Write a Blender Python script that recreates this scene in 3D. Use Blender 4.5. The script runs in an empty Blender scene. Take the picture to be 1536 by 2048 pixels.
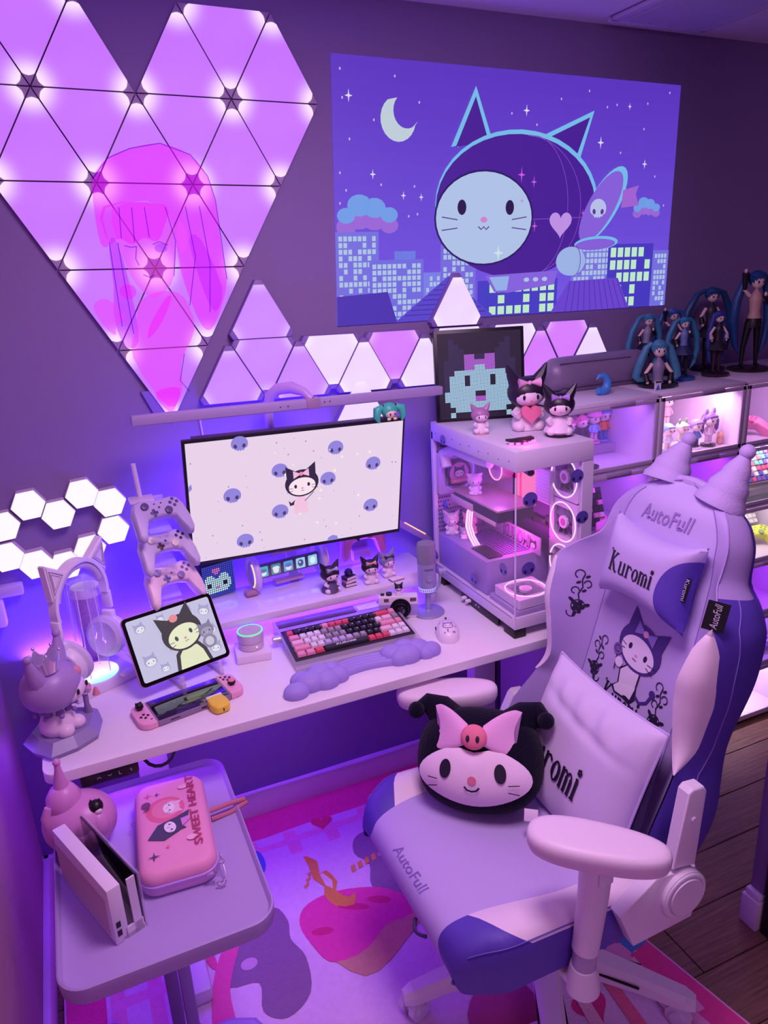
import bpy, bmesh, math, random
from mathutils import Vector, Matrix
from math import sin, cos, pi, radians as R
random.seed(7)
C = bpy.context.scene.collection
SC = bpy.context.scene

# ---------------------------------------------------------------- camera
def cam_axes(yaw, pitch, roll):
    cy, sy, cp, sp = cos(yaw), sin(yaw), cos(pitch), sin(pitch)
    f = Vector((sy*cp, cy*cp, sp)); r = Vector((cy, -sy, 0)); u = r.cross(f)
    return r*cos(roll)+u*sin(roll), u*cos(roll)-r*sin(roll), f
cd = bpy.data.cameras.new('camera'); cam = bpy.data.objects.new('camera', cd); C.objects.link(cam)
cr_, cu_, cf_ = cam_axes(0.394887, -0.319390, -0.052846)
M = Matrix.Identity(4)
for i in range(3):
    M[i][0] = cr_[i]; M[i][1] = cu_[i]; M[i][2] = -cf_[i]
M.translation = (0, -2.07885, 1.71647)
cam.matrix_world = M
cd.sensor_fit = 'AUTO'; cd.sensor_width = 36; cd.lens = 1495.53*36/2048
cd.clip_start = 0.02; cd.clip_end = 50
SC.camera = cam

# ---------------------------------------------------------------- colour management, world, lights
SC.view_settings.view_transform = 'Standard'; SC.view_settings.look = 'None'
SC.view_settings.exposure = 0.0; SC.view_settings.gamma = 1.0
SC.view_settings.use_curve_mapping = False
def lin(h):
    if isinstance(h, str):
        h = h.lstrip('#'); v = [int(h[i:i+2], 16)/255 for i in (0, 2, 4)]
    else: v = h
    return tuple((x/12.92 if x <= .04045 else ((x+.055)/1.055)**2.4) for x in v)
W = bpy.data.worlds.new('room_ambience'); SC.world = W; W.use_nodes = True
bg = W.node_tree.nodes['Background']; bg.inputs[0].default_value = (*lin('#c07ad8'), 1); bg.inputs[1].default_value = 0.11
def area(name, loc, target, size, power, col, size_y=None, spread=None):
    l = bpy.data.lights.new(name, 'AREA'); l.energy = power; l.color = lin(col); l.size = size
    if size_y: l.shape = 'RECTANGLE'; l.size_y = size_y
    if spread: l.spread = R(spread)
    o = bpy.data.objects.new(name, l); C.objects.link(o); o.location = loc
    o.rotation_euler = (Vector(target)-Vector(loc)).to_track_quat('-Z', 'Y').to_euler(); return o
# ceiling lamp of the room, in front of and above the desk
area('ceiling_lamp', (0.55, -1.15, 2.25), (0.6, -0.9, 0), 0.5, 18.5, '#f2c6ec')
area('rear_fill', (0.6, -3.2, 2.0), (0.9, -0.6, 0.6), 0.8, 9.0, '#dca6ee')  # unseen fill light from behind the camera
# violet strips: behind the desk, under the desk
area('strip_behind_desk', (0.33, -0.019, 0.738), (0.33, -0.010, 1.6), 1.1, 15.0, '#6236ff', 0.02)
area('strip_behind_monitor', (0.55, -0.115, 1.10), (0.55, 0.0, 1.14), 0.5, 7.0, '#6a3cff', 0.05)
area('strip_under_desk', (0.4, -0.10, 0.70), (0.5, -0.25, 0), 1.1, 6.0, '#9a3cff', 0.03)
area('strip_left_wall', (-0.24, -0.35, 0.72), (-0.29, -0.6, 0.2), 0.05, .8, '#7a38ff', 0.6)
area('strip_under_riser', (0.58, -0.17, 0.818), (0.58, -0.27, 0.745), 0.6, 1.0, '#f08cff', 0.02)
# ---------------------------------------------------------------- materials
_m = {}
def mat(col, rough=0.5, metal=0.0, emit=0.0, alpha=None, trans=0.0, bump=0.0, bscale=80, coat=0.0, spec=0.5, var=0.0, vscale=6, sheen=0.0):
    key = (col, rough, metal, emit, alpha, trans, bump, bscale, coat, spec, var, vscale, sheen)
    if key in _m: return _m[key]
    m = bpy.data.materials.new('mat_%s' % str(col).strip('#')); m.use_nodes = True; _m[key] = m
    nt = m.node_tree; b = nt.nodes['Principled BSDF']
    c = (*lin(col), 1)
    b.inputs['Base Color'].default_value = c
    b.inputs['Roughness'].default_value = rough; b.inputs['Metallic'].default_value = metal
    b.inputs['Specular IOR Level'].default_value = spec
    if coat: b.inputs['Coat Weight'].default_value = coat; b.inputs['Coat Roughness'].default_value = .08
    if sheen: b.inputs['Sheen Weight'].default_value = sheen
    if trans: b.inputs['Transmission Weight'].default_value = trans; b.inputs['IOR'].default_value = 1.3
    if alpha is not None: b.inputs['Alpha'].default_value = alpha
    if emit:
        b.inputs['Emission Color'].default_value = c; b.inputs['Emission Strength'].default_value = emit
        b.inputs['Base Color'].default_value = (0.01, 0.01, 0.01, 1)
    if var or bump:
        tc = nt.nodes.new('ShaderNodeTexCoord')
    if var:
        n = nt.nodes.new('ShaderNodeTexNoise'); n.inputs['Scale'].default_value = vscale; n.inputs['Detail'].default_value = 4
        nt.links.new(tc.outputs['Object'], n.inputs['Vector'])
        mx = nt.nodes.new('ShaderNodeMix'); mx.data_type = 'RGBA'
        mx.inputs[6].default_value = (*[x*(1-var) for x in c[:3]], 1); mx.inputs[7].default_value = (*[min(1, x*(1+var)) for x in c[:3]], 1)
        nt.links.new(n.outputs['Fac'], mx.inputs[0]); nt.links.new(mx.outputs[2], b.inputs['Base Color'])
    if bump:
        n2 = nt.nodes.new('ShaderNodeTexNoise'); n2.inputs['Scale'].default_value = bscale; n2.inputs['Detail'].default_value = 3
        nt.links.new(tc.outputs['Object'], n2.inputs['Vector'])
        bp = nt.nodes.new('ShaderNodeBump'); bp.inputs['Strength'].default_value = bump; bp.inputs['Distance'].default_value = .004
        nt.links.new(n2.outputs['Fac'], bp.inputs['Height']); nt.links.new(bp.outputs['Normal'], b.inputs['Normal'])
    return m
def glassy(col='#ffffff', a=.12, rough=.03):
    return mat(col, rough, alpha=a, spec=.6)
def glow(col, s=1.0): return mat(col, .5, emit=s)

# ---------------------------------------------------------------- mesh helpers
class MB:
    def __init__(s): s.bm = bmesh.new()
    def _x(s, vs, M):
        if M is not None: bmesh.ops.transform(s.bm, matrix=M, verts=vs)
    def box(s, c, d, b=0, seg=2, M=None):
        n = bmesh.ops.create_cube(s.bm, size=1); vs = n['verts']
        bmesh.ops.scale(s.bm, vec=d, verts=vs); bmesh.ops.translate(s.bm, vec=c, verts=vs)
        if b:
            es = list({e for v in vs for e in v.link_edges})
            r = bmesh.ops.bevel(s.bm, geom=es, offset=b, segments=seg, affect='EDGES', profile=.5, clamp_overlap=True)
            vs = [v for v in set(r['verts'])|{v for f in r['faces'] for v in f.verts} if v.is_valid]
            # bevel leaves the island connected: gather it
            seen = set(vs); st = list(vs)
            while st:
                v = st.pop()
                for e in v.link_edges:
                    w = e.other_vert(v)
                    if w not in seen: seen.add(w); st.append(w)
            vs = list(seen)
        s._x(vs, M); return s
    def cone(s, c, r1, r2, h, n=20, M=None, axis='Z', caps=True):
        g = bmesh.ops.create_cone(s.bm, cap_ends=caps, cap_tris=False, segments=n, radius1=r1, radius2=max(r2, 1e-5), depth=h)['verts']
        if axis == 'Y': bmesh.ops.rotate(s.bm, matrix=Matrix.Rotation(pi/2, 3, 'X'), verts=g)
        if axis == 'X': bmesh.ops.rotate(s.bm, matrix=Matrix.Rotation(pi/2, 3, 'Y'), verts=g)
        bmesh.ops.translate(s.bm, vec=c, verts=g); s._x(g, M); return s
    def cyl(s, c, r, h, n=20, M=None, axis='Z'): return s.cone(c, r, r, h, n, M, axis)
    def ell(s, c, r, u=16, v=10, M=None):
        if not hasattr(r, '__len__'): r = (r, r, r)
        g = bmesh.ops.create_uvsphere(s.bm, u_segments=u, v_segments=v, radius=1)['verts']
        bmesh.ops.scale(s.bm, vec=r, verts=g); bmesh.ops.translate(s.bm, vec=c, verts=g); s._x(g, M); return s
    def grid(s, rows, close_u=False, close_v=False):
        vv = [[s.bm.verts.new(p) for p in r] for r in rows]
        a = len(vv); b = len(vv[0])
        for i in range(a if close_v else a-1):
            for j in range(b if close_u else b-1):
                try: s.bm.faces.new((vv[i][j], vv[i][(j+1) % b], vv[(i+1) % a][(j+1) % b], vv[(i+1) % a][j]))
                except Exception: pass
        return vv
    def lathe(s, prof, n=24, c=(0, 0, 0), M=None, cap=True):
        rows = [[Vector((r*cos(2*pi*k/n)+c[0], r*sin(2*pi*k/n)+c[1], z+c[2])) for k in range(n)] for r, z in prof]
        vv = s.grid(rows, close_u=True)
        if cap:
            for r in (vv[0], vv[-1]):
                try: s.bm.faces.new(r)
                except Exception: pass
        s._x([v for r in vv for v in r], M); return s
    def prism(s, poly, z0, z1, M=None, b=0):
        lo = [s.bm.verts.new((x, y, z0)) for x, y in poly]; hi = [s.bm.verts.new((x, y, z1)) for x, y in poly]
        f1 = s.bm.faces.new(lo[::-1]); f2 = s.bm.faces.new(hi); n = len(poly)
        for i in range(n): s.bm.faces.new((lo[i], lo[(i+1) % n], hi[(i+1) % n], hi[i]))
        vs = lo+hi
        if b:
            es = list(f2.edges)+list(f1.edges)
            r = bmesh.ops.bevel(s.bm, geom=es, offset=b, segments=3, affect='EDGES', profile=.5, clamp_overlap=True)
            seen = {v for v in vs if v.is_valid}|set(r['verts']); st = list(seen)
            while st:
                v = st.pop()
                for e in v.link_edges:
                    w = e.other_vert(v)
                    if w not in seen: seen.add(w); st.append(w)
            vs = list(seen)
        s._x(vs, M); return s
    def tube(s, pts, r, n=8, M=None, closed=False, cap=True):
        pts = [Vector(p) for p in pts]; N = len(pts)
        rr = r if hasattr(r, '__len__') else [r]*N
        rows = []; up = Vector((0, 0, 1)); prev = None
        for i, p in enumerate(pts):
            if closed: t = pts[(i+1) % N]-pts[i-1]
            else: t = pts[min(i+1, N-1)]-pts[max(i-1, 0)]
            t.normalize()
            if prev is None:
                a = up.cross(t)
                if a.length < .1: a = Vector((1, 0, 0)).cross(t)
            else: a = prev-t*prev.dot(t)
            a.normalize(); prev = a; b = t.cross(a)
            rows.append([p+(a*cos(2*pi*k/n)+b*sin(2*pi*k/n))*rr[i] for k in range(n)])
        vv = s.grid(rows, close_u=True, close_v=closed)
        if cap and not closed:
            for q in (vv[0][::-1], vv[-1]):
                try: s.bm.faces.new(q)
                except Exception: pass
        s._x([v for q in vv for v in q], M); return s
    def torus(s, c, Rr, r, axis='Z', n=32, m=8, M=None, ry=None):
        pts = []
        for k in range(n):
            a = 2*pi*k/n; x = Rr*cos(a); y = (ry or Rr)*sin(a)
            pts.append({'Z': (c[0]+x, c[1]+y, c[2]), 'Y': (c[0]+x, c[1], c[2]+y), 'X': (c[0], c[1]+x, c[2]+y)}[axis])
        return s.tube(pts, r, m, M, closed=True)
    def build(s, name, m, parent=None, smooth=True, sub=0, loc=None, rot=None):
        bmesh.ops.recalc_face_normals(s.bm, faces=s.bm.faces[:])
        me = bpy.data.meshes.new(name); s.bm.to_mesh(me); s.bm.free()
        for mm in (m if isinstance(m, (list, tuple)) else [m]): me.materials.append(mm)
        if smooth:
            me.polygons.foreach_set('use_smooth', [True]*len(me.polygons))
            try: me.set_sharp_from_angle(angle=R(38))
            except Exception: pass
        o = bpy.data.objects.new(name, me); C.objects.link(o)
        if parent: o.parent = parent
        if loc: o.location = loc
        if rot: o.rotation_euler = rot
        if sub:
            md = o.modifiers.new('s', 'SUBSURF'); md.levels = sub; md.render_levels = sub
        return o
def thing(name, label, cat, loc=(0, 0, 0), rz=0, group=None, rot=None):
    o = bpy.data.objects.new(name, None); C.objects.link(o); o.empty_display_size = .02
    o.location = loc; o.rotation_euler = rot or (0, 0, rz); o['label'] = label; o['category'] = cat
    if group: o['group'] = group
    return o
def tag(o, label, cat, group=None, loc=None):
    o['label'] = label; o['category'] = cat
    if group: o['group'] = group
    if loc: o.location = loc
    return o
def struct(o): o['kind'] = 'structure'; return o
def lab(o, l): o['label'] = l; return o
def copyobj(o, parent=None, **k):
    c = o.copy(); C.objects.link(c)
    if parent is not None: c.parent = parent
    for a, v in k.items(): setattr(c, a, v)
    return c
def copytree(root, loc, label, group=None, rz=None, scale=None):
    r = root.copy(); C.objects.link(r); r.location = loc; r['label'] = label
    if group: r['group'] = group
    if rz is not None: r.rotation_euler = (0, 0, rz)
    if scale: r.scale = (scale,)*3
    for ch in list(root.children):
        c = ch.copy(); C.objects.link(c); c.parent = r
        for g in list(ch.children):
            d = g.copy(); C.objects.link(d); d.parent = c
    return r

# ---------------------------------------------------------------- flat print: shapes in (u, v), mapped on a surface
def ellp(cx, cy, rx, ry, rot=0, n=28, a0=0, a1=2*pi):
    full = abs(a1-a0-2*pi) < 1e-6
    ks = [a0+(a1-a0)*k/(n if full else n-1) for k in range(n)]
    return [(cx+rx*cos(a)*cos(rot)-ry*sin(a)*sin(rot), cy+rx*cos(a)*sin(rot)+ry*sin(a)*cos(rot)) for a in ks]
def heart2(cx, cy, s, rot=0):
    o = []
    for k in range(28):
        t = 2*pi*k/28; x = s*sin(t)**3; y = s*(13*cos(t)-5*cos(2*t)-2*cos(3*t)-cos(4*t))/16
        o.append((cx+x*cos(rot)-y*sin(rot), cy+x*sin(rot)+y*cos(rot)))
    return o
def star4(cx, cy, s, k=.22, sx=1):
    return [(cx+sx*s*(1 if i % 2 == 0 else k)*sin(i*pi/4), cy+s*(1 if i % 2 == 0 else k)*cos(i*pi/4)) for i in range(8)]
def strip(pts, w):
    ww = w if hasattr(w, '__len__') else [w]*len(pts)
    L = []; Rr = []
    for i, p in enumerate(pts):
        a = pts[max(i-1, 0)]; b = pts[min(i+1, len(pts)-1)]
        dx, dy = b[0]-a[0], b[1]-a[1]; l = math.hypot(dx, dy) or 1
        nx, ny = -dy/l*ww[i]/2, dx/l*ww[i]/2
        L.append((p[0]+nx, p[1]+ny)); Rr.append((p[0]-nx, p[1]-ny))
    return [[L[i], L[i+1], Rr[i+1], Rr[i]] for i in range(len(pts)-1)]
class Art:
    def __init__(s, step=.0002): s.items = []; s.step = step; s.layer = 0
    def poly(s, p, col, up=True):
        if up: s.layer += 1
        s.items.append((p, col, s.layer)); return s
    def polys(s, ps, col):
        s.layer += 1
        for p in ps: s.items.append((p, col, s.layer))
        return s
    def line(s, pts, w, col): return s.polys(strip(pts, w), col)
    def fanell(s, cx, cy, rx, ry, col, rot=0): return s.poly(ellp(cx, cy, rx, ry, rot), col)
    def skull(s, cx, cy, r, col, dark, rot=0, sx=1):
        def T(x, y): x *= sx; return (cx+r*(x*cos(rot)-y*sin(rot)), cy+r*(x*sin(rot)+y*cos(rot)))
        base = [(cos(a)*1.0, .16+sin(a)*.92) for a in [k*pi/12 for k in range(-2, 15)]]
        base += [(-.62, -.42), (-.5, -.62), (-.36, -.52), (-.25, -.74), (-.08, -.58), (.08, -.74), (.25, -.58), (.4, -.72), (.55, -.5), (.66, -.4)]
        s.poly([T(*p) for p in base], col)
        s.poly([T(*p) for p in ellp(-.5, -.12, .2, .26, .25, 14)], dark)
        s.poly([T(*p) for p in ellp(.5, -.12, .2, .26, -.25, 14)], dark, up=False); return s
    def cat(s, cx, cy, r, dark, pale, pink=None, rot=0, line='#2a2040', bow=None):
        """plain generic cat face: two pointed ears, pale muzzle, dot eyes, whiskers"""
        def T(x, y): return (cx+r*(x*cos(rot)-y*sin(rot)), cy+r*(x*sin(rot)+y*cos(rot)))
        for sg in (-1, 1): s.poly([T(*p) for p in ((sg*.92, .2), (sg*.95, 1.25), (sg*.28, .8))], dark, up=sg < 0)
        s.poly([T(*p) for p in ellp(0, 0, 1.08, .9)], dark)
        s.poly([T(*p) for p in ellp(0, -.22, .86, .58)], pale)
        for sg in (-1, 1):
            s.poly([T(*p) for p in ellp(sg*.42, -.16, .09, .13, 0, 12)], line, up=sg < 0)
        s.poly([T(*p) for p in ellp(0, -.34, .08, .055, 0, 10)], pink or '#f090b0')
        for sg in (-1, 1):
            for dy in (-.28, -.42): s.polys(strip([T(sg*.6, dy+.02), T(sg*1.0, dy+(.08 if dy > -.3 else -.06))], r*.03), line)
        s.polys(strip([T(-.1, -.47), T(-.05, -.52), T(0, -.47), T(.05, -.52), T(.1, -.47)], r*.03), line)
        if bow:
            for sg in (-1, 1): s.poly([T(*p) for p in ((0, .62), (sg*.5, .9), (sg*.5, .38))], bow, up=sg < 0)
            s.poly([T(*p) for p in ellp(0, .63, .13, .13, 0, 12)], pink or '#f090b0')
        return s
    def build(s, name, parent, mapf, mk=None, layer0=1):
        mk = mk or (lambda c: mat(c, .6)); bm = bmesh.new(); mats = []; idx = {}
        for p, col, ly in s.items:
            if col not in idx: idx[col] = len(mats); mats.append(mk(col))
            off = s.step*(ly+layer0)
            def face(vs):
                try: f = bm.faces.new(vs); f.material_index = idx[col]
                except Exception: pass
            if isinstance(p, tuple):   # a ready mesh (verts, faces)
                vs = [bm.verts.new(mapf(u, v, off)) for u, v in p[0]]
                for f in p[1]: face([vs[i] for i in f])
            elif len(p) >= 12 and isinstance(p, list):
                cx = sum(q[0] for q in p)/len(p); cy = sum(q[1] for q in p)/len(p)
                face([bm.verts.new(mapf(u, v, off)) for u, v in p])
            else: face([bm.verts.new(mapf(u, v, off)) for u, v in p])
        me = bpy.data.meshes.new(name); bm.to_mesh(me); bm.free()
        for m in mats: me.materials.append(m)
        o = bpy.data.objects.new(name, me); C.objects.link(o)
        if parent: o.parent = parent
        return o
def plane(O, U, V, N=None):
    O, U, V = Vector(O), Vector(U), Vector(V); N = Vector(N) if N else U.cross(V).normalized()
    return lambda u, v, off: O+U*u+V*v+N*off
def smoothp(p, k=3):
    o = []; n = len(p)
    for i in range(n):
        p0, p1, p2, p3 = p[i-1], p[i], p[(i+1) % n], p[(i+2) % n]
        for j in range(k):
            t = j/k; o.append(tuple(.5*((2*p1[a])+(-p0[a]+p2[a])*t+(2*p0[a]-5*p1[a]+4*p2[a]-p3[a])*t*t+(-p0[a]+3*p1[a]-3*p2[a]+p3[a])*t**3) for a in (0, 1)))
    return o
_tx = {}
def textmesh(txt, shear=0, bold=0, res=4, sp=1):
    k = (txt, shear, bold, sp)
    if k not in _tx:
        cu = bpy.data.curves.new('t', 'FONT'); cu.body = txt; cu.size = 1; cu.shear = shear; cu.offset = bold; cu.resolution_u = res
        cu.space_character = sp
        o = bpy.data.objects.new('t', cu); C.objects.link(o)
        bpy.context.view_layer.update()
        me = bpy.data.meshes.new_from_object(o.evaluated_get(bpy.context.evaluated_depsgraph_get()))
        vs = [(v.co.x, v.co.y) for v in me.vertices]; fs = [tuple(p.vertices) for p in me.polygons]
        bpy.data.objects.remove(o); bpy.data.curves.remove(cu); bpy.data.meshes.remove(me)
        x0 = min(v[0] for v in vs); x1 = max(v[0] for v in vs); y0 = min(v[1] for v in vs); y1 = max(v[1] for v in vs)
        _tx[k] = ([((x-x0)/(x1-x0)-.5, (y-y0)/(y1-y0)-.5) for x, y in vs], fs)
    return _tx[k]
def text_at(txt, cx, cy, w, h, rot=0, **k):
    vs, fs = textmesh(txt, **k)
    return ([(cx+x*w*cos(rot)-y*h*sin(rot), cy+x*w*sin(rot)+y*h*cos(rot)) for x, y in vs], fs)
# ornate serif lettering drawn with strokes (letters about 1 high)
def ornate():
    S = []
    def st(p, w): S.extend(strip(p, [x*1.3 for x in w] if hasattr(w, '__len__') else w*1.3))
    def arc(cx, cy, rx, ry, a, b, n=9): return [(cx+rx*cos(R(a+(b-a)*k/(n-1))), cy+ry*sin(R(a+(b-a)*k/(n-1)))) for k in range(n)]
    st([(.16, .0), (.16, 1.15)], .16); st([(.0, .0), (.34, .0)], .06); st([(.0, 1.15), (.34, 1.18)], .06); st(arc(-.02, 1.2, .1, .1, 200, -60), .045)
    st([(.2, .55), (.4, .85), (.62, 1.15)], [.05, .07, .1]); st([(.48, 1.12), (.78, 1.12)], .05)
    st([(.3, .68), (.45, .38), (.6, .1), (.75, -.02), (.88, .04)], [.06, .15, .15, .1, .03])
    def stem(x, t=.72, b=0, w=.13): st([(x, b), (x, t)], w); st([(x-.1, t), (x+.06, t+.02)], .05)
    x = 1.0; stem(x+.1, b=.12); st(arc(x+.28, .14, .18, .14, 180, 330), [.13, .12, .1, .09, .08, .07, .06, .05, .05]); stem(x+.48); st([(x+.46, 0), (x+.62, .02)], .05)
    x = 1.72; stem(x+.1); st([(x-.02, 0), (x+.24, 0)], .05); st(arc(x+.28, .5, .16, .2, 170, 40), .07); S.append(ellp(x+.42, .6, .07, .07, 0, 10))
    x = 2.3; st(arc(x+.25, .36, .2, .34, 0, 360, 17), [.13 if i in (0, 1, 2, 7, 8, 9, 14, 15, 16) else .07 for i in range(17)])
    x = 2.88; stem(x+.1); st(arc(x+.25, .5, .14, .2, 170, 0), .07); stem(x+.39, t=.5); st(arc(x+.53, .5, .14, .2, 170, 0), .07); stem(x+.67, t=.5)
    for q in (.1, .39, .67): st([(x+q-.1, 0), (x+q+.1, 0)], .05)
    x = 3.75; stem(x+.1); st([(x-.02, 0), (x+.24, 0)], .05)
    for k in range(5): S.append(ellp(x+.1+.08*cos(k*2*pi/5), .98+.08*sin(k*2*pi/5), .065, .065, 0, 8))
    return [[((u-2.0)/4.1, (v-.5)/1.2) for u, v in p] for p in S]
ORN = ornate()
def ornate_at(cx, cy, w, h, rot=0):
    return [[(cx+x*w*cos(rot)-y*h*sin(rot), cy+x*w*sin(rot)+y*h*cos(rot)) for x, y in p] for p in ORN]
def rose_vine(cx, cy, s, flip=1, rot=0):
    S = []
    def T(x, y): x *= flip; return (cx+s*(x*cos(rot)-y*sin(rot)), cy+s*(x*sin(rot)+y*cos(rot)))
    def arc(ax, ay, r, a, b, n=9): return [T(ax+r*cos(R(a+(b-a)*k/(n-1))), ay+r*sin(R(a+(b-a)*k/(n-1)))) for k in range(n)]
    for k in range(5): S.append([T(*p) for p in ellp(.17*cos(k*1.257), .17*sin(k*1.257), .15, .12, k*1.257, 10)])
    S.extend(strip(arc(0, 0, .32, 0, 300, 14), s*.05))
    for a in (20, 140, 250): S.append([T(*p) for p in ellp(.42*cos(R(a)), .42*sin(R(a)), .17, .08, R(a), 10)])
    S.extend(strip([T(0, .3), T(-.1, .6), T(.02, .95), T(-.08, 1.3), T(-.02, 1.6)], s*.06))
    S.extend(strip(arc(-.25, .75, .16, 0, 270), s*.05)); S.extend(strip(arc(.2, 1.15, .17, 180, -90), s*.05)); S.extend(strip(arc(-.22, 1.55, .2, 0, 250), s*.05))
    S.extend(strip(arc(-.3, -.35, .2, 30, -200), s*.05))
    for p in ((.12, .8), (-.2, 1.15), (.12, 1.5)): S.append([T(*q) for q in ellp(p[0], p[1], .12, .06, .6, 8)])
    return S
def rrect(cx, cy, w, h, r, n=6):
    o = []
    for sx, sy, a in ((1, 1, 0), (-1, 1, 90), (-1, -1, 180), (1, -1, 270)):
        for k in range(n+1):
            t = R(a+90*k/n); o.append((cx+sx*(w/2-r)+r*cos(t), cy+sy*(h/2-r)+r*sin(t)))
    return o
def lerpt(tab, x):
    if x <= tab[0][0]: return tab[0][1]
    n = len(tab)
    if x >= tab[-1][0]: return tab[-1][1]
    d = [(tab[i+1][1]-tab[i][1])/(tab[i+1][0]-tab[i][0]) for i in range(n-1)]
    def m(i):
        if i == 0: return d[0]
        if i == n-1: return d[-1]
        return 0 if d[i-1]*d[i] <= 0 else 2*d[i-1]*d[i]/(d[i-1]+d[i])
    for i in range(n-1):
        if x <= tab[i+1][0]:
            h = tab[i+1][0]-tab[i][0]; t = (x-tab[i][0])/h
            return (2*t**3-3*t*t+1)*tab[i][1]+(t**3-2*t*t+t)*h*m(i)+(3*t*t-2*t**3)*tab[i+1][1]+(t**3-t*t)*h*m(i+1)
# colour words used again and again
WHITE, LAV, PUR, DARK, BLK, PINK = '#f2ecf6', '#bba4e6', '#5a46b0', '#1c1530', '#0c0a12', '#f2a6cc'
# ================================================================ ROOM
wallm = mat('#8c78a8', .85, bump=.15, bscale=300, spec=.2)
t_ = -0.0276
def WP(x, z, y=0):   # a point on the back wall is written as it is measured
    return (x, y, z)
struct(MB().box((1.35, .05, 1.19), (3.9, .1, 2.4)).build('wall_back', wallm))
struct(MB().box((-.34, -1.5, 1.19), (.1, 3.1, 2.4)).build('wall_left', mat('#b0829a', .9, bump=.3, bscale=220, spec=.15)))  # pink light on this wall is put into its base colour
# ceiling with its slight fall to the right, and the vent
cl = MB().box((0, 0, 0), (4.3, 3.4, .08)).build('ceiling', mat('#e6dcea', .9, spec=.1)); cl.location = (1.5, -1.45, 2.405); cl.rotation_euler = (0, .0235, 0); struct(cl)
v = thing('ceiling_vent', 'long slatted air vent grille in the ceiling at top right', 'vent', (1.80, -.30, 2.348), 0, rot=(0, .0235, 0))
MB().box((0, .225, 0), (.36, .03, .012), .003).box((0, -.225, 0), (.36, .03, .012), .003).box((-.165, 0, 0), (.03, .45, .012), .003).box((.165, 0, 0), (.03, .45, .012), .003).build('frame', mat('#cfc0d6', .6), v)
MB().box((0, 0, .006), (.3, .42, .002)).build('recess', mat('#1c1424', .9), v)
sl = MB().box((0, 0, 0), (.012, .42, .010), M=Matrix.Rotation(R(35), 4, 'Y')).build('slat', mat('#b0a0bc', .6), v); sl.location = (-.14, 0, -.002)
for k in range(1, 13): copyobj(sl, v, location=(-.14+k*.0233, 0, -.002))
# floor planks
def woodmat():
    m = mat('#6a4436', .5, spec=.3); m = m.copy(); m.name = 'mat_floor_wood'; nt = m.node_tree; b = nt.nodes['Principled BSDF']
    tc = nt.nodes.new('ShaderNodeTexCoord'); mp = nt.nodes.new('ShaderNodeMapping'); mp.inputs['Scale'].default_value = (1.2, 26, 1)
    oi = nt.nodes.new('ShaderNodeObjectInfo'); ad = nt.nodes.new('ShaderNodeVectorMath'); ad.operation = 'ADD'
    n = nt.nodes.new('ShaderNodeTexNoise'); n.inputs['Scale'].default_value = 5; n.inputs['Detail'].default_value = 8; n.inputs['Roughness'].default_value = .65
    cr = nt.nodes.new('ShaderNodeValToRGB'); cr.color_ramp.elements[0].color = (*lin('#5c3e38'), 1); cr.color_ramp.elements[1].color = (*lin('#92705f'), 1)
    cr.color_ramp.elements[0].position = .3; cr.color_ramp.elements[1].position = .72
    nt.links.new(tc.outputs['Object'], ad.inputs[0]); nt.links.new(oi.outputs['Location'], ad.inputs[1]); nt.links.new(ad.outputs[0], mp.inputs[0])
    nt.links.new(mp.outputs[0], n.inputs['Vector']); nt.links.new(n.outputs['Fac'], cr.inputs[0]); nt.links.new(cr.outputs[0], b.inputs['Base Color'])
    return m
wd = woodmat()
fl = struct(MB().box((1.35, -1.5, -.035), (3.9, 3.2, .03)).build('floor', mat('#2c1c1c', .9)))
pk = MB().box((0, 0, 0), (1.197, .1495, .02), .0012, 1).build('plank', wd, fl, smooth=False)
ys = [-.007-.152*k for k in range(20)]; first = True
offs = [-.17, .62, .62, .03, .03, .42, .62, .22, -.17, .42]
for k, y in enumerate(ys):
    o = {0: -.58, 1: .03, 2: .03, 3: .62-1.2+1.2, 4: .62}.get(k, offs[k % 10])
    for i in range(-2, 4):
        x = o+i*1.2
        if x+.6 < -.29 or x-.6 > 3.3: continue
        loc = (x, y-.076, -.0105)
        if first: pk.location = loc; first = False
        else: copyobj(pk, fl, location=loc)
bbm = mat('#e6dcea', .5)
struct(MB().box((1.35, -.009, .05), (3.9, .018, .1), .003).build('baseboard_back', bbm))
struct(MB().box((-.281, -1.5, .05), (.018, 3.0, .1), .003).build('baseboard_left', bbm))
cbl = MB().tube([(x, -.022-.003*sin(x*9), .106+.004*sin(x*7)) for x in [-.25+.07*k for k in range(21)]], .007, 8).build('cable_cover', mat('#d8ccf0', .5)); tag(cbl, 'pale cable running along the top of the skirting behind the desk', 'cable')
# partition corner on the right with its skirting, and the black door edge before it
struct(MB().box((1.60, -1.017, 1.18), (.31, .040, 2.34), .002).build('wall_right', mat('#8f7fa8', .9)))
bt = MB()
bt.box((1.590, -1.015, .045), (.33, .052, .09), .002).box((1.592, -1.016, .100), (.322, .046, .02), .004)
struct(bt.build('baseboard_right', bbm))
d_ = MB().box((1.61, -1.068, 1.0), (.345, .045, 2.0), .003).build('door_1', mat('#0c080e', .6)); struct(d_)

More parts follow.
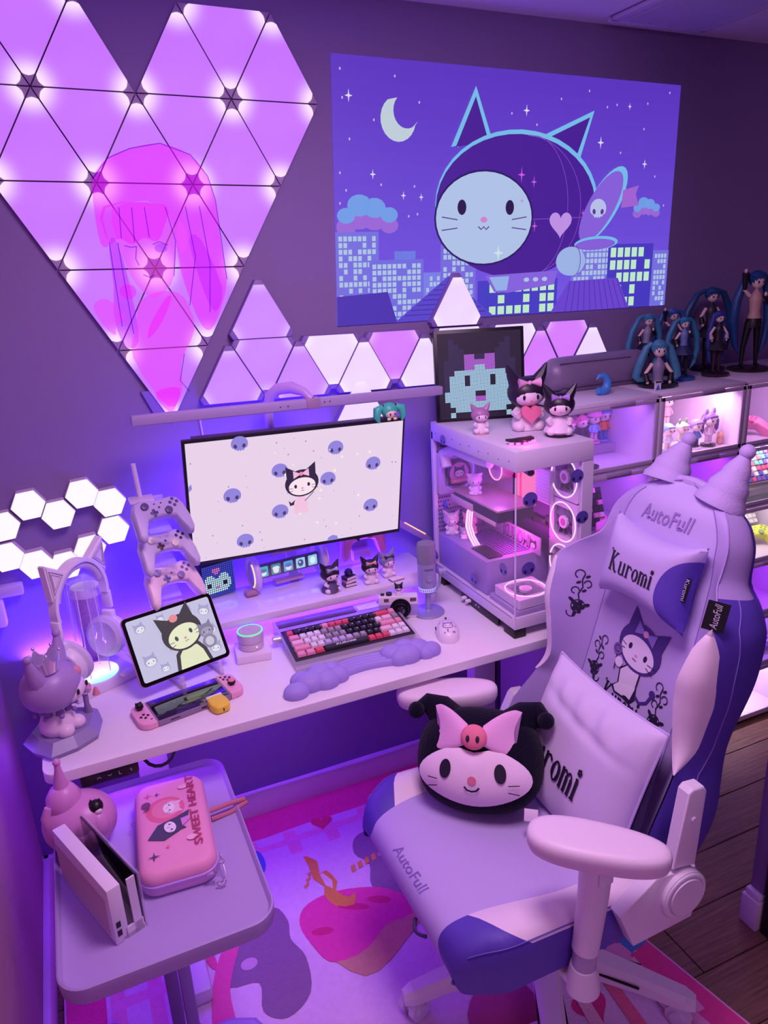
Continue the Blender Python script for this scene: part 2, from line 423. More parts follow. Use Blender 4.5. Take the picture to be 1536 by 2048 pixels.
# ================================================================ DESK
dk = thing('desk', 'white desk with a thin laminate top, the long worktop under the monitor', 'desk', (.5, -.3, 0))
wt = mat('#f0e8f2', .38, spec=.4)
MB().prism(rrect(.035, -.012, 1.42, .556, .03), .72, .745, b=.002).build('desktop', wt, dk)
legm = mat('#e6def0', .45)
for x, nm in ((-.45, 'l'), (.55, 'r')):
    lg = MB().box((x, .02, .37), (.075, .05, .66), .004).box((x, .02, .30), (.06, .04, .5), .004).build('leg', legm, dk)
    MB().box((x, -.03, .035), (.075, .58, .045), .012).build('foot', legm, dk)
MB().box((.05, .02, .70), (1.0, .05, .035), .004).build('crossbar', legm, dk)
ct = MB().box((-.548, -.268, .703), (.12, .03, .034), .006).build('control_panel', mat(BLK, .3), dk)
a = Art()
for k, sh in enumerate(([(-.004, -.002), (0, .002), (.004, -.002)], [(-.004, .002), (0, -.002), (.004, .002)], [(-.003, .004), (-.003, -.004), (.002, -.004)], [(0, .004), (-.002, 0), (.002, 0), (0, -.004)])):
    a.line([(-.022+k*.022+x, y) for x, y in sh], .0014, '#cfc8e0')
a.build('button_icons', ct, plane((-.548, -.2832, .703), (1, 0, 0), (0, 0, 1), (0, -1, 0)))
MB().tube([(.06+.5-.5+.035*sin(t)-.0, -.2+.02*cos(t), .71-.03*(1-cos(t))) for t in [2*pi*k/16 for k in range(17)]], .004, 6).build('cable_loop', mat(BLK, .5), dk, loc=(-.5, -.02, .01))
cb = MB().tube([(1.100, -.282, .716), (1.104, -.285, .66), (1.101, -.282, .58), (1.106, -.275, .46), (1.104, -.25, .32)], .006, 6).build('hanging_cable', mat(BLK, .5)); tag(cb, 'black cable hanging down beside the right desk leg', 'cable')

# riser
rs = thing('monitor_riser', 'long low glossy white shelf standing on the desk under the monitor', 'shelf', (.592, -.137, .745))
MB().box((0, 0, .077), (.68, .212, .022), .002).build('shelf_top', mat('#e9dcf2', .12, spec=.7, coat=.5), rs)
for x in (-.32, .32): MB().box((x, 0, .033), (.016, .200, .066), .002).build('side_panel', mat('#e6d8f0', .25), rs)

# ================================================================ WALL LIGHTS
def panelmat(name, base, hot, s, hotk=9.0, kb=.92):
    m = bpy.data.materials.new(name); m.use_nodes = True; nt = m.node_tree; b = nt.nodes['Principled BSDF']
    b.inputs['Base Color'].default_value = (.05, .05, .05, 1); b.inputs['Roughness'].default_value = .6
    tc = nt.nodes.new('ShaderNodeTexCoord'); acc = None; h = s*math.sqrt(3)/2
    for p in ((-s/2, 0, -h/3), (s/2, 0, -h/3), (0, 0, 2*h/3)):
        d = nt.nodes.new('ShaderNodeVectorMath'); d.operation = 'DISTANCE'; nt.links.new(tc.outputs['Object'], d.inputs[0]); d.inputs[1].default_value = p
        r = nt.nodes.new('ShaderNodeMapRange'); r.inputs[1].default_value = s*.11; r.inputs[2].default_value = s*.46; r.inputs[3].default_value = 1; r.inputs[4].default_value = 0; r.interpolation_type = 'SMOOTHSTEP'
        nt.links.new(d.outputs['Value'], r.inputs[0])
        pw = nt.nodes.new('ShaderNodeMath'); pw.operation = 'POWER'; nt.links.new(r.outputs[0], pw.inputs[0]); pw.inputs[1].default_value = 3.2
        if acc is None: acc = pw
        else:
            a_ = nt.nodes.new('ShaderNodeMath'); a_.operation = 'ADD'; nt.links.new(acc.outputs[0], a_.inputs[0]); nt.links.new(pw.outputs[0], a_.inputs[1]); acc = a_
    ad = nt.nodes.new('ShaderNodeMix'); ad.data_type = 'RGBA'
    n = nt.nodes.new('ShaderNodeTexNoise'); n.inputs['Scale'].default_value = 4/s*.3; 
    nt.links.new(tc.outputs['Object'], n.inputs['Vector'])
    mx = nt.nodes.new('ShaderNodeMix'); mx.data_type = 'RGBA'; mx.inputs[6].default_value = (*lin(base[0]), 1); mx.inputs[7].default_value = (*lin(base[1]), 1)
    nt.links.new(n.outputs['Fac'], mx.inputs[0]); nt.links.new(mx.outputs[2], ad.inputs[6]); ad.inputs[7].default_value = (*lin(hot), 1)
    nt.links.new(acc.outputs[0], ad.inputs[0]); nt.links.new(ad.outputs[2], b.inputs['Emission Color']); b.inputs['Emission Strength'].default_value = 1.0
    return m
s = .22955; H_ = s*math.sqrt(3)/2; ct_, st_ = cos(t_), sin(t_)
def LW(a, k):
    x = (a-2)*s; z = k*H_; return (.25589+x*ct_-z*st_, 1.33853+x*st_+z*ct_)
ups = [(1.5, 1), (1, 2), (2, 2), (.5, 3), (1.5, 3), (2.5, 3), (0, 4), (1, 4), (2, 4), (3, 4)]
dns = [(2, 0), (1.5, 1), (2.5, 1), (1, 2), (2, 2), (3, 2), (.5, 3), (1.5, 3), (2.5, 3), (3.5, 3), (1, 4), (3, 4)]
TS = math.sqrt(3)
def tri_panel(size, cut, dmat, bmat, th=.012):
    """a triangular light panel: backing body and the raised glowing diffuser with cut corners"""
    h = size*TS/2; g = .0022
    P = [(-size/2, -h/3), (size/2, -h/3), (0, 2*h/3)]
    body = MB(); k = 1-g/size*2
    body.prism([(x*k, y*k) for x, y in P], 0, th, M=Matrix.Rotation(pi/2, 4, 'X'), b=.001)
    P2 = [(x*(1-.028*.23/size), y*(1-.028*.23/size)) for x, y in P]; poly = []
    for i in range(3):
        c = Vector(P2[i]); a_ = Vector(P2[i-1]); b_ = Vector(P2[(i+1) % 3])
        e1 = c+(a_-c).normalized()*cut; e2 = c+(b_-c).normalized()*cut
        cc = (e1+e2)/2; inn = -c.normalized()
        poly.append(tuple(e1))
        if cut > size*.09:
            for q in (.25, .5, .75):
                m_ = e1.lerp(e2, q); poly.append(tuple(m_+inn*(-cut*.16)*sin(pi*q)*-1*-1))
        poly.append(tuple(e2))
    return body, poly
pm = panelmat('mat_panel_violet', ('#bb66ff', '#cc78ff'), '#ffe4ff', s)
bodym = mat('#a890b8', .5)
hg = 'large violet triangle light panels of the wall heart'
def make_tri():
    r = thing('triangle_light', 'x', 'wall light', (0, 0, 0), group=hg)
    body, poly = tri_panel(s, .026, pm, bodym)
    bo = body.build('panel_body', bodym, r)
    dif = MB().prism(poly, .012, .0145, M=Matrix.Rotation(pi/2, 4, 'X')).build('diffuser', pm, r, smooth=False)
    return r
pr = make_tri(); cnt = 0
rowname = ['lowest', 'second', 'third', 'fourth', 'top']
for isup, lst in ((True, ups), (False, dns)):
    for a_, k in lst:
        if isup: pts = [LW(a_, k), LW(a_+1, k), LW(a_+.5, k+1)]
        else: pts = [LW(a_, k), LW(a_-.5, k+1), LW(a_+.5, k+1)]
        cx = sum(p[0] for p in pts)/3; cz = sum(p[1] for p in pts)/3
        o = pr if cnt == 0 else copytree(pr, (0, 0, 0), '')
        o.location = (cx, -.001, cz); o.rotation_euler = (0, -t_+(0 if isup else pi), 0)
        col_ = sorted([q+.5 for q, kk in ups if kk == k]+[q for q, kk in dns if kk == k]).index(a_+(.5 if isup else 0))
        o['label'] = 'violet wall heart triangle pointing %s, in the %s row, %s from left' % ('up' if isup else 'down', ['lowest', 'second lowest', 'middle', 'second highest', 'highest'][k], ['first', 'second', 'third', 'fourth', 'fifth', 'sixth', 'seventh'][col_])
        cnt += 1
# small mount block at the tip
mb_ = MB().prism([(-.035, .03), (-.005, -.045), (.03, -.045), (.03, .03)], 0, .01, M=Matrix.Rotation(pi/2, 4, 'X')).build('panel_mount', mat('#8a70c8', .6)); tag(mb_, 'small flat bracket on the wall at the lower tip of the heart of panels', 'bracket', loc=(.222, -.001, 1.40))

# small strip of triangle panels
s2 = .1955; h2 = .164
pm2 = {'lilac': panelmat('mat_small_lilac', ('#bf78ff', '#cf8cff'), '#f2d8ff', s2), 'white': panelmat('mat_small_white', ('#e6c8ff', '#f3deff'), '#ffffff', s2), 'pink': panelmat('mat_small_pink', ('#d070ff', '#d884ff'), '#f8c8ff', s2)}
bodym2 = mat('#8d74b8', .5); g2 = 'small triangle light panels in a zigzag row'
def zt(x): return 1.5415-.0145*(x-.5)/.55*1.0
protos = {}
def small_tri(x, z, up, kind, label, th=.03):
    label = label
    if kind not in protos:
        r = thing('triangle_light', label, 'wall light', (0, 0, 0), group=g2)
        body, poly = tri_panel(s2, .0, None, None, th)
        h = s2*TS/2; P = [(-s2/2, -h/3), (s2/2, -h/3), (0, 2*h/3)]; c_ = .028; poly = []; poly2 = []
        for i in range(3):
            c = Vector(P[i])*.97; a1 = Vector(P[i-1]); b1 = Vector(P[(i+1) % 3])
            poly.append(tuple(c+(a1-c).normalized()*c_)); poly.append(tuple(c+(b1-c).normalized()*c_))
            c = Vector(P[i])*.985
            poly2.append(tuple(c+(a1-c).normalized()*.016)); poly2.append(tuple(c+(b1-c).normalized()*.016))
        body.bm.free()
        MB().prism(poly2, 0, th-.002, M=Matrix.Rotation(pi/2, 4, 'X'), b=.001).build('panel_body', bodym2, r)
        MB().prism([(x_*.985, y_*.985) for x_, y_ in poly], th-.003, th, M=Matrix.Rotation(pi/2, 4, 'X')).build('diffuser', pm2[kind], r, smooth=False)
        protos[kind] = r; o = r
    else: o = copytree(protos[kind], (0, 0, 0), label)
    o.location = (x, -.001, z); o.rotation_euler = (0, .026+(0 if up else pi), 0); o['label'] = label
    return o
# vertices measured on the wall: upper row z 1.537 -> 1.525, lower row 1.38 -> 1.365
zu = lambda x: 1.544-.026*(x-.42); zl = lambda x: zu(x)-.168
small_tri(.524, zu(.52)+.168/3, True, 'lilac', 'small lilac triangle light on top of the zigzag row at its left end')
seq = [(.425, 1, 'lilac'), (.524, 0, 'lilac'), (.622, 1, 'lilac'), (.72, 0, 'white'), (.817, 1, 'white'), (.915, 0, 'pink'), (1.013, 1, 'white')]
nm = ['first', 'second', 'third', 'fourth', 'fifth', 'sixth', 'seventh']
for i, (x, up, kd) in enumerate(seq):
    z = zl(x)+.168/3 if up else zu(x)-.168/3
    small_tri(x, z, up, kd, 'small %s triangle light pointing %s, %s in the row above the monitor' % (kd, 'up' if up else 'down', nm[i]))
small_tri(1.128, zu(1.13)+.003+.168/3-.05*0, True, 'white', 'small white triangle light peeking up behind the black pixel display')
seq = [(1.132, 0, 'white'), (1.23, 1, 'white'), (1.328, 0, 'white'), (1.427, 1, 'pink'), (1.53, 0, 'pink'), (1.632, 1, 'white')]
for i, (x, up, kd) in enumerate(seq):
    z = zl(x)+.168/3 if up else zu(x)-.168/3
    small_tri(x, z, up, kd, 'small %s triangle light pointing %s, %s right of the pixel display' % (kd, 'up' if up else 'down', nm[i]))
small_tri(.80, 1.31, True, 'white', 'small white triangle light half hidden behind the top edge of the monitor')
# hexagon lights
hx = thing('hexagon_light', 'x', 'wall light', (0, 0, 0), group='white hexagon wall lights in a ring'); rh = .0425
hp = [(rh*cos(R(60*k+4)), rh*sin(R(60*k+4))) for k in range(6)]
MB().prism(hp, 0, .028, M=Matrix.Rotation(pi/2, 4, 'X')).build('housing', mat('#e0d0e4', .5), hx, smooth=False)
MB().prism([(x*.97, y*.97) for x, y in hp], .028, .031, M=Matrix.Rotation(pi/2, 4, 'X')).build('diffuser', glow('#fff4ff', 1.05), hx, smooth=False)
hpos = [(-.132, 1.176, 'second in the upper row'), (-.066, 1.139, 'third in the upper row, dipping into the ring'), (-.001, 1.185, 'highest of the ring'), (.064, 1.150, 'upper one at the right end'), (.061, 1.073, 'rightmost of the ring, below the upper right one'), (-.006, 1.031, 'lower right one under the gap'), (-.072, .997, 'lowest one, half behind the headphones'), (-.141, 1.014, 'third from the left in the lower row'), (-.206, 1.048, 'second from the left in the lower row'), (-.200, 1.130, 'leftmost one at the picture edge')]
for i, (x, z, l) in enumerate(hpos):
    o = hx if i == 0 else copytree(hx, (0, 0, 0), '')
    o.location = (x, -.001, z); o['label'] = 'white glowing hexagon wall light, '+l
# plug adapters under the hexagons and the cyan lamp at the left edge
t = MB().box((0, 0, 0), (.06, .03, .03), .004).build('power_adapter', mat('#cdb8e4', .5)); tag(t, 'lilac power adapter block on the wall under the hexagon lights', 'adapter', loc=(-.215, -.02, .955))
t = MB().box((0, 0, 0), (.05, .035, .075), .008).build('smart_plug', mat('#d6c4ec', .5)); tag(t, 'rounded white plug on the wall left of the headphones', 'plug', loc=(-.262, -.03, .90))
t = thing('round_wall_lamp', 'small glowing cyan round lamp at the far left edge of the wall', 'wall light', (-.282, -.02, 1.47))
MB().cyl((0, 0, 0), .05, .03, 24, axis='Y').build('housing', mat('#8aa0b0', .5), t); MB().cyl((0, -.016, 0), .044, .004, 24, axis='Y').build('diffuser', glow('#38e8f0', 1.1), t)
# cable from light bar
c_ = MB().tube([(.33, -.004, 1.36), (.335, -.006, 1.25), (.32, -.006, 1.1), (.30, -.006, .98)], .003, 6).build('wall_cable', mat('#cdb8f0', .5)); tag(c_, 'thin pale cable hanging on the wall left of the monitor', 'cable')
# ================================================================ GAMING CHAIR
def noded(m, name):
    m = m.copy(); m.name = name; return m, m.node_tree, m.node_tree.nodes['Principled BSDF']
cwL = mat('#c4b2e8', .55, bump=.12, bscale=900, spec=.35)
cwL2 = mat('#b8a2e0', .55, bump=.12, bscale=900, spec=.35)
cwW = mat('#f3e2f0', .5, bump=.08, bscale=900, spec=.35)
cwP = mat('#5b45b4', .5, bump=.12, bscale=900, spec=.4)
cwD = mat('#2a1c52', .6)
plW = mat('#ece2f0', .38, spec=.5)
YC = -.905; CR = Vector((.80, YC, 0))
ch = thing('gaming_chair', 'lavender and white gaming chair with purple sides and embroidered backrest', 'chair', CR)
NL = tuple(-CR)
def BK(u, h, f): return Vector((1+.2522*h-.9677*f, YC-u, .5+.9677*h+.2522*f))
wT = [(-.08, .20), (0, .245), (.1, .258), (.25, .238), (.42, .256), (.5, .25), (.55, .225), (.60, .18), (.66, .172), (.70, .152), (.735, .115), (.755, .07), (.765, .025)]
pT = [(-.08, .08), (0, .12), (.1, .11), (.25, .062), (.36, .09), (.42, .105), (.5, .095), (.56, .055), (.61, .022), (.68, .012), (.765, -.02)]
aT = [(-.08, .15), (0, .155), (.3, .148), (.5, .142), (.6, .14), (.66, .135), (.70, .12), (.735, .09), (.755, .055), (.765, .02)]
fT = [(-.08, .03), (.05, .03), (.16, .018), (.3, .0), (.5, .0), (.58, .004), (.64, .022), (.7, .022), (.74, .0), (.765, -.025)]
kT = [(-.08, -.09), (.5, -.09), (.7, -.085), (.765, -.055)]
def w_(h): return lerpt(wT, h)
def p_(h): return lerpt(pT, h)
def a_(h): return lerpt(aT, h)
def f_(h): return lerpt(fT, h)
def k_(h): return lerpt(kT, h)
def center(u, h):
    a = a_(h); t = min(1, abs(u)/max(a, 1e-4)); return f_(h)*(1-t*t*.6)
HS = [-.08+.845*k/70 for k in range(71)]
def bez(p0, p1, p2, t): return p0*(1-t)**2+p1*2*t*(1-t)+p2*t*t
def sec(h, side, t0, t1, n, seam=0):
    """points round the padded section; t 0..1 inner wing, 1..2 white stripe, 2..3 outer side"""
    a, w, p, f = a_(h), w_(h), p_(h), center(a_(h), h); k = k_(h); out = []
    ws = .046*max(0, min(1, (h-.21)/.15))**.8*max(0, min(1, (.520-h)/.12))**.8
    g_ = min(1, ws/.02); A = Vector((a, f)); B = Vector((w-.006-.014*g_-ws*.6, p)); Cc = Vector((w-.004+.008*g_, p-.002-.016*g_-ws*.8)); D = Vector((w-.012, k+.02))
    for i in range(n):
        t = t0+(t1-t0)*i/(n-1)
        if t <= 1: q = bez(A, Vector((a+(w-a)*.45, f+.1*(p-f))), B, t)
        elif t <= 2: q = bez(B, Vector((w+.002, p+.004)), Cc, t-1)
        else: q = bez(Cc, Vector((w+.010, (p+k)/2-.02)), D, t-2)
        out.append((q.x*side, q.y))
    return out
def strip_mesh(fn, name, m, hs=HS, grp=ch):
    b = MB(); b.grid([[BK(u, h, f) for u, f in fn(h)] for h in hs]); return b.build(name, m, grp, loc=NL)
strip_mesh(lambda h: [(a_(h)*(-1+2*i/20), center(a_(h)*(-1+2*i/20), h)) for i in range(21)], 'backrest_panel', cwL)
bk = strip_mesh(lambda h: [(-(w_(h)-.012), k_(h)+.02)]+[((w_(h)-.02)*(-1+2*i/10), k_(h)) for i in range(11)]+[((w_(h)-.012), k_(h)+.02)], 'backrest_rear', cwP)
hsW = [h for h in HS if h < .575]; hsT = [h for h in HS if h > .56]
for sd in (1, -1):
    strip_mesh(lambda h: sec(h, sd, 0, 1, 10), 'side_wing', cwL2)
    lab(strip_mesh(lambda h: sec(h, sd, 1, 2, 7), 'wing_stripe', cwW, [h for h in HS if .20 < h < .525]), 'white stripe')
    strip_mesh(lambda h: sec(h, sd, 1, 2, 7), 'headrest_edge', cwL2, [h for h in HS if h > .505])
    lab(strip_mesh(lambda h: sec(h, sd, 2, 3, 7), 'wing_outer_side', cwP, hsW), 'dark purple outer side')
    strip_mesh(lambda h: sec(h, sd, 2, 3, 7), 'headrest_gusset', cwL2, hsT)
# stitched seams
sm = MB()
for sd in (1, -1):
    sm.tube([BK(sd*a_(h), h, center(a_(h), h)+.0005) for h in HS[3:-3]], .0011, 5)
    sm.tube([BK(sec(h, sd, 2.35, 2.35, 2)[0][0]*1.004, h, sec(h, sd, 2.35, 2.35, 2)[0][1]) for h in hsW], .0011, 5)
sm.build('seam', mat('#8a74c4', .7), ch, loc=NL)
CBK = lambda df=0: (lambda u, h, off: BK(u, h, center(u, h)+off+.0015+df)-CR)
A = Art(.00012); tm = text_at('AutoFull', 0, .682, .150, .036, shear=.25, bold=.008, sp=1.05)
A.poly(tm, '#9a80c4').build('embossed_lettering', ch, CBK())
Art(.00012).polys(ornate_at(-.004, .236, .118, .05), '#241a3c').build('embroidered_lettering', ch, CBK())
for x_, h_, f__ in ((-.112, .272, -1), (.100, .245, 1)): Art(.00012).polys(rose_vine(x_, h_, .050, f__), '#241a3c').build('embroidered_rose', ch, CBK())
# generic embroidered kitten with a big bow holding a rose
A = Art(.00012); K = '#4a2f84'; O = '#2a1a44'
A.poly([(-.012, .33), (-.035, .31), (-.03, .275), (-.045, .262), (-.03, .25), (.0, .25), (.022, .245), (.035, .262), (.028, .29), (.03, .325)], O)
A.poly([(-.010, .328), (-.031, .308), (-.026, .277), (-.038, .264), (-.028, .254), (-.0, .254), (.02, .249), (.03, .262), (.024, .29), (.026, .325)], '#efe4fa')
A.line([(.028, .272), (.048, .262), (.066, .272), (.074, .292)], .007, K); A.poly(ellp(.075, .297, .009, .009), K)
A.cat(.008, .376, .062, K, '#efe4fa', '#e8a0c8', -.22, O, bow='#8f7ccc')
A.line([(-.052, .345), (-.05, .30)], .003, O); A.poly(ellp(-.053, .35, .014, .014), '#7d5fa8'); A.line(ellp(-.053, .35, .008, .008, n=10), .002, O); A.poly(ellp(-.04, .322, .012, .012), '#efe4fa')
A.build('embroidered_kitten', ch, CBK(), lambda c: mat(c, .6))
# wing roses follow the inner wing
def WN(sd):
    def g(t, h, off):
        (u, f) = sec(h, sd, t, t, 2)[0]; return BK(u, h, f+off*1.6+.002)-CR
    return g
A = Art(.00012); A.polys([[(.34-(x)*1.0, y) for x, y in p] for p in [[((q[0])*8.5, q[1]) for q in pp] for pp in rose_vine(-.018, .400, .052, 1)]], '#241a3c')
A.build('wing_embroidery', ch, WN(-1))
# black woven tag on the right wing
def TG(u, v, off):
    q0 = sec(.548, 1, 1.95, 1.95, 2)[0]; q1 = sec(.548, 1, 1.2, 1.2, 2)[0]; c = ((q0[0]+q1[0])/2+.016, (q0[1]+q1[1])/2+.020)
    return BK(c[0]+u*.040*.72, .55+v*.058, c[1]-u*.040*.70+off)-CR
A = Art(.0002); A.polys([[(-.5+i/6, -.5), (-.5+(i+1)/6, -.5), (-.5+(i+1)/6, .5), (-.5+i/6, .5)] for i in range(6)], BLK); 
A.poly(text_at('AutoFull', .0, 0, .85, .35, rot=pi/2, shear=.2), '#d8d0e8'); lab(A.build('woven_tag', ch, TG), 'black woven tag')
# headrest ear cover: two soft horn-like ears on a band
ec = thing('ear_cover', 'lavender fabric band with two soft pointed ears on top of the chair headrest', 'headrest cover', BK(0, .765, -.04))
EL = tuple(-BK(0, .765, -.04)); efm = mat('#bfa8e4', .7, bump=.3, bscale=200, sheen=.3)
MB().tube([BK(sin(t)*(.146), .615+.150*cos(t)**.8 if cos(t) > 0 else .615, -.028+.0) for t in [R(-88+176*k/28) for k in range(29)]], .012, 8).build('band', efm, ec, loc=EL)
for (b0, b1, tip, mid) in (((-.125, .725), (-.035, .772), (-.062, .845), (-.082, .80)), ((.035, .768), (.115, .700), (.093, .848), (.085, .79))):
    m_ = MB(); c0 = ((b0[0]+b1[0])/2, (b0[1]+b1[1])/2); pts = []; rr = []
    for k in range(11):
        t = k/10; u = c0[0]*(1-t)**2+mid[0]*2*t*(1-t)+tip[0]*t*t; h = c0[1]*(1-t)**2+mid[1]*2*t*(1-t)+tip[1]*t*t
        pts.append(BK(u, h, -.035-.015*t)); rr.append((.044*(1-t)**.85+.0105)*(1+.06*sin(t*19)))
    m_.tube(pts, rr, 16); m_.ell(BK(tip[0]*1.02, tip[1]+.006, -.05), .0165, 14, 10)
    m_.build('ear', efm, ec, loc=EL)

# neck pillow
def pillow_surf(wd, ht, th, conc, e=.55, n=30, m=22):
    def P(s, t, sg):
        x = s*wd/2*(1-conc*.5*(1-t*t)); y = t*ht/2*(1-conc*(1-s*s)); z = sg*th*((1-s**4)*(1-t**4))**e
        return Vector((x, y, z))
    return P
def pillow_mb(P, n=34, m=24):
    b = MB()
    for sg in (1, -1): b.grid([[P(-1+2*i/n, -1+2*j/m, sg) for i in range(n+1)] for j in range(m+1)])
    bmesh.ops.remove_doubles(b.bm, verts=b.bm.verts[:], dist=1e-5); return b
npc = BK(.006, .562, .035)
npil = thing('neck_pillow', 'lavender neck pillow with black lettering strapped to the chair headrest', 'cushion', npc)
Mx = Matrix(((0, .2522, -.9677), (-1, 0, 0), (0, .9677, .2522))).to_4x4()   # local x -> -y, y -> up, z -> forward
Mr = Matrix.Rotation(R(-1), 4, 'Z')
PS = pillow_surf(.270, .195, .052, .26)
m2, nt, b2 = noded(cwL, 'mat_neck_pillow'); tc = nt.nodes.new('ShaderNodeTexCoord'); vm = nt.nodes.new('ShaderNodeVectorMath'); vm.operation = 'MULTIPLY_ADD'
vm.inputs[1].default_value = (1/.078, 1/.088, 0); vm.inputs[2].default_value = (-.150/.078, 0.02/.088, 0); ln = nt.nodes.new('ShaderNodeVectorMath'); ln.operation = 'LENGTH'
nt.links.new(tc.outputs['Object'], vm.inputs[0]); nt.links.new(vm.outputs[0], ln.inputs[0]); lt = nt.nodes.new('ShaderNodeMath'); lt.operation = 'LESS_THAN'; lt.inputs[1].default_value = 1
nt.links.new(ln.outputs['Value'], lt.inputs[0]); mx_ = nt.nodes.new('ShaderNodeMix'); mx_.data_type = 'RGBA'; mx_.inputs[6].default_value = (*lin('#c4b2e8'), 1); mx_.inputs[7].default_value = (*lin('#5b45b4'), 1)
nt.links.new(lt.outputs[0], mx_.inputs[0]); nt.links.new(mx_.outputs[2], b2.inputs['Base Color'])
po = pillow_mb(PS).build('pillow_body', m2, npil); po.matrix_basis = Mx@Mr
def on_pillow(P, wd, ht, conc):
    def g(u, v, off):
        s = u/(wd/2); t = v/(ht/2)
        for _ in range(4): s = u/(wd/2*(1-conc*.5*(1-t*t))); t = v/(ht/2*(1-conc*(1-s*s)))
        s = max(-.98, min(.98, s)); t = max(-.98, min(.98, t))
        q = P(s, t, 1); return Vector((u, v, q.z+off+.0012))
    return g
A = Art(.0001); A.polys(ornate_at(-.004, -.004, .136, .044), '#1d1530')
o = A.build('embroidered_lettering', npil, on_pillow(PS, .270, .195, .26)); o.matrix_basis = Mx@Mr
tg = MB().box((.118, .0, .012), (.014, .052, .003), .001).build('side_tag', mat(BLK, .5), npil); tg.matrix_basis = Mx@Mr
o = Art(.0002).poly(text_at('Kuromi', .118, 0, .046, .010, rot=-pi/2), '#d8d0e8').build('tag_lettering', npil, lambda u, v, f: Vector((u, v, .0138+f))); o.matrix_basis = Mx@Mr
for sd in (-1, 1): MB().tube([BK(sd*.045+.012*cos(t)*1, .655+.018*sin(t), .012+.012*sin(t)) for t in [pi*k/10 for k in range(11)]], .0018, 6).build('elastic_loop', cwL2, npil, loc=tuple(-npc))

# seat cushion
ST = [(.590, .398), (.535, .398), (.503, .408), (.486, .432), (.486, .462), (.500, .486), (.530, .499), (.58, .504), (.65, .502), (.74, .498), (.83, .496), (.92, .497), (1.03, .500)]
def seat_w(i):
    x, z = ST[i]; k = min(1, max(0, (x-.484)/.10))
    w = .222+.056*(k**.6) if i > 3 else .225
    return w
def seat_pt(i, q):
    """q 0..1 centre->inner seam, 1..2 bolster, 2..3 rim to lower edge"""
    x, z = ST[i]; w = seat_w(i); a1 = min(w-.045, .166+.034*min(1, max(0, (x-.5)/.25))) if i > 3 else .18
    top = max(0, min(1, (i-4)/3)); cr = .016*top
    if q <= 1: return (x, a1*q, z+.004*top*q*q)
    if q <= 2:
        t = q-1; u = a1+(w-.018-a1)*t; return (x+.004*top*(t-0)*0, u, z+.004*top+cr*sin(pi*t*.75)-.004*t*(1-top))
    t = q-2; zl = .396; zz = z+.004*top+cr*sin(pi*.75)-.004*(1-top)
    u = w-.018+.022*sin(min(1, t*1.6)*pi/2)-.016*max(0, t-.4)
    return (x, u, zz+(zl-zz)*(1-cos(t*pi/2))) if top > 0 else (x, u, zz+(zl-zz)*t*.6)
import bisect
def smooth_idx(n=44):
    out = []
    for k in range(n+1): out.append(k*(len(ST)-1)/n)
    return out
def seat_s(s, q, sd):
    i = int(min(s, len(ST)-2)); t = s-i
    def c(j): return Vector(seat_pt(max(0, min(len(ST)-1, j)), q))
    p0, p1, p2, p3 = c(i-1), c(i), c(i+1), c(i+2)
    p = .5*((2*p1)+(-p0+p2)*t+(2*p0-5*p1+4*p2-p3)*t*t+(-p0+3*p1-3*p2+p3)*t**3)
    return Vector((p.x, YC-sd*p.y, p.z))
SI = smooth_idx(56)
def seat_part(name, m, qf, si=SI, n=8, sides=(1, -1)):
    b = MB()
    for sd in sides: b.grid([[seat_s(s_, qf(s_)[0]+(qf(s_)[1]-qf(s_)[0])*j/(n-1), sd) for j in range(n)] for s_ in si])
    bmesh.ops.remove_doubles(b.bm, verts=b.bm.verts[:], dist=1e-6); return b.build(name, m, ch, loc=NL)
seat_part('seat_cushion', cwL, lambda s: (0, 1), n=12)
def cq(s):   # outer limit of the white stripe: opens behind the front corner
    return 1+1.35*max(0, min(1, (s-6.55)/1.1))**.6
for sd in (1, -1):
    lab(seat_part('seat_bolster', cwW, lambda s: (1, cq(s)), [s for s in SI if s > 6.34], sides=(sd,)), 'white bolster')
    lab(seat_part('seat_side', cwP, lambda s: (cq(s), 3), n=12, sides=(sd,)), 'dark purple side')
b = MB()
for sd in (1, -1): b.tube([seat_s(s_, 2.28, sd)+Vector((0, -sd*.001, .0008)) for s_ in SI if s_ > 5.2], .0012, 5)
b.build('seat_piping', mat('#6e5ac4', .6), ch, loc=NL)
MB().box((.79, YC, .388), (.44, .43, .025), .008).build('seat_pan', cwD, ch, loc=NL)
def SF(u, v, off):   # front nose lettering
    s = 4.7+v/.045*1.0; p = seat_s(s, abs(u)/.175, 1 if u > 0 else -1); p2 = seat_s(s+.1, abs(u)/.175, 1 if u > 0 else -1)
    n = (p2-p).cross(Vector((0, -1, 0))).normalized(); 
    if n.x > 0: n = -n
    return p+n*(off+.001)-CR
Art(.00012).poly(text_at('AutoFull', .0, .024, .15, .034, shear=.2, bold=.004), '#8a70c0').build('seat_lettering', ch, SF)
MB().tube([(.483, YC-.075+.0*t, .415)+Vector((0, 0, 0)) if False else Vector((.487-.012*sin(pi*t), YC-.06-.05*t, .418-.004*sin(pi*t))) for t in [k/8 for k in range(9)]], .004, 6).build('front_pull_loop', mat('#3a2a60', .6), ch, loc=NL)

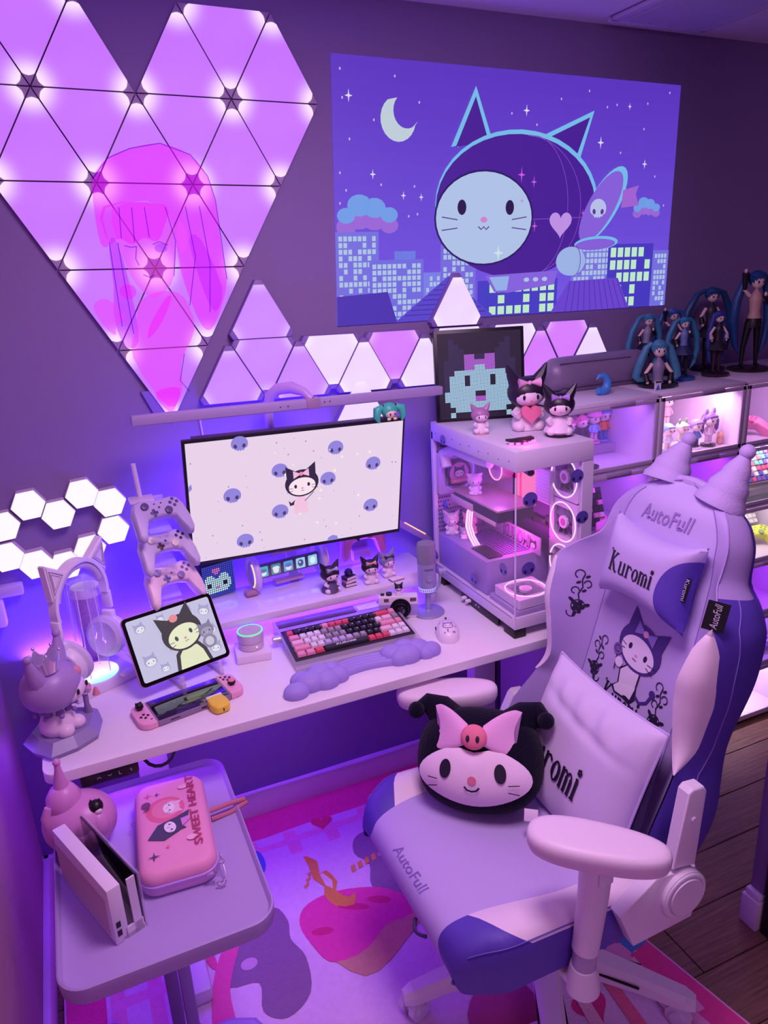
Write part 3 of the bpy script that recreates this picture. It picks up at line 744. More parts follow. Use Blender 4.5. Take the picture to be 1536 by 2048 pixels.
# recline brackets (both sides), arm rests, mechanism, star base
def xz_prism(poly, y0, y1, b=.003):
    return lambda mb: mb.prism(poly, -y1, -y0, M=Matrix.Rotation(pi/2, 4, 'X'), b=b)
for sd in (1, -1):
    y0 = YC-sd*.285; y1 = YC-sd*.315; lo, hi = min(y0, y1), max(y0, y1)
    m_ = MB(); xz_prism([(.800, .515), (.838, .425), (.985, .432), (1.005, .505), (.985, .55), (.925, .565), (.885, .572)], lo, hi)(m_)
    br = m_.build('recline_bracket', plW, ch, loc=NL)
    m_ = MB(); t_h = 0 if sd > 0 else .12; xz_prism([(.925, .575), (.948, .742-t_h), (.958, .750-t_h), (.986, .747-t_h), (.994, .735-t_h), (.982, .565)], lo, hi, .004)(m_)
    m_.cyl((.965, (lo-.002 if sd > 0 else hi+.002), .68-t_h), .006, .004, 12, axis='Y'); m_.build('back_bracket', plW, ch, loc=NL)
    hb = MB(); hb.cyl((.950, YC-sd*.318, .512), .053, .016, 36, axis='Y'); hb.cyl((.950, YC-sd*.328, .512), .040, .010, 36, axis='Y'); hb.torus((.950, YC-sd*.326, .512), .047, .004, 'Y', 36, 8)
    hb.build('hinge_cover', plW, ch, loc=NL)
def armrest(px, py, pz, rz, sd, footx, footy):
    prof = []
    for k in range(40):
        a = 2*pi*k/40; c, s_ = cos(a), sin(a)
        x = .128*abs(c)**.75*(1 if c > 0 else -1); y = .050*abs(s_)**.85*(1 if s_ > 0 else -1)*(1-.12*(x/.128))
        prof.append((x, y))
    m_ = MB(); M4 = Matrix.Translation((px, py, pz))@Matrix.Rotation(rz, 4, 'Z')
    rows = []
    for z, k in ((-.020, .80), (-.018, .9), (-.006, .985), (.006, 1.0), (.014, .975), (.020, .90), (.0235, .72), (.025, .5)):
        rows.append([Vector((x*k if abs(x) < .0 else x-(1-k)*.05*(1 if x > 0 else -1)*(abs(x)/.128), y*k, z)) for x, y in prof])
    vv = m_.grid(rows, close_u=True); m_.bm.faces.new(vv[0]); m_.bm.faces.new(vv[-1]); m_._x([v for r in vv for v in r], M4)
    pad = m_.build('armrest_pad', mat('#efdcee', .42, spec=.4), ch, loc=NL)
    m_ = MB(); m_.tube([(px+.0, py, pz-.018), (px-.004, py, pz-.10), (footx, footy, pz-.20), (footx-.004, footy, pz-.235)], [.031, .029, .0265, .026], 20)
    m_.box((px-.002, py-sd*.030, pz-.045), (.030, .006, .026), .003)
    m_.build('armrest_post', plW, ch, loc=NL)
    m_ = MB(); m_.tube([(footx-.004, footy, pz-.235), (footx-.006, footy, pz-.292)], [.023, .023], 20); m_.build('armrest_slider', mat('#b9aacb', .3), ch, loc=NL)
    m_ = MB(); m_.lathe([(.026, .0), (.031, -.03), (.033, -.06), (.028, -.066)], 20, (footx-.006, footy, pz-.275)); m_.box((footx-.006, (footy+YC)/2-sd*.0, pz-.318), (.06, abs(footy-YC), .012), .003)
    m_.build('armrest_bracket', plW, ch, loc=NL)
armrest(.748, -1.207, .692, R(-43+0), 1, .738, -1.203)
armrest(.757, -.612, .680, R(-22), -1, .757, -.612)
BC = Vector((.839, -.917, .0125))
MB().box((.80, YC, .365), (.26, .20, .03), .008).box((.83, YC, .342), (.12, .12, .03), .008).build('tilt_mechanism', plW, ch, loc=NL)
MB().cyl((BC.x, BC.y, .27), .020, .16, 24).cyl((BC.x, BC.y, .17), .030, .12, 24).build('gas_lift', mat('#d8cce0', .3, metal=.2), ch, loc=NL)
a0 = math.atan2(-.863-BC.y, .504-BC.x)
for k in range(5):
    a = a0+k*2*pi/5; M4 = Matrix.Translation(BC)@Matrix.Rotation(a, 4, 'Z')
    m_ = MB(); rows = []
    for x, hw, zt_, zb in ((.02, .034, .145, .09), (.10, .031, .135, .085), (.22, .027, .115, .075), (.33, .024, .092, .058), (.352, .018, .082, .058)):
        rows.append([Vector((x, y, z)) for y, z in ((-hw, zb), (-hw, zt_-.012), (-hw+.010, zt_), (hw-.010, zt_), (hw, zt_-.012), (hw, zb))])
    vv = m_.grid(rows, close_u=True); m_.bm.faces.new(vv[0]); m_.bm.faces.new(vv[-1]); m_._x([v for r in vv for v in r], M4)
    lg = m_.build('base_leg', plW, ch, smooth=False, loc=NL)
    m_ = MB()
    Ms = M4@Matrix.Translation((.165, -.0305, .102))@Matrix.Rotation(R(4.5), 4, 'Y')@Matrix.Rotation(R(-1.5), 4, 'Z'); m_.box((0, 0, 0), (.13, .004, .006), .001, M=Ms)
    Ms = M4@Matrix.Translation((.165, .0305, .102))@Matrix.Rotation(R(4.5), 4, 'Y')@Matrix.Rotation(R(1.5), 4, 'Z'); m_.box((0, 0, 0), (.13, .004, .006), .001, M=Ms)
    m_.build('leg_slot', mat(BLK, .6), lg)
    ca = M4@Matrix.Translation((.335, 0, 0))@Matrix.Rotation([.5, 1.2, -.3, 2.0, .9][k], 4, 'Z')
    m_ = MB()
    for y in (-.017, .017):
        m_.cyl((-.012, y, .029), .029, .017, 28, ca, 'Y'); m_.cyl((-.012, y*1.5, .029), .017, .012, 20, ca, 'Y')
    m_.cyl((0, 0, .05), .010, .045, 12, ca); m_.box((-.008, 0, .048), (.038, .014, .022), .004, M=ca)
    m_.build('caster', mat('#e4d6f0', .25, spec=.6), ch, loc=NL)

# big square pillow leaning on the backrest
th = R(20); PC = Vector((.940, -.925, .632)); bp = thing('square_pillow', 'large pale lavender square pillow with black lettering leaning on the chair back', 'cushion', PC)
Mb = Matrix(((0, sin(th), -cos(th)), (-1, 0, 0), (0, cos(th), sin(th)))).to_4x4()@Matrix.Rotation(R(-2), 4, 'Z')
PB0 = pillow_surf(.36, .35, .062, .07, .62)
def PB(s, t, sg):
    q = PB0(s, t, sg); wr = (1-s*s)*(1-t*t)
    q.z += sg*.004*sin(9*s+4*t)*abs(t)**2*wr*2+sg*.005*math.exp(-((t-.75)**2)*30)*sin(16*s+3*t)*(1-s**4)
    q.z -= sg*.007*math.exp(-((t-.52+.12*s)**2)*160)*(1-s*s); return q
po = pillow_mb(PB, 60, 50).build('pillow_front', [mat('#dccdf0', .8, bump=.2, bscale=700, sheen=.2), mat('#1c1440', .8)], bp); po.matrix_basis = Mb
for p in po.data.polygons:
    if p.center.z < -.004: p.material_index = 1
po.name = 'pillow_body'
def onPB(u, v, off):
    s, t = u/.18, v/.175
    for _ in range(4): s = u/(.18*(1-.035*(1-t*t))); t = v/(.175*(1-.07*(1-s*s)))
    q = PB(max(-.97, min(.97, s)), max(-.97, min(.97, t)), 1); return Vector((u, v, q.z+off+.003))
A = Art(.0001); A.polys(ornate_at(-.035, -.028, .215, .078), '#1d1530'); o = A.build('printed_lettering', bp, onPB); o.matrix_basis = Mb
e_ = MB(); e_.tube([PB(1, -1+2*k/24, 1) for k in range(25)]+[PB(1-2*k/24, 1, 1) for k in range(1, 25)], .003, 6); e_.tube([PB(-1, 1-2*k/24, 1) for k in range(25)], .003, 6); o = e_.build('piping', mat('#cbb8e8', .7), bp); o.matrix_basis = Mb

# dark plush cushion with bow (a plain kitten face)
fur = mat('#0a0622', .95, bump=1.0, bscale=260, sheen=.08, spec=.2); fw = mat('#f4dcf0', .85, bump=.2, bscale=500, sheen=.2)
pl = thing('plush_cushion', 'dark plush kitten head cushion with a pale face and pink bow on the seat', 'cushion', (.708, -.842, .512))
Mp = Matrix.Rotation(R(-42), 4, 'Z')@Matrix.Rotation(R(-34), 4, 'X')@Matrix.Rotation(R(-3), 4, 'Y')
def superell(c, r, e, n=36, m=24, f=None):
    b = MB(); rows = []
    for i in range(m+1):
        ph = -pi/2+pi*i/m; row = []
        for k in range(n):
            a = 2*pi*k/n
            sp = lambda v, p: (abs(v)**p)*(1 if v >= 0 else -1)
            x = r[0]*sp(cos(ph), e)*sp(cos(a), e); y = r[1]*sp(cos(ph), e)*sp(sin(a), 1); z = r[2]*sp(sin(ph), e)
            v = Vector((x+c[0], y+c[1], z+c[2])); row.append(f(v) if f else v)
        rows.append(row)
    b.grid(rows, close_u=True); bmesh.ops.remove_doubles(b.bm, verts=b.bm.verts[:], dist=1e-5); return b
HC = (0, 0, .115); HR = (.148, .078, .118)
def lump(v):
    n_ = .004*sin(v.x*60)*cos(v.z*50); return v+Vector((0, n_, 0))
o = superell(HC, HR, .8, f=lump).build('head', fur, pl); o.matrix_basis = Mp
def face_y(x, z, k=1.0):
    dx = abs(x-HC[0])/HR[0]; dz = abs(z-HC[2])/HR[2]; e = .8
    q = max(0, 1-dx**(2/e)*.9-dz**(2/e)*.9); return -HR[1]*q**.5*k
b = MB(); rows = []
for i in range(13):
    r_ = i/12; rows.append([Vector((r_*.118*cos(t)*(1+.10*cos(2*t)), face_y(r_*.118*cos(t), .082+r_*.066*sin(t))-.010*(1-r_**3)-.004, .082+r_*.066*sin(t)*(1 if sin(t) < 0 else 1-.25*math.exp(-(cos(t)/.3)**2)))) for t in [2*pi*k/40 for k in range(40)]])
b.grid(rows, close_u=True); o = b.build('face', fw, pl); o.matrix_basis = Mp
def fmap(u, v, off): return Vector((u, face_y(u, v)-.0165-off, v))
for sg in (-1, 1): o = Art(.0003).poly(ellp(sg*.062, .092, .013, .021, sg*.12), '#1c1230').build('eye', pl, fmap); o.matrix_basis = Mp
A = Art(.0003)
A.poly(ellp(0, .072, .010, .009), '#e07a98'); A.line([(-.017, .058), (-.010, .051), (0, .049), (.010, .051), (.017, .058)], .004, '#1c1230')
for sg in (-1, 1):
    for dz in (.068, .054): A.line([(sg*.080, dz), (sg*.104, dz+(.003 if dz > .06 else -.003))], .002, '#1c1230')
o = A.build('muzzle', pl, fmap); o.matrix_basis = Mp
for sg in (-1, 1):
    b = MB(); b.tube([(sg*.07, .0, .19), (sg*.105, .0, .222), (sg*.135, -.008, .232), (sg*.150, -.022, .222)], [.045, .036, .024, .012], 14); b.ell((sg*.152, -.034, .214), .0195, 14, 10)
    o = b.build('ear', fur, pl); o.matrix_basis = Mp
    b = MB(); rows = []
    for i in range(12):
        t = i/11; x = sg*(.018+.075*t); r1 = .022+.028*sin(min(1, t*1.15)*pi/2)-.012*max(0, t-.85)*6*.5; yy = -.078-.002*t+.026*t*t
        rows.append([Vector((x+.008*cos(2*a)*t*sg, yy+.015*(1-.4*t)*sin(a), .168+r1*cos(a)*(1+.08*cos(a*3))+.012*t)) for a in [2*pi*k/20 for k in range(20)]])
    vv = b.grid(rows, close_u=True); b.bm.faces.new(vv[0]); b.bm.faces.new(vv[-1]); o = b.build('bow_loop', mat('#f0b6e4', .8, bump=.2, bscale=300, sheen=.2), pl); o.matrix_basis = Mp
b = MB(); b.ell((0, -.094, .165), (.030, .016, .028), 20, 14); o = b.build('bow_button', mat('#ef7f9c', .7), pl); o.matrix_basis = Mp
b = MB()
for sg in (-1, 1): b.ell((sg*.011, -.1085, .161), (.0045, .003, .0075), 10, 8)
o = b.build('bow_stitch', mat('#20142c', .7), pl); o.matrix_basis = Mp
b = MB(); b.box((.128, -.055, .012), (.030, .002, .026), .0005, M=Matrix.Identity(4)); o = b.build('care_label', mat('#efe0f2', .6), pl); o.matrix_basis = Mp
# ================================================================ BEDSIDE TROLLEY TABLE
TZ = .600; TX, TY = .010, -.738
tr = thing('trolley_table', 'lavender rimmed tray table with rounded corners on a single post, before the desk', 'table', (TX, TY, 0))
trm = mat('#b7a0dc', .42, bump=.1, bscale=700, spec=.45)
def rr3(w, h, r, z, n=8): return [Vector((x, y, z)) for x, y in rrect(0, 0, w, h, r, n)]
b = MB(); w, l = .380, .535
vv = b.grid([rr3(w-.026, l-.026, .038, TZ-.012), rr3(w-.020, l-.020, .041, TZ-.011), rr3(w-.012, l-.012, .045, TZ-.003), rr3(w-.007, l-.007, .048, TZ), rr3(w-.001, l-.001, .05, TZ-.002), rr3(w, l, .051, TZ-.008), rr3(w-.004, l-.004, .05, TZ-.034), rr3(w-.016, l-.016, .045, TZ-.042)], close_u=True)
b.bm.faces.new(vv[0]); b.bm.faces.new(vv[-1]); b.build('tray_top', trm, tr)
b = MB(); b.box((-.012, .02, .30), (.026, .04, .52), .003); b.build('outer_post', mat('#7a62a4', .4, metal=.3), tr)
b = MB(); b.box((.018, .02, .30), (.026, .036, .52), .003).cyl((.020, -.001, .50), .004, .004, 12, axis='Y'); b.build('inner_post', mat('#9a84c0', .4, metal=.3), tr)
b = MB(); pts = [(-.17, .10, .02)]+[(-.17+.06*(1-cos(R(a))), -.0-.0+.06*0-.04*sin(R(a))+.0, .02) for a in (0, 30, 60, 90)]
b.tube([(-.16, .14, .031), (-.16, .06, .031), (-.15, .035, .031), (-.12, .02, .031), (0, .02, .031), (.10, .02, .031), (.145, .0, .031), (.17, -.05, .031), (.17, -.16, .031), (.16, -.2, .031)], .018, 14); b.box((0, .02, .042), (.07, .06, .02), .004); b.build('base_tube', mat('#a98fe0', .35), tr)

# ---- pink carrying case on the tray
def case(): pass
ca = thing('carrying_case', 'pink hard carrying case with zipper and printed kittens on the tray table', 'case', (.057, -.712, TZ-.012), R(-4))
cpk = mat('#f0a0cc', .5, spec=.4); b = MB(); w, l = .150, .292
vv = b.grid([rr3(w-.016, l-.016, .028, 0), rr3(w-.004, l-.004, .034, .006), rr3(w, l, .036, .014), rr3(w, l, .036, .024)], close_u=True); b.bm.faces.new(vv[0]); b.build('lower_shell', mat('#d9a0da', .5), ca)
b = MB(); vv = b.grid([rr3(w-.002, l-.002, .036, .028), rr3(w, l, .036, .034), rr3(w-.003, l-.003, .034, .042), rr3(w-.012, l-.012, .030, .050), rr3(w-.028, l-.028, .024, .054), rr3(w-.05, l-.05, .02, .0552)], close_u=True); b.bm.faces.new(vv[-1]); b.build('upper_shell', cpk, ca)
b = MB(); b.grid([rr3(w-.002, l-.002, .036, .022), rr3(w+.003, l+.003, .037, .024), rr3(w+.003, l+.003, .037, .028), rr3(w-.002, l-.002, .036, .030)], close_u=True); b.build('zipper_band', mat('#c79af0', .55), ca)
A = Art(.00012)
A.poly(ellp(-.012, .038, .040, .040), '#e8719c'); A.poly(ellp(-.010, .040, .030, .030), '#f08cae')
A.cat(.0, .040, .019, '#f6cfe4', '#fdf2fa', '#f090b0', -pi/2)
A.poly([(-.052, -.045), (-.030, -.008), (.008, .004), (.036, .018), (.030, -.012), (.012, -.040), (-.02, -.058)], '#4c4468')
A.cat(-.002, -.022, .020, '#4c4468', '#f6eefa', '#e06a90', -pi/2+.2)
A.poly([(.018, -.030), (.036, -.012), (.034, -.002), (.016, -.006)], '#d890dc')
for x, y, s_, c in ((-.042, -.098, .013, '#5c4668'), (-.045, .092, .011, '#e0688c'), (-.026, .090, .008, '#5c3a6a'), (-.014, -.080, .007, '#e0708c'), (.036, -.072, .0, '#000000')):
    if s_: A.poly(star4(x, y, s_), c)
A.poly(ellp(.030, .096, .011, .007), '#f6c4de'); A.poly(ellp(.034, -.070, .011, .008), '#f6c4de')
A.poly(ellp(-.050, .062, .0095, .0095), '#7a4a6c'); A.poly(ellp(-.049, .047, .008, .002, .4), '#7a4a6c')
A.poly(text_at('SWEET HEART', .045, .018, .225, .017, rot=pi/2, bold=.022), '#b8446e')
A.build('printed_picture', ca, plane((0, 0, .0553), (1, 0, 0), (0, 1, 0)))
b = MB(); b.tube([(.075, .038, .022), (.12, .048, .020), (.155, .056, .016), (.16, .052, .010), (.12, .040, .003), (.078, .030, .006)], .0052, 8, M=Matrix.Scale(1, 4)); b.build('wrist_strap', mat('#c8748c', .6), ca)
mtl = mat('#d8c8e0', .25, metal=.9)
b = MB(); b.torus((.080, -.128, .030), .006, .0014, 'Z', 16, 6).torus((.066, -.149, .026), .006, .0014, 'X', 16, 6).box((.081, -.112, .030), (.005, .014, .005), .001).box((.055, -.149, .027), (.014, .006, .005), .001)
b.tube([(.083, -.135, .027), (.084, -.142, .018), (.083, -.150, .010)], .0015, 6); b.build('zipper_pull', mtl, ca)
b = MB(); hp_ = heart2(0, 0, .010); b.tube([(.074+x*.9, -.158-.006+y*.2, .010+y*.7) for x, y in hp_], .0012, 6, closed=True); b.build('heart_charm', mtl, ca)
b = MB(); b.torus((-.079, .055, .026), .006, .0013, 'Z', 16, 6).torus((-.077, -.085, .026), .006, .0013, 'X', 16, 6); b.build('metal_ring', mtl, ca)

# ---- console dock, white box with an open slot and a clear front plate
dc = thing('console_dock', 'white console dock with a black slot and two side ports on the tray', 'dock', (-.094, -.812, TZ-.012), R(112)); dc.scale = (1.17,)*3
# local x = long side (towards the back of the tray), y = thickness
dm = mat('#eadcf0', .4); L_, D_, Hh = .195, .052, .104
b = MB(); b.box((0, .015, Hh/2), (L_, .022, Hh), .002); b.box((-L_/2+.0015, -.006, .010), (.003, .030, .020)); b.box((-L_/2+.0015, -.0125, Hh*.5), (.003, .013, Hh*.98)).box((0, -.004, .004), (L_, .036, .008)); b.build('body', dm, dc)
b = MB(); b.box((.004, .0262, .045), (L_-.02, .001, .07)); b.build('rear_cover', mat('#cdb0c0', .6), dc)
b = MB(); b.box((0, .0035, .05), (L_-.012, .001, .086)); b.build('slot_lining', mat(BLK, .1), dc)
b = MB(); b.box((-L_/2-.0004, .018, .036), (.0012, .007, .010)).box((-L_/2-.0004, .018, .020), (.0012, .007, .010)); b.build('port', mat(BLK, .3), dc)
b = MB(); b.box((.0, -.022, .052), (L_-.004, .0035, .100), .001); b.build('front_plate', mat('#20162c', .06, spec=.8, coat=.6), dc)
b = MB(); b.box((.0, -.0255, .052), (L_+.002, .003, .104), .001); b.build('clear_plate', glassy('#f4e8ff', .25), dc)

# ---- pink blob figurine at the back left of the tray
fg = thing('rabbit_figurine', 'glossy pink round sitting rabbit figurine on the back left of the tray', 'figurine', (-.120, -.628, TZ-.012), R(-15))
pkm = mat('#d58fd0', .38, spec=.5)
superell((0, 0, .058), (.074, .064, .060), .92).build('body', pkm, fg)
b = MB(); b.lathe([(.030, .08), (.036, .105), (.034, .125), (.024, .142), (.012, .150), (.003, .152)], 24, (-.022, 0, 0)); b.build('head', pkm, fg)
b = MB(); b.tube([(-.022, 0, .135), (-.022, 0, .165), (-.021, 0, .188), (-.021, 0, .202)], [.017, .012, .007, .006], 14).ell((-.021, 0, .205), .008); b.build('ear', pkm, fg)
b = MB(); b.tube([(-.045, -.028, .120), (-.052, -.034, .10), (-.052, -.036, .08)], [.008, .010, .007], 10); b.ell((.045, -.030, .065), (.022, .02, .03)).ell((.032, -.010, .098), (.016, .016, .016)); b.ell((.0, -.05, .045), (.040, .025, .028)); b.build('arm', pkm, fg)
kt = thing('kitten_figurine', 'tiny black and white kitten trinket held by the pink rabbit figurine', 'figurine', (-.083, -.660, TZ+.078), R(-10))
b = MB(); b.ell((0, 0, .013), .0145); b.cone((-.008, 0, .028), .005, 0, .010, 8).cone((.008, 0, .028), .005, 0, .010, 8); b.build('head', mat('#0e0a14', .4), kt)
b = MB(); b.ell((.004, -.0085, .009), (.0085, .007, .007)); b.ell((.004, -.006, -.006), (.011, .008, .008)); b.build('face', mat('#f4e4f4', .5), kt)

# ================================================================ DESK ITEMS, LEFT
DZ = .745
# big figurine with crown on a faceted base
bf = thing('crowned_figurine', 'large lilac kitten figurine with a silver crown on a faceted grey base', 'figurine', (-.125, -.452, DZ), R(62))
lilm = mat('#a98bc8', .4, spec=.5); 
b = MB(); poly = [(.085*cos(a)*(1.06 if i % 2 else .94), .078*sin(a)*(1 if i % 2 else .93)) for i, a in enumerate([2*pi*k/10+.2 for k in range(10)])]
lo = [Vector((x*1.02, y*1.02, 0)) for x, y in poly]; mi = [Vector((x*1.08, y*1.08, .012)) for x, y in poly]; hi = [Vector((x*.82, y*.82, .032)) for x, y in poly]
vv = b.grid([lo, mi, hi], close_u=True); b.bm.faces.new(vv[0]); b.bm.faces.new(vv[-1]); b.build('faceted_base', mat('#8f80b0', .35, var=.1), bf, smooth=False)
b = MB(); b.lathe([(.001, .030), (.034, .031), (.040, .040), (.040, .052), (.033, .07), (.026, .085), (.018, .098)], 28, (-.018, .0, 0)); b.ell((-.005, -.034, .042), (.018, .020, .016)).ell((-.040, -.026, .042), (.018, .020, .016)); b.build('body', mat('#e8cfe6', .4), bf)
superell((-.018, 0, .140), (.066, .060, .052), .9).build('head', lilm, bf)
b = MB(); b.ell((-.004, -.034, .124), (.042, .030, .028)); b.build('face', mat('#f0d8ee', .4), bf)
for x in (-.022, .016): b = MB(); b.ell((x, -.0625, .127), (.0045, .0025, .0075), 12, 8); b.build('eye', mat('#1a1024', .3), bf)
b = MB(); b.ell((.012, -.045, .158), (.012, .012, .014)); b.build('cheek_patch', mat('#e08ca8', .5), bf)
for sg in (-1, 1):
    b = MB(); b.tube([(-.018+sg*.040, 0, .172), (-.018+sg*.055, .0, .205), (-.018+sg*.060, 0, .232)], [.022, .014, .006], 10).ell((-.018+sg*.060, 0, .236), .009); b.build('ear', lilm, bf)
b = MB(); n = 30
b.grid([[Vector(((.015+.004*z_)*cos(2*pi*k/n), (.015+.004*z_)*sin(2*pi*k/n), .190+z_*(.016+.012*abs(cos(2.5*2*pi*k/n))**3))) for k in range(n)] for z_ in (0, .5, 1)], close_u=True)
for k in range(5): a = 2*pi*k/5*1.0; b.ell((.0195*cos(a), .0195*sin(a), .2195), .0025, 8, 6)
b.build('crown', mat('#e8e0f2', .22, metal=.8), bf, loc=(-.036, -.012, -.106)).scale = (1.55,)*3
b = MB()
for k in range(8): a = 2*pi*k/8; b.cone((-.018+.030*cos(a), .030*sin(a), .092), .010, .002, .018, 8); b.ell((-.018+.043*cos(a), .043*sin(a), .083), .0055, 10, 8)
b.build('collar', mat('#8a6ab4', .5), bf)
b = MB(); b.tube([(.050, -.035, .03), (.049, -.034, .052), (.050, -.034, .075)], [.010, .006, .006], 12); b.build('pedestal', mat('#9a88ac', .3, metal=.5), bf)
b = MB(); b.ell((.042, -.036, .090), .0115).build('metal_ball', mat('#c0b0d0', .2, metal=.8), bf)
b = MB(); b.ell((.056, -.036, .084), (.012, .010, .008)).ell((.066, -.034, .088), .008).cone((.066, -.052, .076), .009, .003, .018, 10); b.build('small_bow', mat('#e08c9c', .5), bf)
Art(.0002).poly(text_at('Kuromi', 0, 0, .034, .009, shear=.3), '#f0e8fa').build('base_lettering', bf, plane((.058, -.060, .0225), (.82, .55, 0), (-.30, .42, .82)))

# headphones with cat ears on a clear stand, on a white lit base
discm, nt, b2 = noded(glow('#f4d8ff', 1.1), 'mat_rainbow_disc'); tc = nt.nodes.new('ShaderNodeTexCoord'); sx_ = nt.nodes.new('ShaderNodeSeparateXYZ'); cr_2 = nt.nodes.new('ShaderNodeValToRGB'); mr = nt.nodes.new('ShaderNodeMapRange'); mr.inputs[1].default_value = -.055; mr.inputs[2].default_value = .055
nt.links.new(tc.outputs['Object'], sx_.inputs[0]); nt.links.new(sx_.outputs['Y'], mr.inputs[0]); nt.links.new(mr.outputs[0], cr_2.inputs[0]); nt.links.new(cr_2.outputs[0], b2.inputs['Emission Color'])
for i_, (p_1, c_1) in enumerate(((0, '#a0f0e8'), (.35, '#ffffff'), (.7, '#ffd0f8'), (1, '#f088e8'))):
    e_1 = cr_2.color_ramp.elements[i_] if i_ < 2 else cr_2.color_ramp.elements.new(p_1)
    e_1.position = p_1; e_1.color = (*lin(c_1), 1)
hs = thing('headphone_stand', 'clear acrylic headphone stand on a white base with a glowing rainbow disc', 'stand', (-.045, -.235, DZ), R(25))
wm = mat('#e8dcee', .4)
b = MB(); b.box((0, 0, .013), (.165, .125, .026), .003); b.build('base', wm, hs)
b = MB(); b.cyl((0, 0, .0275), .055, .003, 40); b.build('glowing_disc', discm, hs)
acr = mat('#f4e8ff', .05, alpha=.16, spec=.8)
edge = mat('#e8d0ff', .2, emit=.55)
for x in (-.026, .026):
    b = MB(); b.box((x*1.0, .0, .155), (.004, .055, .25), .0005); b.build('acrylic_panel', acr, hs)
    b = MB()
    for y in (-.0275, .0275): b.tube([(x, y, .03), (x*.8, y*.8, .28)], .0011, 5)
    b.build('acrylic_edge', mat('#eadcff', .2), hs)
b = MB(); b.box((0, 0, .281), (.062, .06, .004), .001); b.build('acrylic_top', acr, hs)
hd = thing('cat_ear_headphones', 'lilac white over-ear headphones with cat ears hanging on the clear stand', 'headphones', (-.048, -.243, DZ), R(50))
hm = mat('#eee6f2', .4, spec=.5); hm2 = mat('#b8a6c8', .35, metal=.2)
arcp = [(.092*cos(a), 0, .235+.098*sin(a)) for a in [R(-12+204*k/26) for k in range(27)]]
b = MB(); rows = []
for i, p in enumerate(arcp):
    a = R(-12+204*i/26); n_ = Vector((cos(a), 0, sin(a))); wd = .016-.004*abs(cos(a))
    rows.append([Vector(p)+n_*q*.005+Vector((0, yy*wd, 0)) for q, yy in ((-1, -.9), (-1, .9), (0, 1), (1, .9), (1, -.9), (0, -1))])
vv = b.grid(rows, close_u=True); b.build('headband', hm, hd)
b = MB(); b.tube([(.080*cos(a), 0, .238+.082*sin(a)) for a in [R(15+150*k/16) for k in range(17)]], .009, 10); b.build('headband_padding', mat('#cdbcd8', .7), hd)
for sg in (-1, 1):
    b = MB()
    P = [Vector((sg*.040, -.0, .325)), Vector((sg*.098, 0, .268)), Vector((sg*.105, -.0, .365))]
    c0 = (P[0]+P[1]+P[2])/3
    for k_, y_ in ((1, .013), (.9, .018)):
        pass
    fr = [c0+(p-c0)*1.0 for p in P]
    lo = [p+Vector((0, .012, 0)) for p in fr]; hi = [p+Vector((0, -.012, 0)) for p in fr]
    vv = b.grid([lo, hi], close_u=True); b.bm.faces.new(vv[0]); b.bm.faces.new(vv[1])
    bmesh.ops.bevel(b.bm, geom=b.bm.edges[:], offset=.004, segments=3, affect='EDGES'); er = b.build('cat_ear', hm, hd)
    b = MB(); inn = [c0+(p-c0)*.62+Vector((0, -.0122, 0)) for p in P]; b.tube(inn, .0022, 6, closed=True); inn = [c0+(p-c0)*.42+Vector((0, -.0122, 0)) for p in P]; b.tube(inn, .0014, 6, closed=True); b.build('ear_trim', hm2, er)
    b = MB(); b.box((sg*.094, 0, .195), (.012, .026, .050), .004).box((sg*.090, 0, .150), (.018, .034, .030), .005); b.build('arm', hm, hd)
    b = MB(); Mq = Matrix.Translation((sg*.080, 0, .100))@Matrix.Rotation(sg*R(8), 4, 'Y')@Matrix.Scale(1.16, 4)
    b.lathe([(.001, .020), (.030, .020), (.040, .015), (.044, .006), (.044, -.002), (.042, -.004)], 32, M=Mq@Matrix.Rotation(sg*pi/2, 4, 'Y')); b.build('ear_cup', hm, hd)
    b = MB(); b.lathe([(.042, -.004), (.047, -.010), (.046, -.020), (.036, -.026), (.026, -.022)], 32, M=Mq@Matrix.Rotation(sg*pi/2, 4, 'Y')); b.build('ear_pad', mat('#dccfe6', .75, bump=.6, bscale=160), hd)
    b = MB(); b.torus((0, 0, .0165), .036, .002, 'Z', 32, 6, M=Mq@Matrix.Rotation(sg*pi/2, 4, 'Y')); b.build('cup_ring', hm2, hd)
b = MB(); b.tube([(.085, -.02, .06), (.092, -.04, .03), (.080, -.07, .012), (.055, -.085, .02), (.035, -.082, .03)], .002, 6); b.box((.020, -.080, .032), (.034, .016, .010), .003); b.build('charging_cable', hm, hd)
# pump bottle or tumbler behind the stand
cu = thing('glitter_tumbler', 'glittery lilac tumbler behind the headphone stand', 'tumbler', (-.035, -.125, DZ))
MB().lathe([(.001, 0), (.032, 0), (.034, .04), (.040, .20), (.040, .205)], 28).build('cup', mat('#b07cd0', .3, var=.35, vscale=140), cu); MB().lathe([(.041, .200), (.042, .212), (.036, .222), (.001, .224)], 28).build('lid', mat('#e0c8ec', .35), cu)

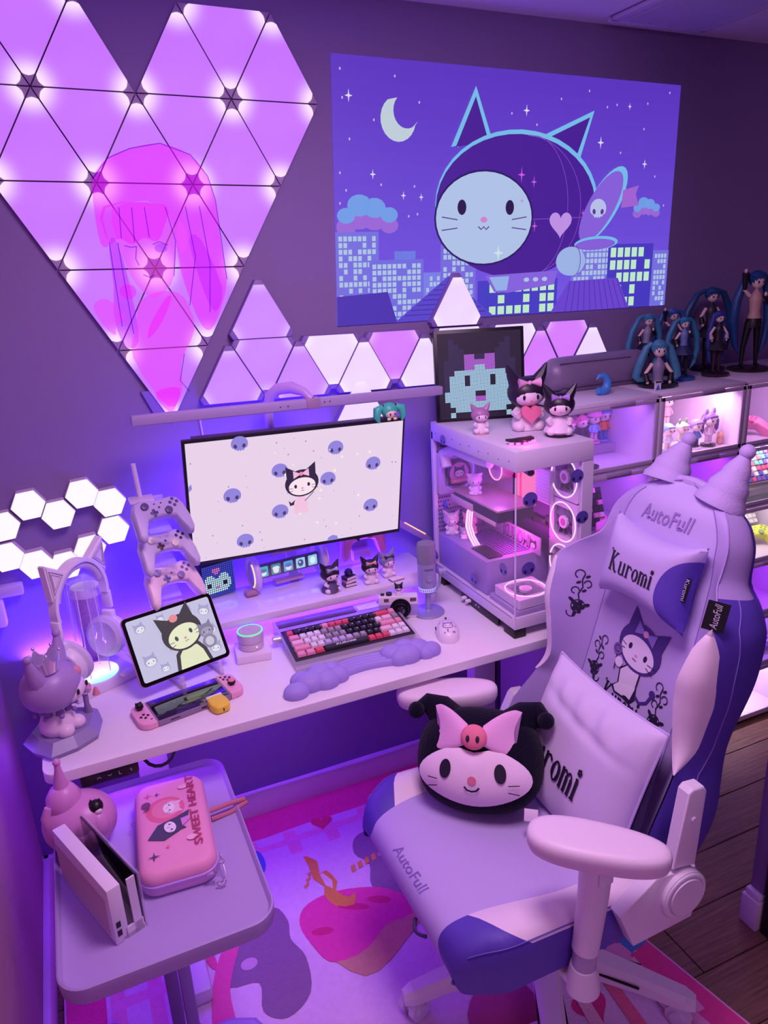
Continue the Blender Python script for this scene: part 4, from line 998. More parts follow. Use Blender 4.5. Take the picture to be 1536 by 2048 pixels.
# tablet on clear stand
tb = thing('tablet', 'tablet computer with a black border showing kitten wallpaper, on a clear holder', 'tablet', (.156, -.320, .856), 0)
u2 = Vector((0, 0, cos(.5022)))-Vector((sin(.3194), -cos(.3194), 0))*sin(.5022)*1
rx = Vector((cos(.3194), sin(.3194), 0)); r2 = rx*cos(-.0265)+u2*sin(-.0265); u3 = u2*cos(-.0265)-rx*sin(-.0265); nn = r2.cross(u3).normalized()
Mt = Matrix((( r2.x, u3.x, nn.x), (r2.y, u3.y, nn.y), (r2.z, u3.z, nn.z))).to_4x4()@Matrix.Scale(.96, 4)
b = MB(); b.prism(rrect(0, 0, .252, .182, .014), -.007, -.0005, b=.001); o = b.build('case_back', mat('#c98aa8', .4), tb); o.matrix_basis = Mt
b = MB(); b.prism(rrect(0, 0, .2495, .1795, .013), -.001, .0004); o = b.build('black_bezel', mat(BLK, .08, spec=.6), tb); o.matrix_basis = Mt
A = Art(.00015); E1 = '#b9b4dc'; w_t, h_t = .231, .161
A.poly(rrect(0, 0, w_t, h_t, .006), '#c9c6e6')
rnd = random.Random(3)
for x, y, r_, ro in ((-.085, .058, .022, .2), (.092, .052, .024, -.3), (-.085, -.035, .026, .1), (.095, -.01, .02, .2), (-.055, -.064, .018, 0), (.03, -.062, .022, .3), (.088, -.058, .024, -.2), (-.03, .066, .016, 0), (.045, .064, .016, .1)):
    A.cat(x, y-.004 if y > 0 else y+.003, r_*.62, '#a9a6d4', '#ecebf4', '#f0a8b0', ro, '#5a5488')
A.poly([(-.03, -.0805), (-.022, -.04), (0, -.022), (.045, -.022), (.062, -.045), (.07, -.0805)], '#3a3a3c'); A.poly([(-.02, -.0805), (-.012, -.045), (.002, -.030), (.04, -.030), (.052, -.048), (.06, -.0805)], '#e9edc8')
A.cat(.012, .012, .052, '#38383a', '#eef1cf', '#e9909c', .22, '#4a4a4c')
A.poly(ellp(.0, .052, .012, .010, .2), '#ea8f96')
A.cat(.075, -.004, .020, '#86809e', '#a49fbc', '#f0f0f0', .1, '#3a3a4a')
A.poly(ellp(.075, -.034, .020, .018), '#8f89a8'); A.poly(ellp(.075, -.034, .012, .012), '#cfccdc')
o = A.build('screen_picture', tb, plane((0, 0, .0006), (1, 0, 0), (0, 1, 0)), lambda c: glow(c, .92)); o.matrix_basis = Mt
hl = thing('tablet_holder', 'small clear acrylic easel holding the tablet', 'stand', (.160, -.275, DZ), .3194)
for x in (-.045, .060): b = MB(); b.box((x, -.055, .010), (.010, .10, .020), .001).box((x, -.098, .020), (.010, .005, .036), .001).tube([(x, .02, .006), (x, -.045, .075)], .003, 6); b.build('easel_leg', mat('#f2e2ff', .08, alpha=.45, spec=.8), hl)

# handheld console lying on the desk
hc = thing('handheld_console', 'pink handheld game console with a dark screen lying at the desk front', 'game console', (.148, -.452, DZ), math.atan2(.0, 1)+R(11))
b = MB(); b.prism(rrect(0, 0, .178, .100, .003), .002, .0145, b=.0012); b.build('tablet_body', mat('#8f7a9c', .35), hc)
b = MB(); b.box((0, 0, .0148), (.172, .094, .0008), .0003); b.build('glass_front', mat('#0e0a1c', .04, spec=.8, coat=1), hc)
for sg in (-1, 1):
    pts = [(sg*.0895, -.050), (sg*.0895, .050), (sg*.105, .050)]+[(sg*(.105+.022*sin(a)), .028+.022*cos(a)) for a in [R(q) for q in (15, 30, 45, 60, 75, 90)]]+[(sg*(.105+.022*cos(a)), -.028-.022*sin(a)) for a in [R(q) for q in (0, 15, 30, 45, 60, 75)]]+[(sg*.105, -.050)]
    if sg < 0: pts = pts[::-1]
    b = MB(); b.prism(pts, .001, .0165, b=.003); jc = b.build('side_controller', mat('#f0a8cc', .42), hc)
    ys_ = (.024, -.012) if sg < 0 else (-.010, .024)
    b = MB(); b.lathe([(.006, .016), (.006, .020), (.0095, .022), (.0095, .026), (.001, .0265)], 20, (sg*.108, ys_[0], 0)); b.build('thumb_stick', mat('#161018', .5), jc)
    b = MB()
    for dx, dy in ((0, .008), (0, -.008), (.008, 0), (-.008, 0)): b.cyl((sg*.108+dx, ys_[1]+dy, .0172), .0032, .002, 14)
    b.box((sg*.098, (.038 if sg > 0 else -.032), .0170), (.005, .002 if sg < 0 else .0055, .0012)); b.build('button', mat('#1c1420', .4), jc)
b = MB(); b.cat_ = None
b.ell((-.108, .024, .029), (.0085, .0085, .005), 14, 8); b.cone((-.114, .026, .034), .003, 0, .006, 6).cone((-.103, .026, .034), .003, 0, .006, 6); b.build('stick_cap', mat('#121014', .5), hc)
b = MB(); b.ell((.108, -.010, .0285), (.0085, .0085, .0045), 14, 8); b.build('stick_cap', mat('#e890a0', .5), hc)
b = MB(); b.box((.02, -.0502, .008), (.012, .001, .004)).box((-.05, -.0502, .008), (.022, .001, .002)).box((.06, -.0502, .008), (.020, .001, .002)); b.build('port_slot', mat(BLK, .4), hc)

# yellow earbud case
eb = thing('earbud_case', 'yellow rounded earbud case lying on the desk edge', 'earbud case', (.210, -.505, DZ), R(12))
superell((0, 0, .0115), (.0225, .030, .0115), .45).build('case_body', mat('#f2d23c', .45), eb)
b = MB(); b.box((0, -.0298, .0115), (.003, .001, .008)).ell((.006, -.0300, .0125), (.0008, .0008, .0008), 6, 5); b.build('charging_port', mat('#3a2408', .5), eb)
b = MB(); b.box((0, .026, .017), (.040, .008, .012), .003); b.build('lid_window', mat('#efe2ef', .2), eb)
b = MB(); b.torus((.023, .028, .012), .005, .0012, 'Z', 16, 6); b.build('key_ring', mtl, eb)

# three game pads on a tiered stand
def gamepad(label, loc, rot, body, stick, btn, dpad, group=None, sym=False, name='game_controller', extra=None):
    g = thing(name, label, 'game controller', loc, 0, group, rot=rot); g.scale = (.93,)*3
    bm_ = mat(body, .42, spec=.45)
    top = lerpt
    b = MB(); rows = []
    out = [(0, .034), (.022, .036), (.045, .040), (.062, .034), (.074, .012), (.080, -.030), (.082, -.064), (.074, -.078), (.062, -.074), (.052, -.048), (.042, -.024), (.020, -.017), (0, -.016)]
    pts = out+[(-x, y) for x, y in out[-2:0:-1]]
    for z, k in ((-.020, .72), (-.017, .88), (-.008, .98), (.0, 1.0), (.006, .975), (.011, .90), (.0135, .78)):
        r_ = []
        for x, y in pts:
            cx = x*.86 if abs(x) > .05 else x*.9; cy = .008 if abs(x) < .045 else (-.01 if y > -.03 else -.035)
            bx = (.060 if x > 0 else -.060) if abs(x) > .05 else x
            r_.append(Vector((bx+(x-bx)*k, cy+(y-cy)*k, z+(-.006 if y < -.03 and abs(x) > .05 else 0))))
        rows.append(r_)
    vv = b.grid(rows, close_u=True); b.bm.faces.new(vv[0]); b.bm.faces.new(vv[-1]); b.build('body', bm_, g)
    def bt(n, c, *cs):
        q = MB()
        for x, y, r_, h_ in cs: q.lathe([(r_, .011), (r_, .0135+h_), (r_*.8, .0145+h_), (.0005, .0145+h_)], 18, (x, y, 0))
        return q.build(n, mat(c, .4), g)
    bt('thumb_stick', stick, (-.040, .016, .0105, .006)); bt('thumb_stick', stick, (.022, -.006, .0105, .006))
    bt('button', btn, (.046, .026, .0048, .001), (.046, .006, .0048, .001), (.056, .016, .0048, .001), (.036, .016, .0048, .001)); bt('menu_button', btn, (-.010, .020, .0028, .0), (.010, .020, .0028, .0), (0, .008, .0035, .0))
    q = MB(); q.box((-.020, -.006, .0145), (.021, .0072, .005), .001).box((-.020, -.006, .0145), (.0072, .021, .005), .001); q.build('direction_pad', mat(dpad, .4), g)
    return g
gx = R(48)
gamepad('lavender game controller on the top tier of the stand left of the monitor', (.168, -.205, 1.154), (gx, R(4), R(22)), '#bfb2e0', '#5a4c80', '#5c4e84', '#5a4c80', 'controllers on the tiered stand')
gamepad('grey lilac controller with pale sticks on the middle tier of the stand', (.170, -.216, 1.068), (gx, R(4), R(22)), '#cbbfe4', '#e9dfd4', '#4a3658', '#4a2c40', 'controllers on the tiered stand')
gamepad('pale pink controller with blue direction pad on the lowest tier of the stand', (.172, -.228, .984), (gx, R(4), R(22)), '#f0d4e6', '#9080b8', '#8070a8', '#6a6cb0', 'controllers on the tiered stand')
st = thing('controller_stand', 'tiered clear stand with a white mast holding three game controllers', 'stand', (.165, -.165, DZ))
b = MB(); b.box((0, -.02, .004), (.13, .12, .008), .002).box((0, .03, .22), (.05, .005, .43), .001)
for z in (.375, .285, .195): b.box((0, -.02, z-.01), (.055, .09, .004), .001).box((0, -.080, z-.018), (.05, .005, .012), .001)
b.build('clear_frame', mat('#eadcff', .1, alpha=.35, spec=.8), st)
b = MB(); b.tube([(-.03, .03, .43), (-.035, .03, .525)], .006, 12).box((-.03, .01, .435), (.06, .06, .006), .002); b.build('mast', mat('#dcd0e6', .4), st)
# ================================================================ MONITOR AND WHAT STANDS ON THE RISER
mo = thing('monitor', 'wide black framed monitor with a pale skull pattern wallpaper and a kitten', 'monitor', (.5468, -.1863, 1.1423), 0)
tl_ = -.1496; ro = -.0278
n0 = Vector((0, -1, 0)); u2 = Vector((0, 0, cos(tl_)))-n0*sin(tl_); rx = Vector((1, 0, 0)); r2 = rx*cos(ro)+u2*sin(ro); u3 = u2*cos(ro)-rx*sin(ro); nn = r2.cross(u3).normalized()
Mm = Matrix(((r2.x, u3.x, nn.x), (r2.y, u3.y, nn.y), (r2.z, u3.z, nn.z))).to_4x4()
def MO(o): o.matrix_basis = Mm; return o
b = MB(); b.box((0, 0, -.008), (.612, .356, .014), .002); MO(b.build('frame', mat('#141020', .4), mo))
b = MB(); b.box((0, .03, -.030), (.46, .22, .035), .012); MO(b.build('rear_shell', mat('#2a2236', .5), mo))
b = MB(); b.box((0, .1795, -.012), (.56, .0035, .02), .001); 
MO(b.build('vent_edge', mat('#3a2c58', .5), mo))
A = Art(.0001); ww, hh = .598, .337
A.poly([(-ww/2, -hh/2), (ww/2, -hh/2), (ww/2, hh/2), (-ww/2, hh/2)], '#e9d3ea')
SK, SD = '#9184dc', '#453a66'
for x, y, r in ((-.162, .150, .020), (.100, .108, .020), (.212, .048, .020), (-.058, .062, .020), (.078, .020, .020), (-.188, .008, .021), (-.060, -.058, .021), (.208, -.080, .020), (-.160, -.130, .021)):
    A.skull(x, y, r*1.12, SK, SD, .03)
A.poly([(.075, -.1685), (.079, -.158), (.092, -.152), (.105, -.156), (.110, -.1685)], SK); A.poly([(-.299, .052), (-.292, .060), (-.290, .046), (-.299, .038)], SK); A.poly([(-.299, -.062), (-.293, -.054), (-.292, -.070), (-.299, -.076)], SK)
rnd = random.Random(11)
for k in range(58): A.poly(ellp(rnd.uniform(-.29, .29), rnd.uniform(-.16, .16), *(2*[rnd.choice([.0008, .0012, .0020])]), n=8), '#8a7cc0')
for k in range(16): A.poly(star4(rnd.uniform(-.2, .2), rnd.uniform(-.12, .12), rnd.uniform(.003, .006), .5), '#fbf4dc')
A.poly([(-.010, -.014), (-.030, -.030), (-.038, -.022), (-.034, -.038), (-.020, -.036)], '#2c2244')
A.poly(ellp(-.003, -.036, .020, .024), '#f2c4e0'); A.poly(ellp(-.013, -.056, .011, .009), '#f2c4e0'); A.poly(ellp(.008, -.056, .011, .009), '#f2c4e0')
A.line([(.008, -.028), (.034, -.004)], .002, '#54406c'); A.poly(star4(.036, .000, .009, .4), '#f4d8a8')
A.cat(0, .026, .044, '#2a2040', '#fae4ee', '#f08cb0', .08, '#2a2040', bow='#f4b8d8')
MO(A.build('screen_picture', mo, plane((0, .002, .0002), (1, 0, 0), (0, 1, 0), (0, 0, 1)), lambda c: glow(c, .98)))
b = MB(); b.box((.0, .163, -.190), (.034, .010, .400), .003).box((.0, .100, .0), (.05, .13, .05), .006); o = b.build('stand', mat('#b49cdc', .4), mo)
# doll on the top edge
dl = thing('teal_haired_doll', 'small teal haired doll peeking over the top right corner of the monitor', 'figurine', (.812, -.206, 1.315))
tl = mat('#48c8b0', .4); sk = mat('#f4d8cc', .5)
b = MB(); b.ell((0, 0, .020), (.024, .021, .022), 20, 12); b.build('hair', tl, dl)
b = MB(); b.ell((0, -.010, .013), (.017, .014, .013)); b.build('face', sk, dl)
for sg in (-1, 1): b = MB(); b.tube([(sg*.020, 0, .032), (sg*.036, -.002, .024), (sg*.040, -.004, .004), (sg*.034, -.008, -.010)], [.007, .013, .010, .003], 10); b.build('hair_tail', tl, dl)
b = MB()
for sg in (-1, 1): b.box((sg*.019, -.002, .032), (.005, .006, .010), .001); b.ell((sg*.007, -.024, .013), (.0022, .001, .0032), 8, 6)
b.build('hair_tie', mat('#1c1828', .5), dl)
for sg in (-1, 1): b = MB(); b.ell((sg*.009, -.018, -.001), (.006, .004, .004), 10, 8); b.build('hand', mat('#e8e4b0', .5), dl)

# light bar above the monitor
lb = thing('monitor_light_bar', 'long slim lilac light bar hanging above the monitor on a curved arm', 'lamp', (.55, -.20, 1.385))
b = MB(); Mb2 = Matrix.Rotation(R(1.2), 4, 'Y'); b.box((.007, 0, -.004), (.84, .026, .024), .003, M=Mb2); b.build('bar', mat('#aa98cc', .5), lb)
b = MB(); b.box((.007, 0, -.0165), (.80, .016, .002), M=Mb2); b.build('diffuser', mat('#d8c8e4', .5), lb)
b = MB(); b.box((.045, 0, -.004), (.040, .030, .028), .003, M=Mb2); b.build('bracket', mat('#a486b0', .4), lb)
b = MB()
for x in (-.025, -.045, .075, .090): b.cyl((x, -.0132, -.004), .002, .001, 8, axis='Y')
b.build('screw', mat('#4a3860', .4), lb)
b = MB(); b.tube([(.045, .004, .004), (.030, .02, .024), (.005, .05, .034), (-.025, .072, .030), (-.045, .084, .012), (-.052, .088, -.02), (-.052, .088, -.12), (-.052, .088, -.30)], [.010, .012, .016, .016, .015, .013, .013, .013], 14); b.build('arm', mat('#c3a0e8', .35), lb)

# small things on the riser; top of the riser is z .8485
RZ = .8335
lc = thing('pixel_cube', 'black cube display with blue glowing pixel grid on the riser left end', 'display', (0.312, -0.057, RZ+.001), R(14))
b = MB(); b.box((0, .02, .052), (.104, .06, .104), .003); b.build('housing', mat('#15102a', .4), lc)
pat = ["................", "................", ".....pppp.......", ".....pppp.......", "......pp........", "..www....www....", ".wwwww..wwwww...", ".wwwwwwwwwwww...", "wwwwwwwwwwwwww..", "wwkkwwwwwwkkww..", "wwkkwwwwwwkkww..", "wwwwwwppwwwwww..", ".wwwwwwwwwwww...", "..wwwwwwwwww....", "................", "................"]
A = Art(.0002); cm = {'.': '#3848d0', 'p': '#e87ad8', 'w': '#c8f0ff', 'k': '#10102a'}
for j, row in enumerate(pat):
    for i, c in enumerate(row):
        x = -.046+.00613*i; y = .098-.00613*j; q = .0045
        A.poly([(x, y), (x+q, y), (x+q, y-q), (x, y-q)], cm[c], up=False)
A.build('pixel_grid', lc, plane((0, -.0102, 0), (1, 0, 0), (0, 0, 1), (0, -1, 0)), lambda c: glow(c, 1.0))
tc_ = thing('tube_clock', 'clear tube desk clock with five small square screens between two ring ends', 'clock', (0.518, -0.074, RZ+.002), R(6))
whm = mat('#e2cfe8', .35)
for sg in (-1, 1):
    b = MB(); b.torus((sg*.105, 0, .055), .046, .009, 'X', 36, 10, ry=.046); b.build('end_ring', whm, tc_)
    b = MB(); b.cyl((sg*.105, 0, .055), .040, .006, 32, axis='X'); b.build('end_cap', mat('#cdb4da', .3), tc_)
    b = MB(); b.tube([(sg*.1155, -.040*cos(a), .055+.040*sin(a)) for a in [R(-60+120*k/12) for k in range(13)]], .0022, 6); lab(b.build('light_arc', glow('#ffd890', 1.2), tc_), 'glowing warm arc')
    b = MB(); b.box((sg*.125, -.02, .007), (.035, .03, .012), .003); b.build('foot', mat('#b98aa0', .3), tc_)
b = MB(); b.lathe([(.036, -.10), (.036, .10)], 28, M=Matrix.Translation((0, 0, .055))@Matrix.Rotation(pi/2, 4, 'Y'), cap=False); b.build('clear_tube', glassy('#f4e4ff', .16), tc_)
b = MB(); b.box((0, .006, .100), (.10, .03, .008), .002).box((0, .0, .012), (.09, .03, .008), .002); b.build('tube_trim', mat('#c89ac0', .4), tc_)
b = MB(); b.box((0, -.002, .055), (.198, .012, .044), .004); b.build('screen_strip', mat('#141026', .3), tc_)
for k in range(5):
    x = -.078+.039*k; A = Art(.0002)
    A.poly(rrect(x, .055, .029, .032, .003), ['#38b8d0', '#2a8f98', '#5aa8e0', '#a8dcf0', '#8ce0f0'][k])
    if k < 3: A.poly(ellp(x, .050, .009, .008), ['#e8f4fc', '#f4eef0', '#f8e4ec'][k]); A.poly(ellp(x, .058, .011, .006), ['#1c7c98', '#f0f4f4', '#3878c0'][k])
    else: A.poly(ellp(x, .055, .009, .011), ['#2a4c8c', '#f4fcff'][k-3]); A.poly(ellp(x-.002, .058, .003, .003), '#f0fcff')
    A.build('small_screen', tc_, plane((0, -.0085, 0), (1, 0, 0), (0, 0, 1), (0, -1, 0)), lambda c: glow(c, .95))
gamepad('pink game controller standing on the riser behind the monitor lower right edge', (0.775, -0.027, RZ+.088), (R(74), 0, R(4)), '#e890bc', '#c06a8c', '#7a3c5c', '#1e1424')
MB().box((0.775, -0.007, RZ+.02), (.06, .04, .036), .003).build('controller_rest', mat('#cba8dc', .3)); o = bpy.data.objects['controller_rest']; tag(o, 'small clear block propping the pink controller on the riser', 'stand')

def kitten(name, label, loc, rz, h, hood, facec='#f2dcf0', body='#f0e0f0', dress=None, bow=None, base=None, group=None, ears='#same', heart=None, cat='figurine', earlen=1.0):
    """plain chibi kitten doll, all lengths scaled by its height h"""
    g = thing(name, label, cat, loc, rz, group); hm_ = mat(hood, .4, spec=.5); s = h
    b0 = .0
    if base: MB().cyl((0, 0, .02*s), .24*s, .04*s, 24).build('base', mat(base, .4), g); b0 = .04*s
    MB().lathe([(.001, b0), (.20*s, b0+.005*s), (.22*s, b0+.10*s), (.17*s, b0+.25*s), (.10*s, b0+.36*s)], 18).build('body', mat(body, .5), g)
    if dress: MB().lathe([(.29*s, b0+.06*s), (.27*s, b0+.10*s), (.17*s, b0+.25*s), (.11*s, b0+.37*s)], 18, cap=False).build('dress', mat(dress, .6), g)
    for sg in (-1, 1): b = MB(); b.ell((sg*.15*s, -.13*s, b0+.07*s), (.10*s, .12*s, .08*s), 12, 8); b.build('foot', mat(body, .5), g)
    for sg in (-1, 1): b = MB(); b.tube([(sg*.12*s, -.02*s, b0+.33*s), (sg*.21*s, -.09*s, b0+.26*s), (sg*.16*s, -.19*s, b0+.24*s)], [.04*s, .05*s, .055*s], 8); b.build('arm', mat(body, .5), g)
    b = MB(); b.ell((0, 0, b0+.55*s), (.29*s, .25*s, .23*s), 20, 14); b.build('head', hm_, g)
    b = MB(); b.ell((0, -.085*s, b0+.50*s), (.22*s, .19*s, .145*s), 18, 12); b.build('face', mat(facec, .5), g)
    for sg in (-1, 1): b = MB(); b.ell((sg*.10*s, -.252*s, b0+.51*s), (.022*s, .015*s, .038*s), 8, 6); b.build('eye', mat('#1a1226', .3), g)
    b = MB(); b.ell((0, -.272*s, b0+.46*s), (.018*s, .012*s, .012*s), 8, 6); b.build('nose', mat('#e87a9a', .5), g)
    for sg in (-1, 1):
        b = MB(); b.tube([(sg*.15*s, 0, b0+.68*s), (sg*.24*s, 0, b0+.68*s+.13*s*earlen), (sg*.30*s, 0, b0+.68*s+.24*s*earlen)], [.12*s, .07*s, .012*s], 8); b.build('ear', hm_, g)
    if bow:
        b = MB()
        for sg in (-1, 1): b.cone((sg*.09*s, -.17*s, b0+.71*s), .075*s, .015*s, .14*s, 10, axis='X') if sg < 0 else b.cone((sg*.09*s, -.17*s, b0+.71*s), .015*s, .075*s, .14*s, 10, axis='X')
        b.ell((0, -.18*s, b0+.71*s), .035*s, 8, 6); b.build('bow', mat(bow, .5), g)
    if heart:
        b = MB(); b.prism(heart2(0, 0, .15*s), -.05*s, .05*s, M=Matrix.Translation((0, -.24*s, b0+.27*s))@Matrix.Rotation(pi/2, 4, 'X'), b=.02*s); b.build('heart', mat(heart, .5), g)
    return g
kitten('kitten_figurine', 'small black kitten figurine with a striped lilac bow, leftmost at the riser edge', (0.608, -0.194, RZ+.001), R(8), .098, '#1c1428', bow='#b9a8dc', dress='#5a4878', earlen=1.1)
kitten('kitten_figurine', 'small black kitten figurine with a pink cheek flower, third from right on the riser edge', (0.732, -0.194, RZ+.001), R(-6), .090, '#1c1428', bow='#e8a8a0', earlen=1.1)
kitten('kitten_figurine', 'small grey lilac kitten figurine with a dark bow reading a book on the riser', (0.795, -0.172, RZ+.001), R(10), .088, '#8c82b0', bow='#2a3840', earlen=1.1)
bk_ = thing('open_book_prop', 'tiny open white book before the grey kitten figurine on the riser', 'book', (0.805, -0.214, RZ+.001), R(6))
MB().box((-.0095, 0, .003), (.019, .022, .005), .001, M=Matrix.Rotation(R(-4), 4, 'Y')).box((.0095, 0, .003), (.019, .022, .005), .001, M=Matrix.Rotation(R(4), 4, 'Y')).build('pages', mat('#f0e4f0', .6), bk_); MB().box((0, 0, .0006), (.042, .025, .001)).build('cover', mat('#7a5a78', .5), bk_)
for k, (c, l) in enumerate((('#4a3860', 'tiny dark book at the bottom of the miniature book pile on the riser'), ('#c87a9c', 'tiny pink book in the middle of the miniature pile on the riser'), ('#3a2c50', 'tiny dark book on top of the miniature pile on the riser'))):
    g = thing('miniature_book', l, 'book', (0.668, -0.184, RZ+.001+k*.0105), R(5+k*7), 'miniature book pile'); MB().box((0, 0, .0052), (.036, .026, .0098), .001).build('cover', mat(c, .5), g); MB().box((.001, -.0006, .0052), (.034, .0262, .0068)).build('pages', mat('#e8dcec', .7), g)
g = thing('miniature_candle', 'tiny dark purple round pot on the miniature book pile', 'pot', (0.668, -0.184, RZ+.0335)); MB().lathe([(.001, 0), (.010, 0), (.013, .008), (.010, .016), (.007, .017), (.001, .015)], 16).build('pot', mat('#2a1c58', .3), g); MB().cone((0, 0, .020), .002, 0, .008, 6).build('wick', mat('#2a1c38', .4), g)

# ================================================================ CENTRE OF THE DESK
# smart speaker on a white block
sb = thing('speaker_dock', 'square white block carrying the round speaker beside the keyboard', 'stand', (.345, -.290, DZ), R(-8))
MB().box((0, 0, .011), (.090, .090, .022), .003).build('block', mat('#ecdcf0', .35), sb)
sp = thing('smart_speaker', 'small round white speaker with a green glowing ring on a white block', 'speaker', (.345, -.284, DZ+.022), R(-8))
MB().lathe([(.030, 0), (.0335, .002), (.0335, .019), (.030, .020), (.0335, .021), (.0345, .023), (.0345, .045), (.032, .048), (.001, .048)], 36).build('body', mat('#d9cbdd', .35), sp)
MB().torus((0, 0, .0475), .0325, .0016, 'Z', 40, 8).build('light_ring', glow('#58ffa8', 1.3), sp); MB().cyl((0, 0, .0482), .030, .0012, 36).build('top_disc', mat('#c9b8c4', .6), sp)
MB().cyl((.012, -.0325, .012), .0016, .002, 8, axis='Y').build('indicator', glow('#fff4ff', 1.2), sp)

# keyboard
KX0, KY0 = .598, -.322
kb = thing('mechanical_keyboard', 'clear cased keyboard with black, white and pink keycaps in front of the riser', 'keyboard', (.598, -.325, DZ), R(-1.5))
KL, KW = .350, .250
b = MB(); 
prof = [(-KW/2, 0), (KW/2, 0), (KW/2, .034), (KW/2-.05, .034), (-KW/2+.02, .016), (-KW/2, .012)]
b.prism([(y, z) for y, z in prof], -KL/2, KL/2, M=Matrix(((0, 0, 1, 0), (1, 0, 0, 0), (0, 1, 0, 0), (0, 0, 0, 1))), b=.002); b.build('clear_case', mat('#d8c8e6', .12, alpha=.42, spec=.7), kb)
ang = math.atan2(.018, KW-.07); Mk = Matrix.Translation((0, -.018, .0255))@Matrix.Rotation(ang, 4, 'X')
b = MB(); b.box((0, 0, -.004), (KL-.014, .128+.024, .008), .001); o = b.build('switch_plate', mat('#2a2030', .5), kb); o.matrix_basis = Mk
b = MB(); b.box((-.055, .088, .038), (.228, .040, .003), .001); b.build('dark_top_plate', mat('#5c4a54', .35), kb)
A = Art(.0002); A.poly(rrect(.108, .088, .086, .038, .002), '#e8dcec'); A.line([(.09, .085), (.125, .093)], .001, '#7a6a80'); A.cat(.138, .092, .008, '#2a2030', '#f6f0fa'); A.build('printed_badge', kb, plane((0, 0, .0385), (1, 0, 0), (0, 1, 0)))
b = MB(); b.cyl((-KL/2-.010, .035, .024), .011, .020, 24, axis='X'); b.build('volume_knob', mat('#c8bccc', .3, metal=.6), kb)
_kc = {}
kcol = {'w': '#f0e6f0', 'k': '#22202a', 'p': '#f09ab8', 'r': '#e0506c', 'g': '#9c94a4', 'l': '#c8b8e0', 'm': '#f4c2d8'}
u = .0198
def keycap(w, c):
    if (w, c) not in _kc:
        W_ = u*w-.0014; me = MB(); rows = []
        for z, kx, ky in ((0, 0, 0), (.006, .0012, .001), (.0082, .0026, .0022)):
            rows.append([Vector((x*(W_/2-kx), y*(u/2-.0007-ky), z)) for x, y in ((-1, -1), (1, -1), (1, 1), (-1, 1))])
        vv = me.grid(rows, close_u=True); me.bm.faces.new(vv[-1]); me.bm.faces.new(vv[0])
        o = me.build('keycap', mat(kcol[c], .5), kb, smooth=False); _kc[(w, c)] = o; return o, True
    return _kc[(w, c)], False
rows_ = [[(1, 'r'), (1, 'k'), (1, 'k'), (1, 'k'), (1, 'k'), (1, 'p'), (1, 'r'), (1, 'r'), (1, 'r'), (1, 'k'), (1, 'k'), (1, 'k'), (1, 'k'), (2, 'r'), (1, 'p')],
 [(1.5, 'p'), (1, 'w'), (1, 'w'), (1, 'w'), (1, 'g'), (1, 'g'), (1, 'g'), (1, 'k'), (1, 'k'), (1, 'k'), (1, 'k'), (1, 'k'), (1, 'w'), (1.5, 'm'), (1, 'g')],
 [(1.75, 'm'), (1, 'w'), (1, 'w'), (1, 'w'), (1, 'g'), (1, 'g'), (1, 'g'), (1, 'k'), (1, 'k'), (1, 'k'), (1, 'k'), (1, 'k'), (2.25, 'p'), (1, 'p')],
 [(2.25, 'p'), (1, 'w'), (1, 'w'), (1, 'l'), (1, 'l'), (1, 'l'), (1, 'l'), (1, 'g'), (1, 'g'), (1, 'k'), (1, 'k'), (1.75, 'm'), (1, 'w'), (1, 'w')],
 [(1.25, 'p'), (1.25, 'p'), (1.25, 'r'), (6.25, 'k'), (1, 'r'), (1, 'r'), (1, 'r'), (1, 'w'), (1, 'w'), (1, 'w')]]
for j, row in enumerate(rows_):
    x = -8*u
    for w, c in row:
        k_, new = keycap(w, c); M_ = Mk@Matrix.Translation((x+w*u/2, .052-j*.0262-.002, .0015))
        (k_ if new else copyobj(k_, kb)).matrix_basis = M_
        x += w*u
A = Art(.0001); A.poly(text_at('KUROMI', 0, 0, .058, .008, shear=.3, bold=.02), '#f4ecf8')
o = A.build('spacebar_lettering', kb, plane((0, 0, 0), (1, 0, 0), (0, 1, 0))); o.matrix_basis = Mk@Matrix.Translation((-8*u+(3.75+3.1)*u, .052-4*.0262-.002, .0101))
b = MB(); Ml = Mk
for j in range(4):
    for i in range(1, 13): b.box((-8*u+(i+.9+.25*j)*u, .053-j*.0262-.002, .0100), (.004, .003, .0003), M=Mk)
b.build('key_legend', mat('#d8c8e0', .5), kb)

# cloud wrist rest: two clouds joined by a rainbow
wr = thing('wrist_rest', 'soft lavender wrist rest of two clouds joined by a rainbow, before the keyboard', 'wrist rest', (.58, -.505, DZ), R(0))
lm = mat('#a795e2', .55, spec=.35, bump=.05, bscale=500); CL = (
(-.190, -.035, .030, .024, .020), (-.150, -.018, .036, .030, .025), (-.165, .005, .026, .022, .021), (-.110, -.030, .032, .026, .023), (-.118, .002, .034, .028, .026), (-.075, -.022, .026, .022, .021), (-.085, .008, .026, .02, .022),
    (.085, .010, .030, .026, .023), (.118, -.010, .036, .030, .025), (.125, .022, .032, .026, .024), (.155, .008, .032, .028, .024), (.185, -.006, .026, .022, .020), (.095, -.020, .026, .02, .021), (.168, -.016, .022, .018, .018))
for sg in (-1, 1):
  b = MB()
  for x, y, rx_, ry_, rz_ in [q for q in CL if q[0]*sg > 0]:
    b.ell((x, y+.012*(1-(x/.19)**2), 0.0+rz_*.5), (rx_*1.08, ry_*1.15, rz_*1.05), 20, 14)
  b.build('cloud', lm, wr)
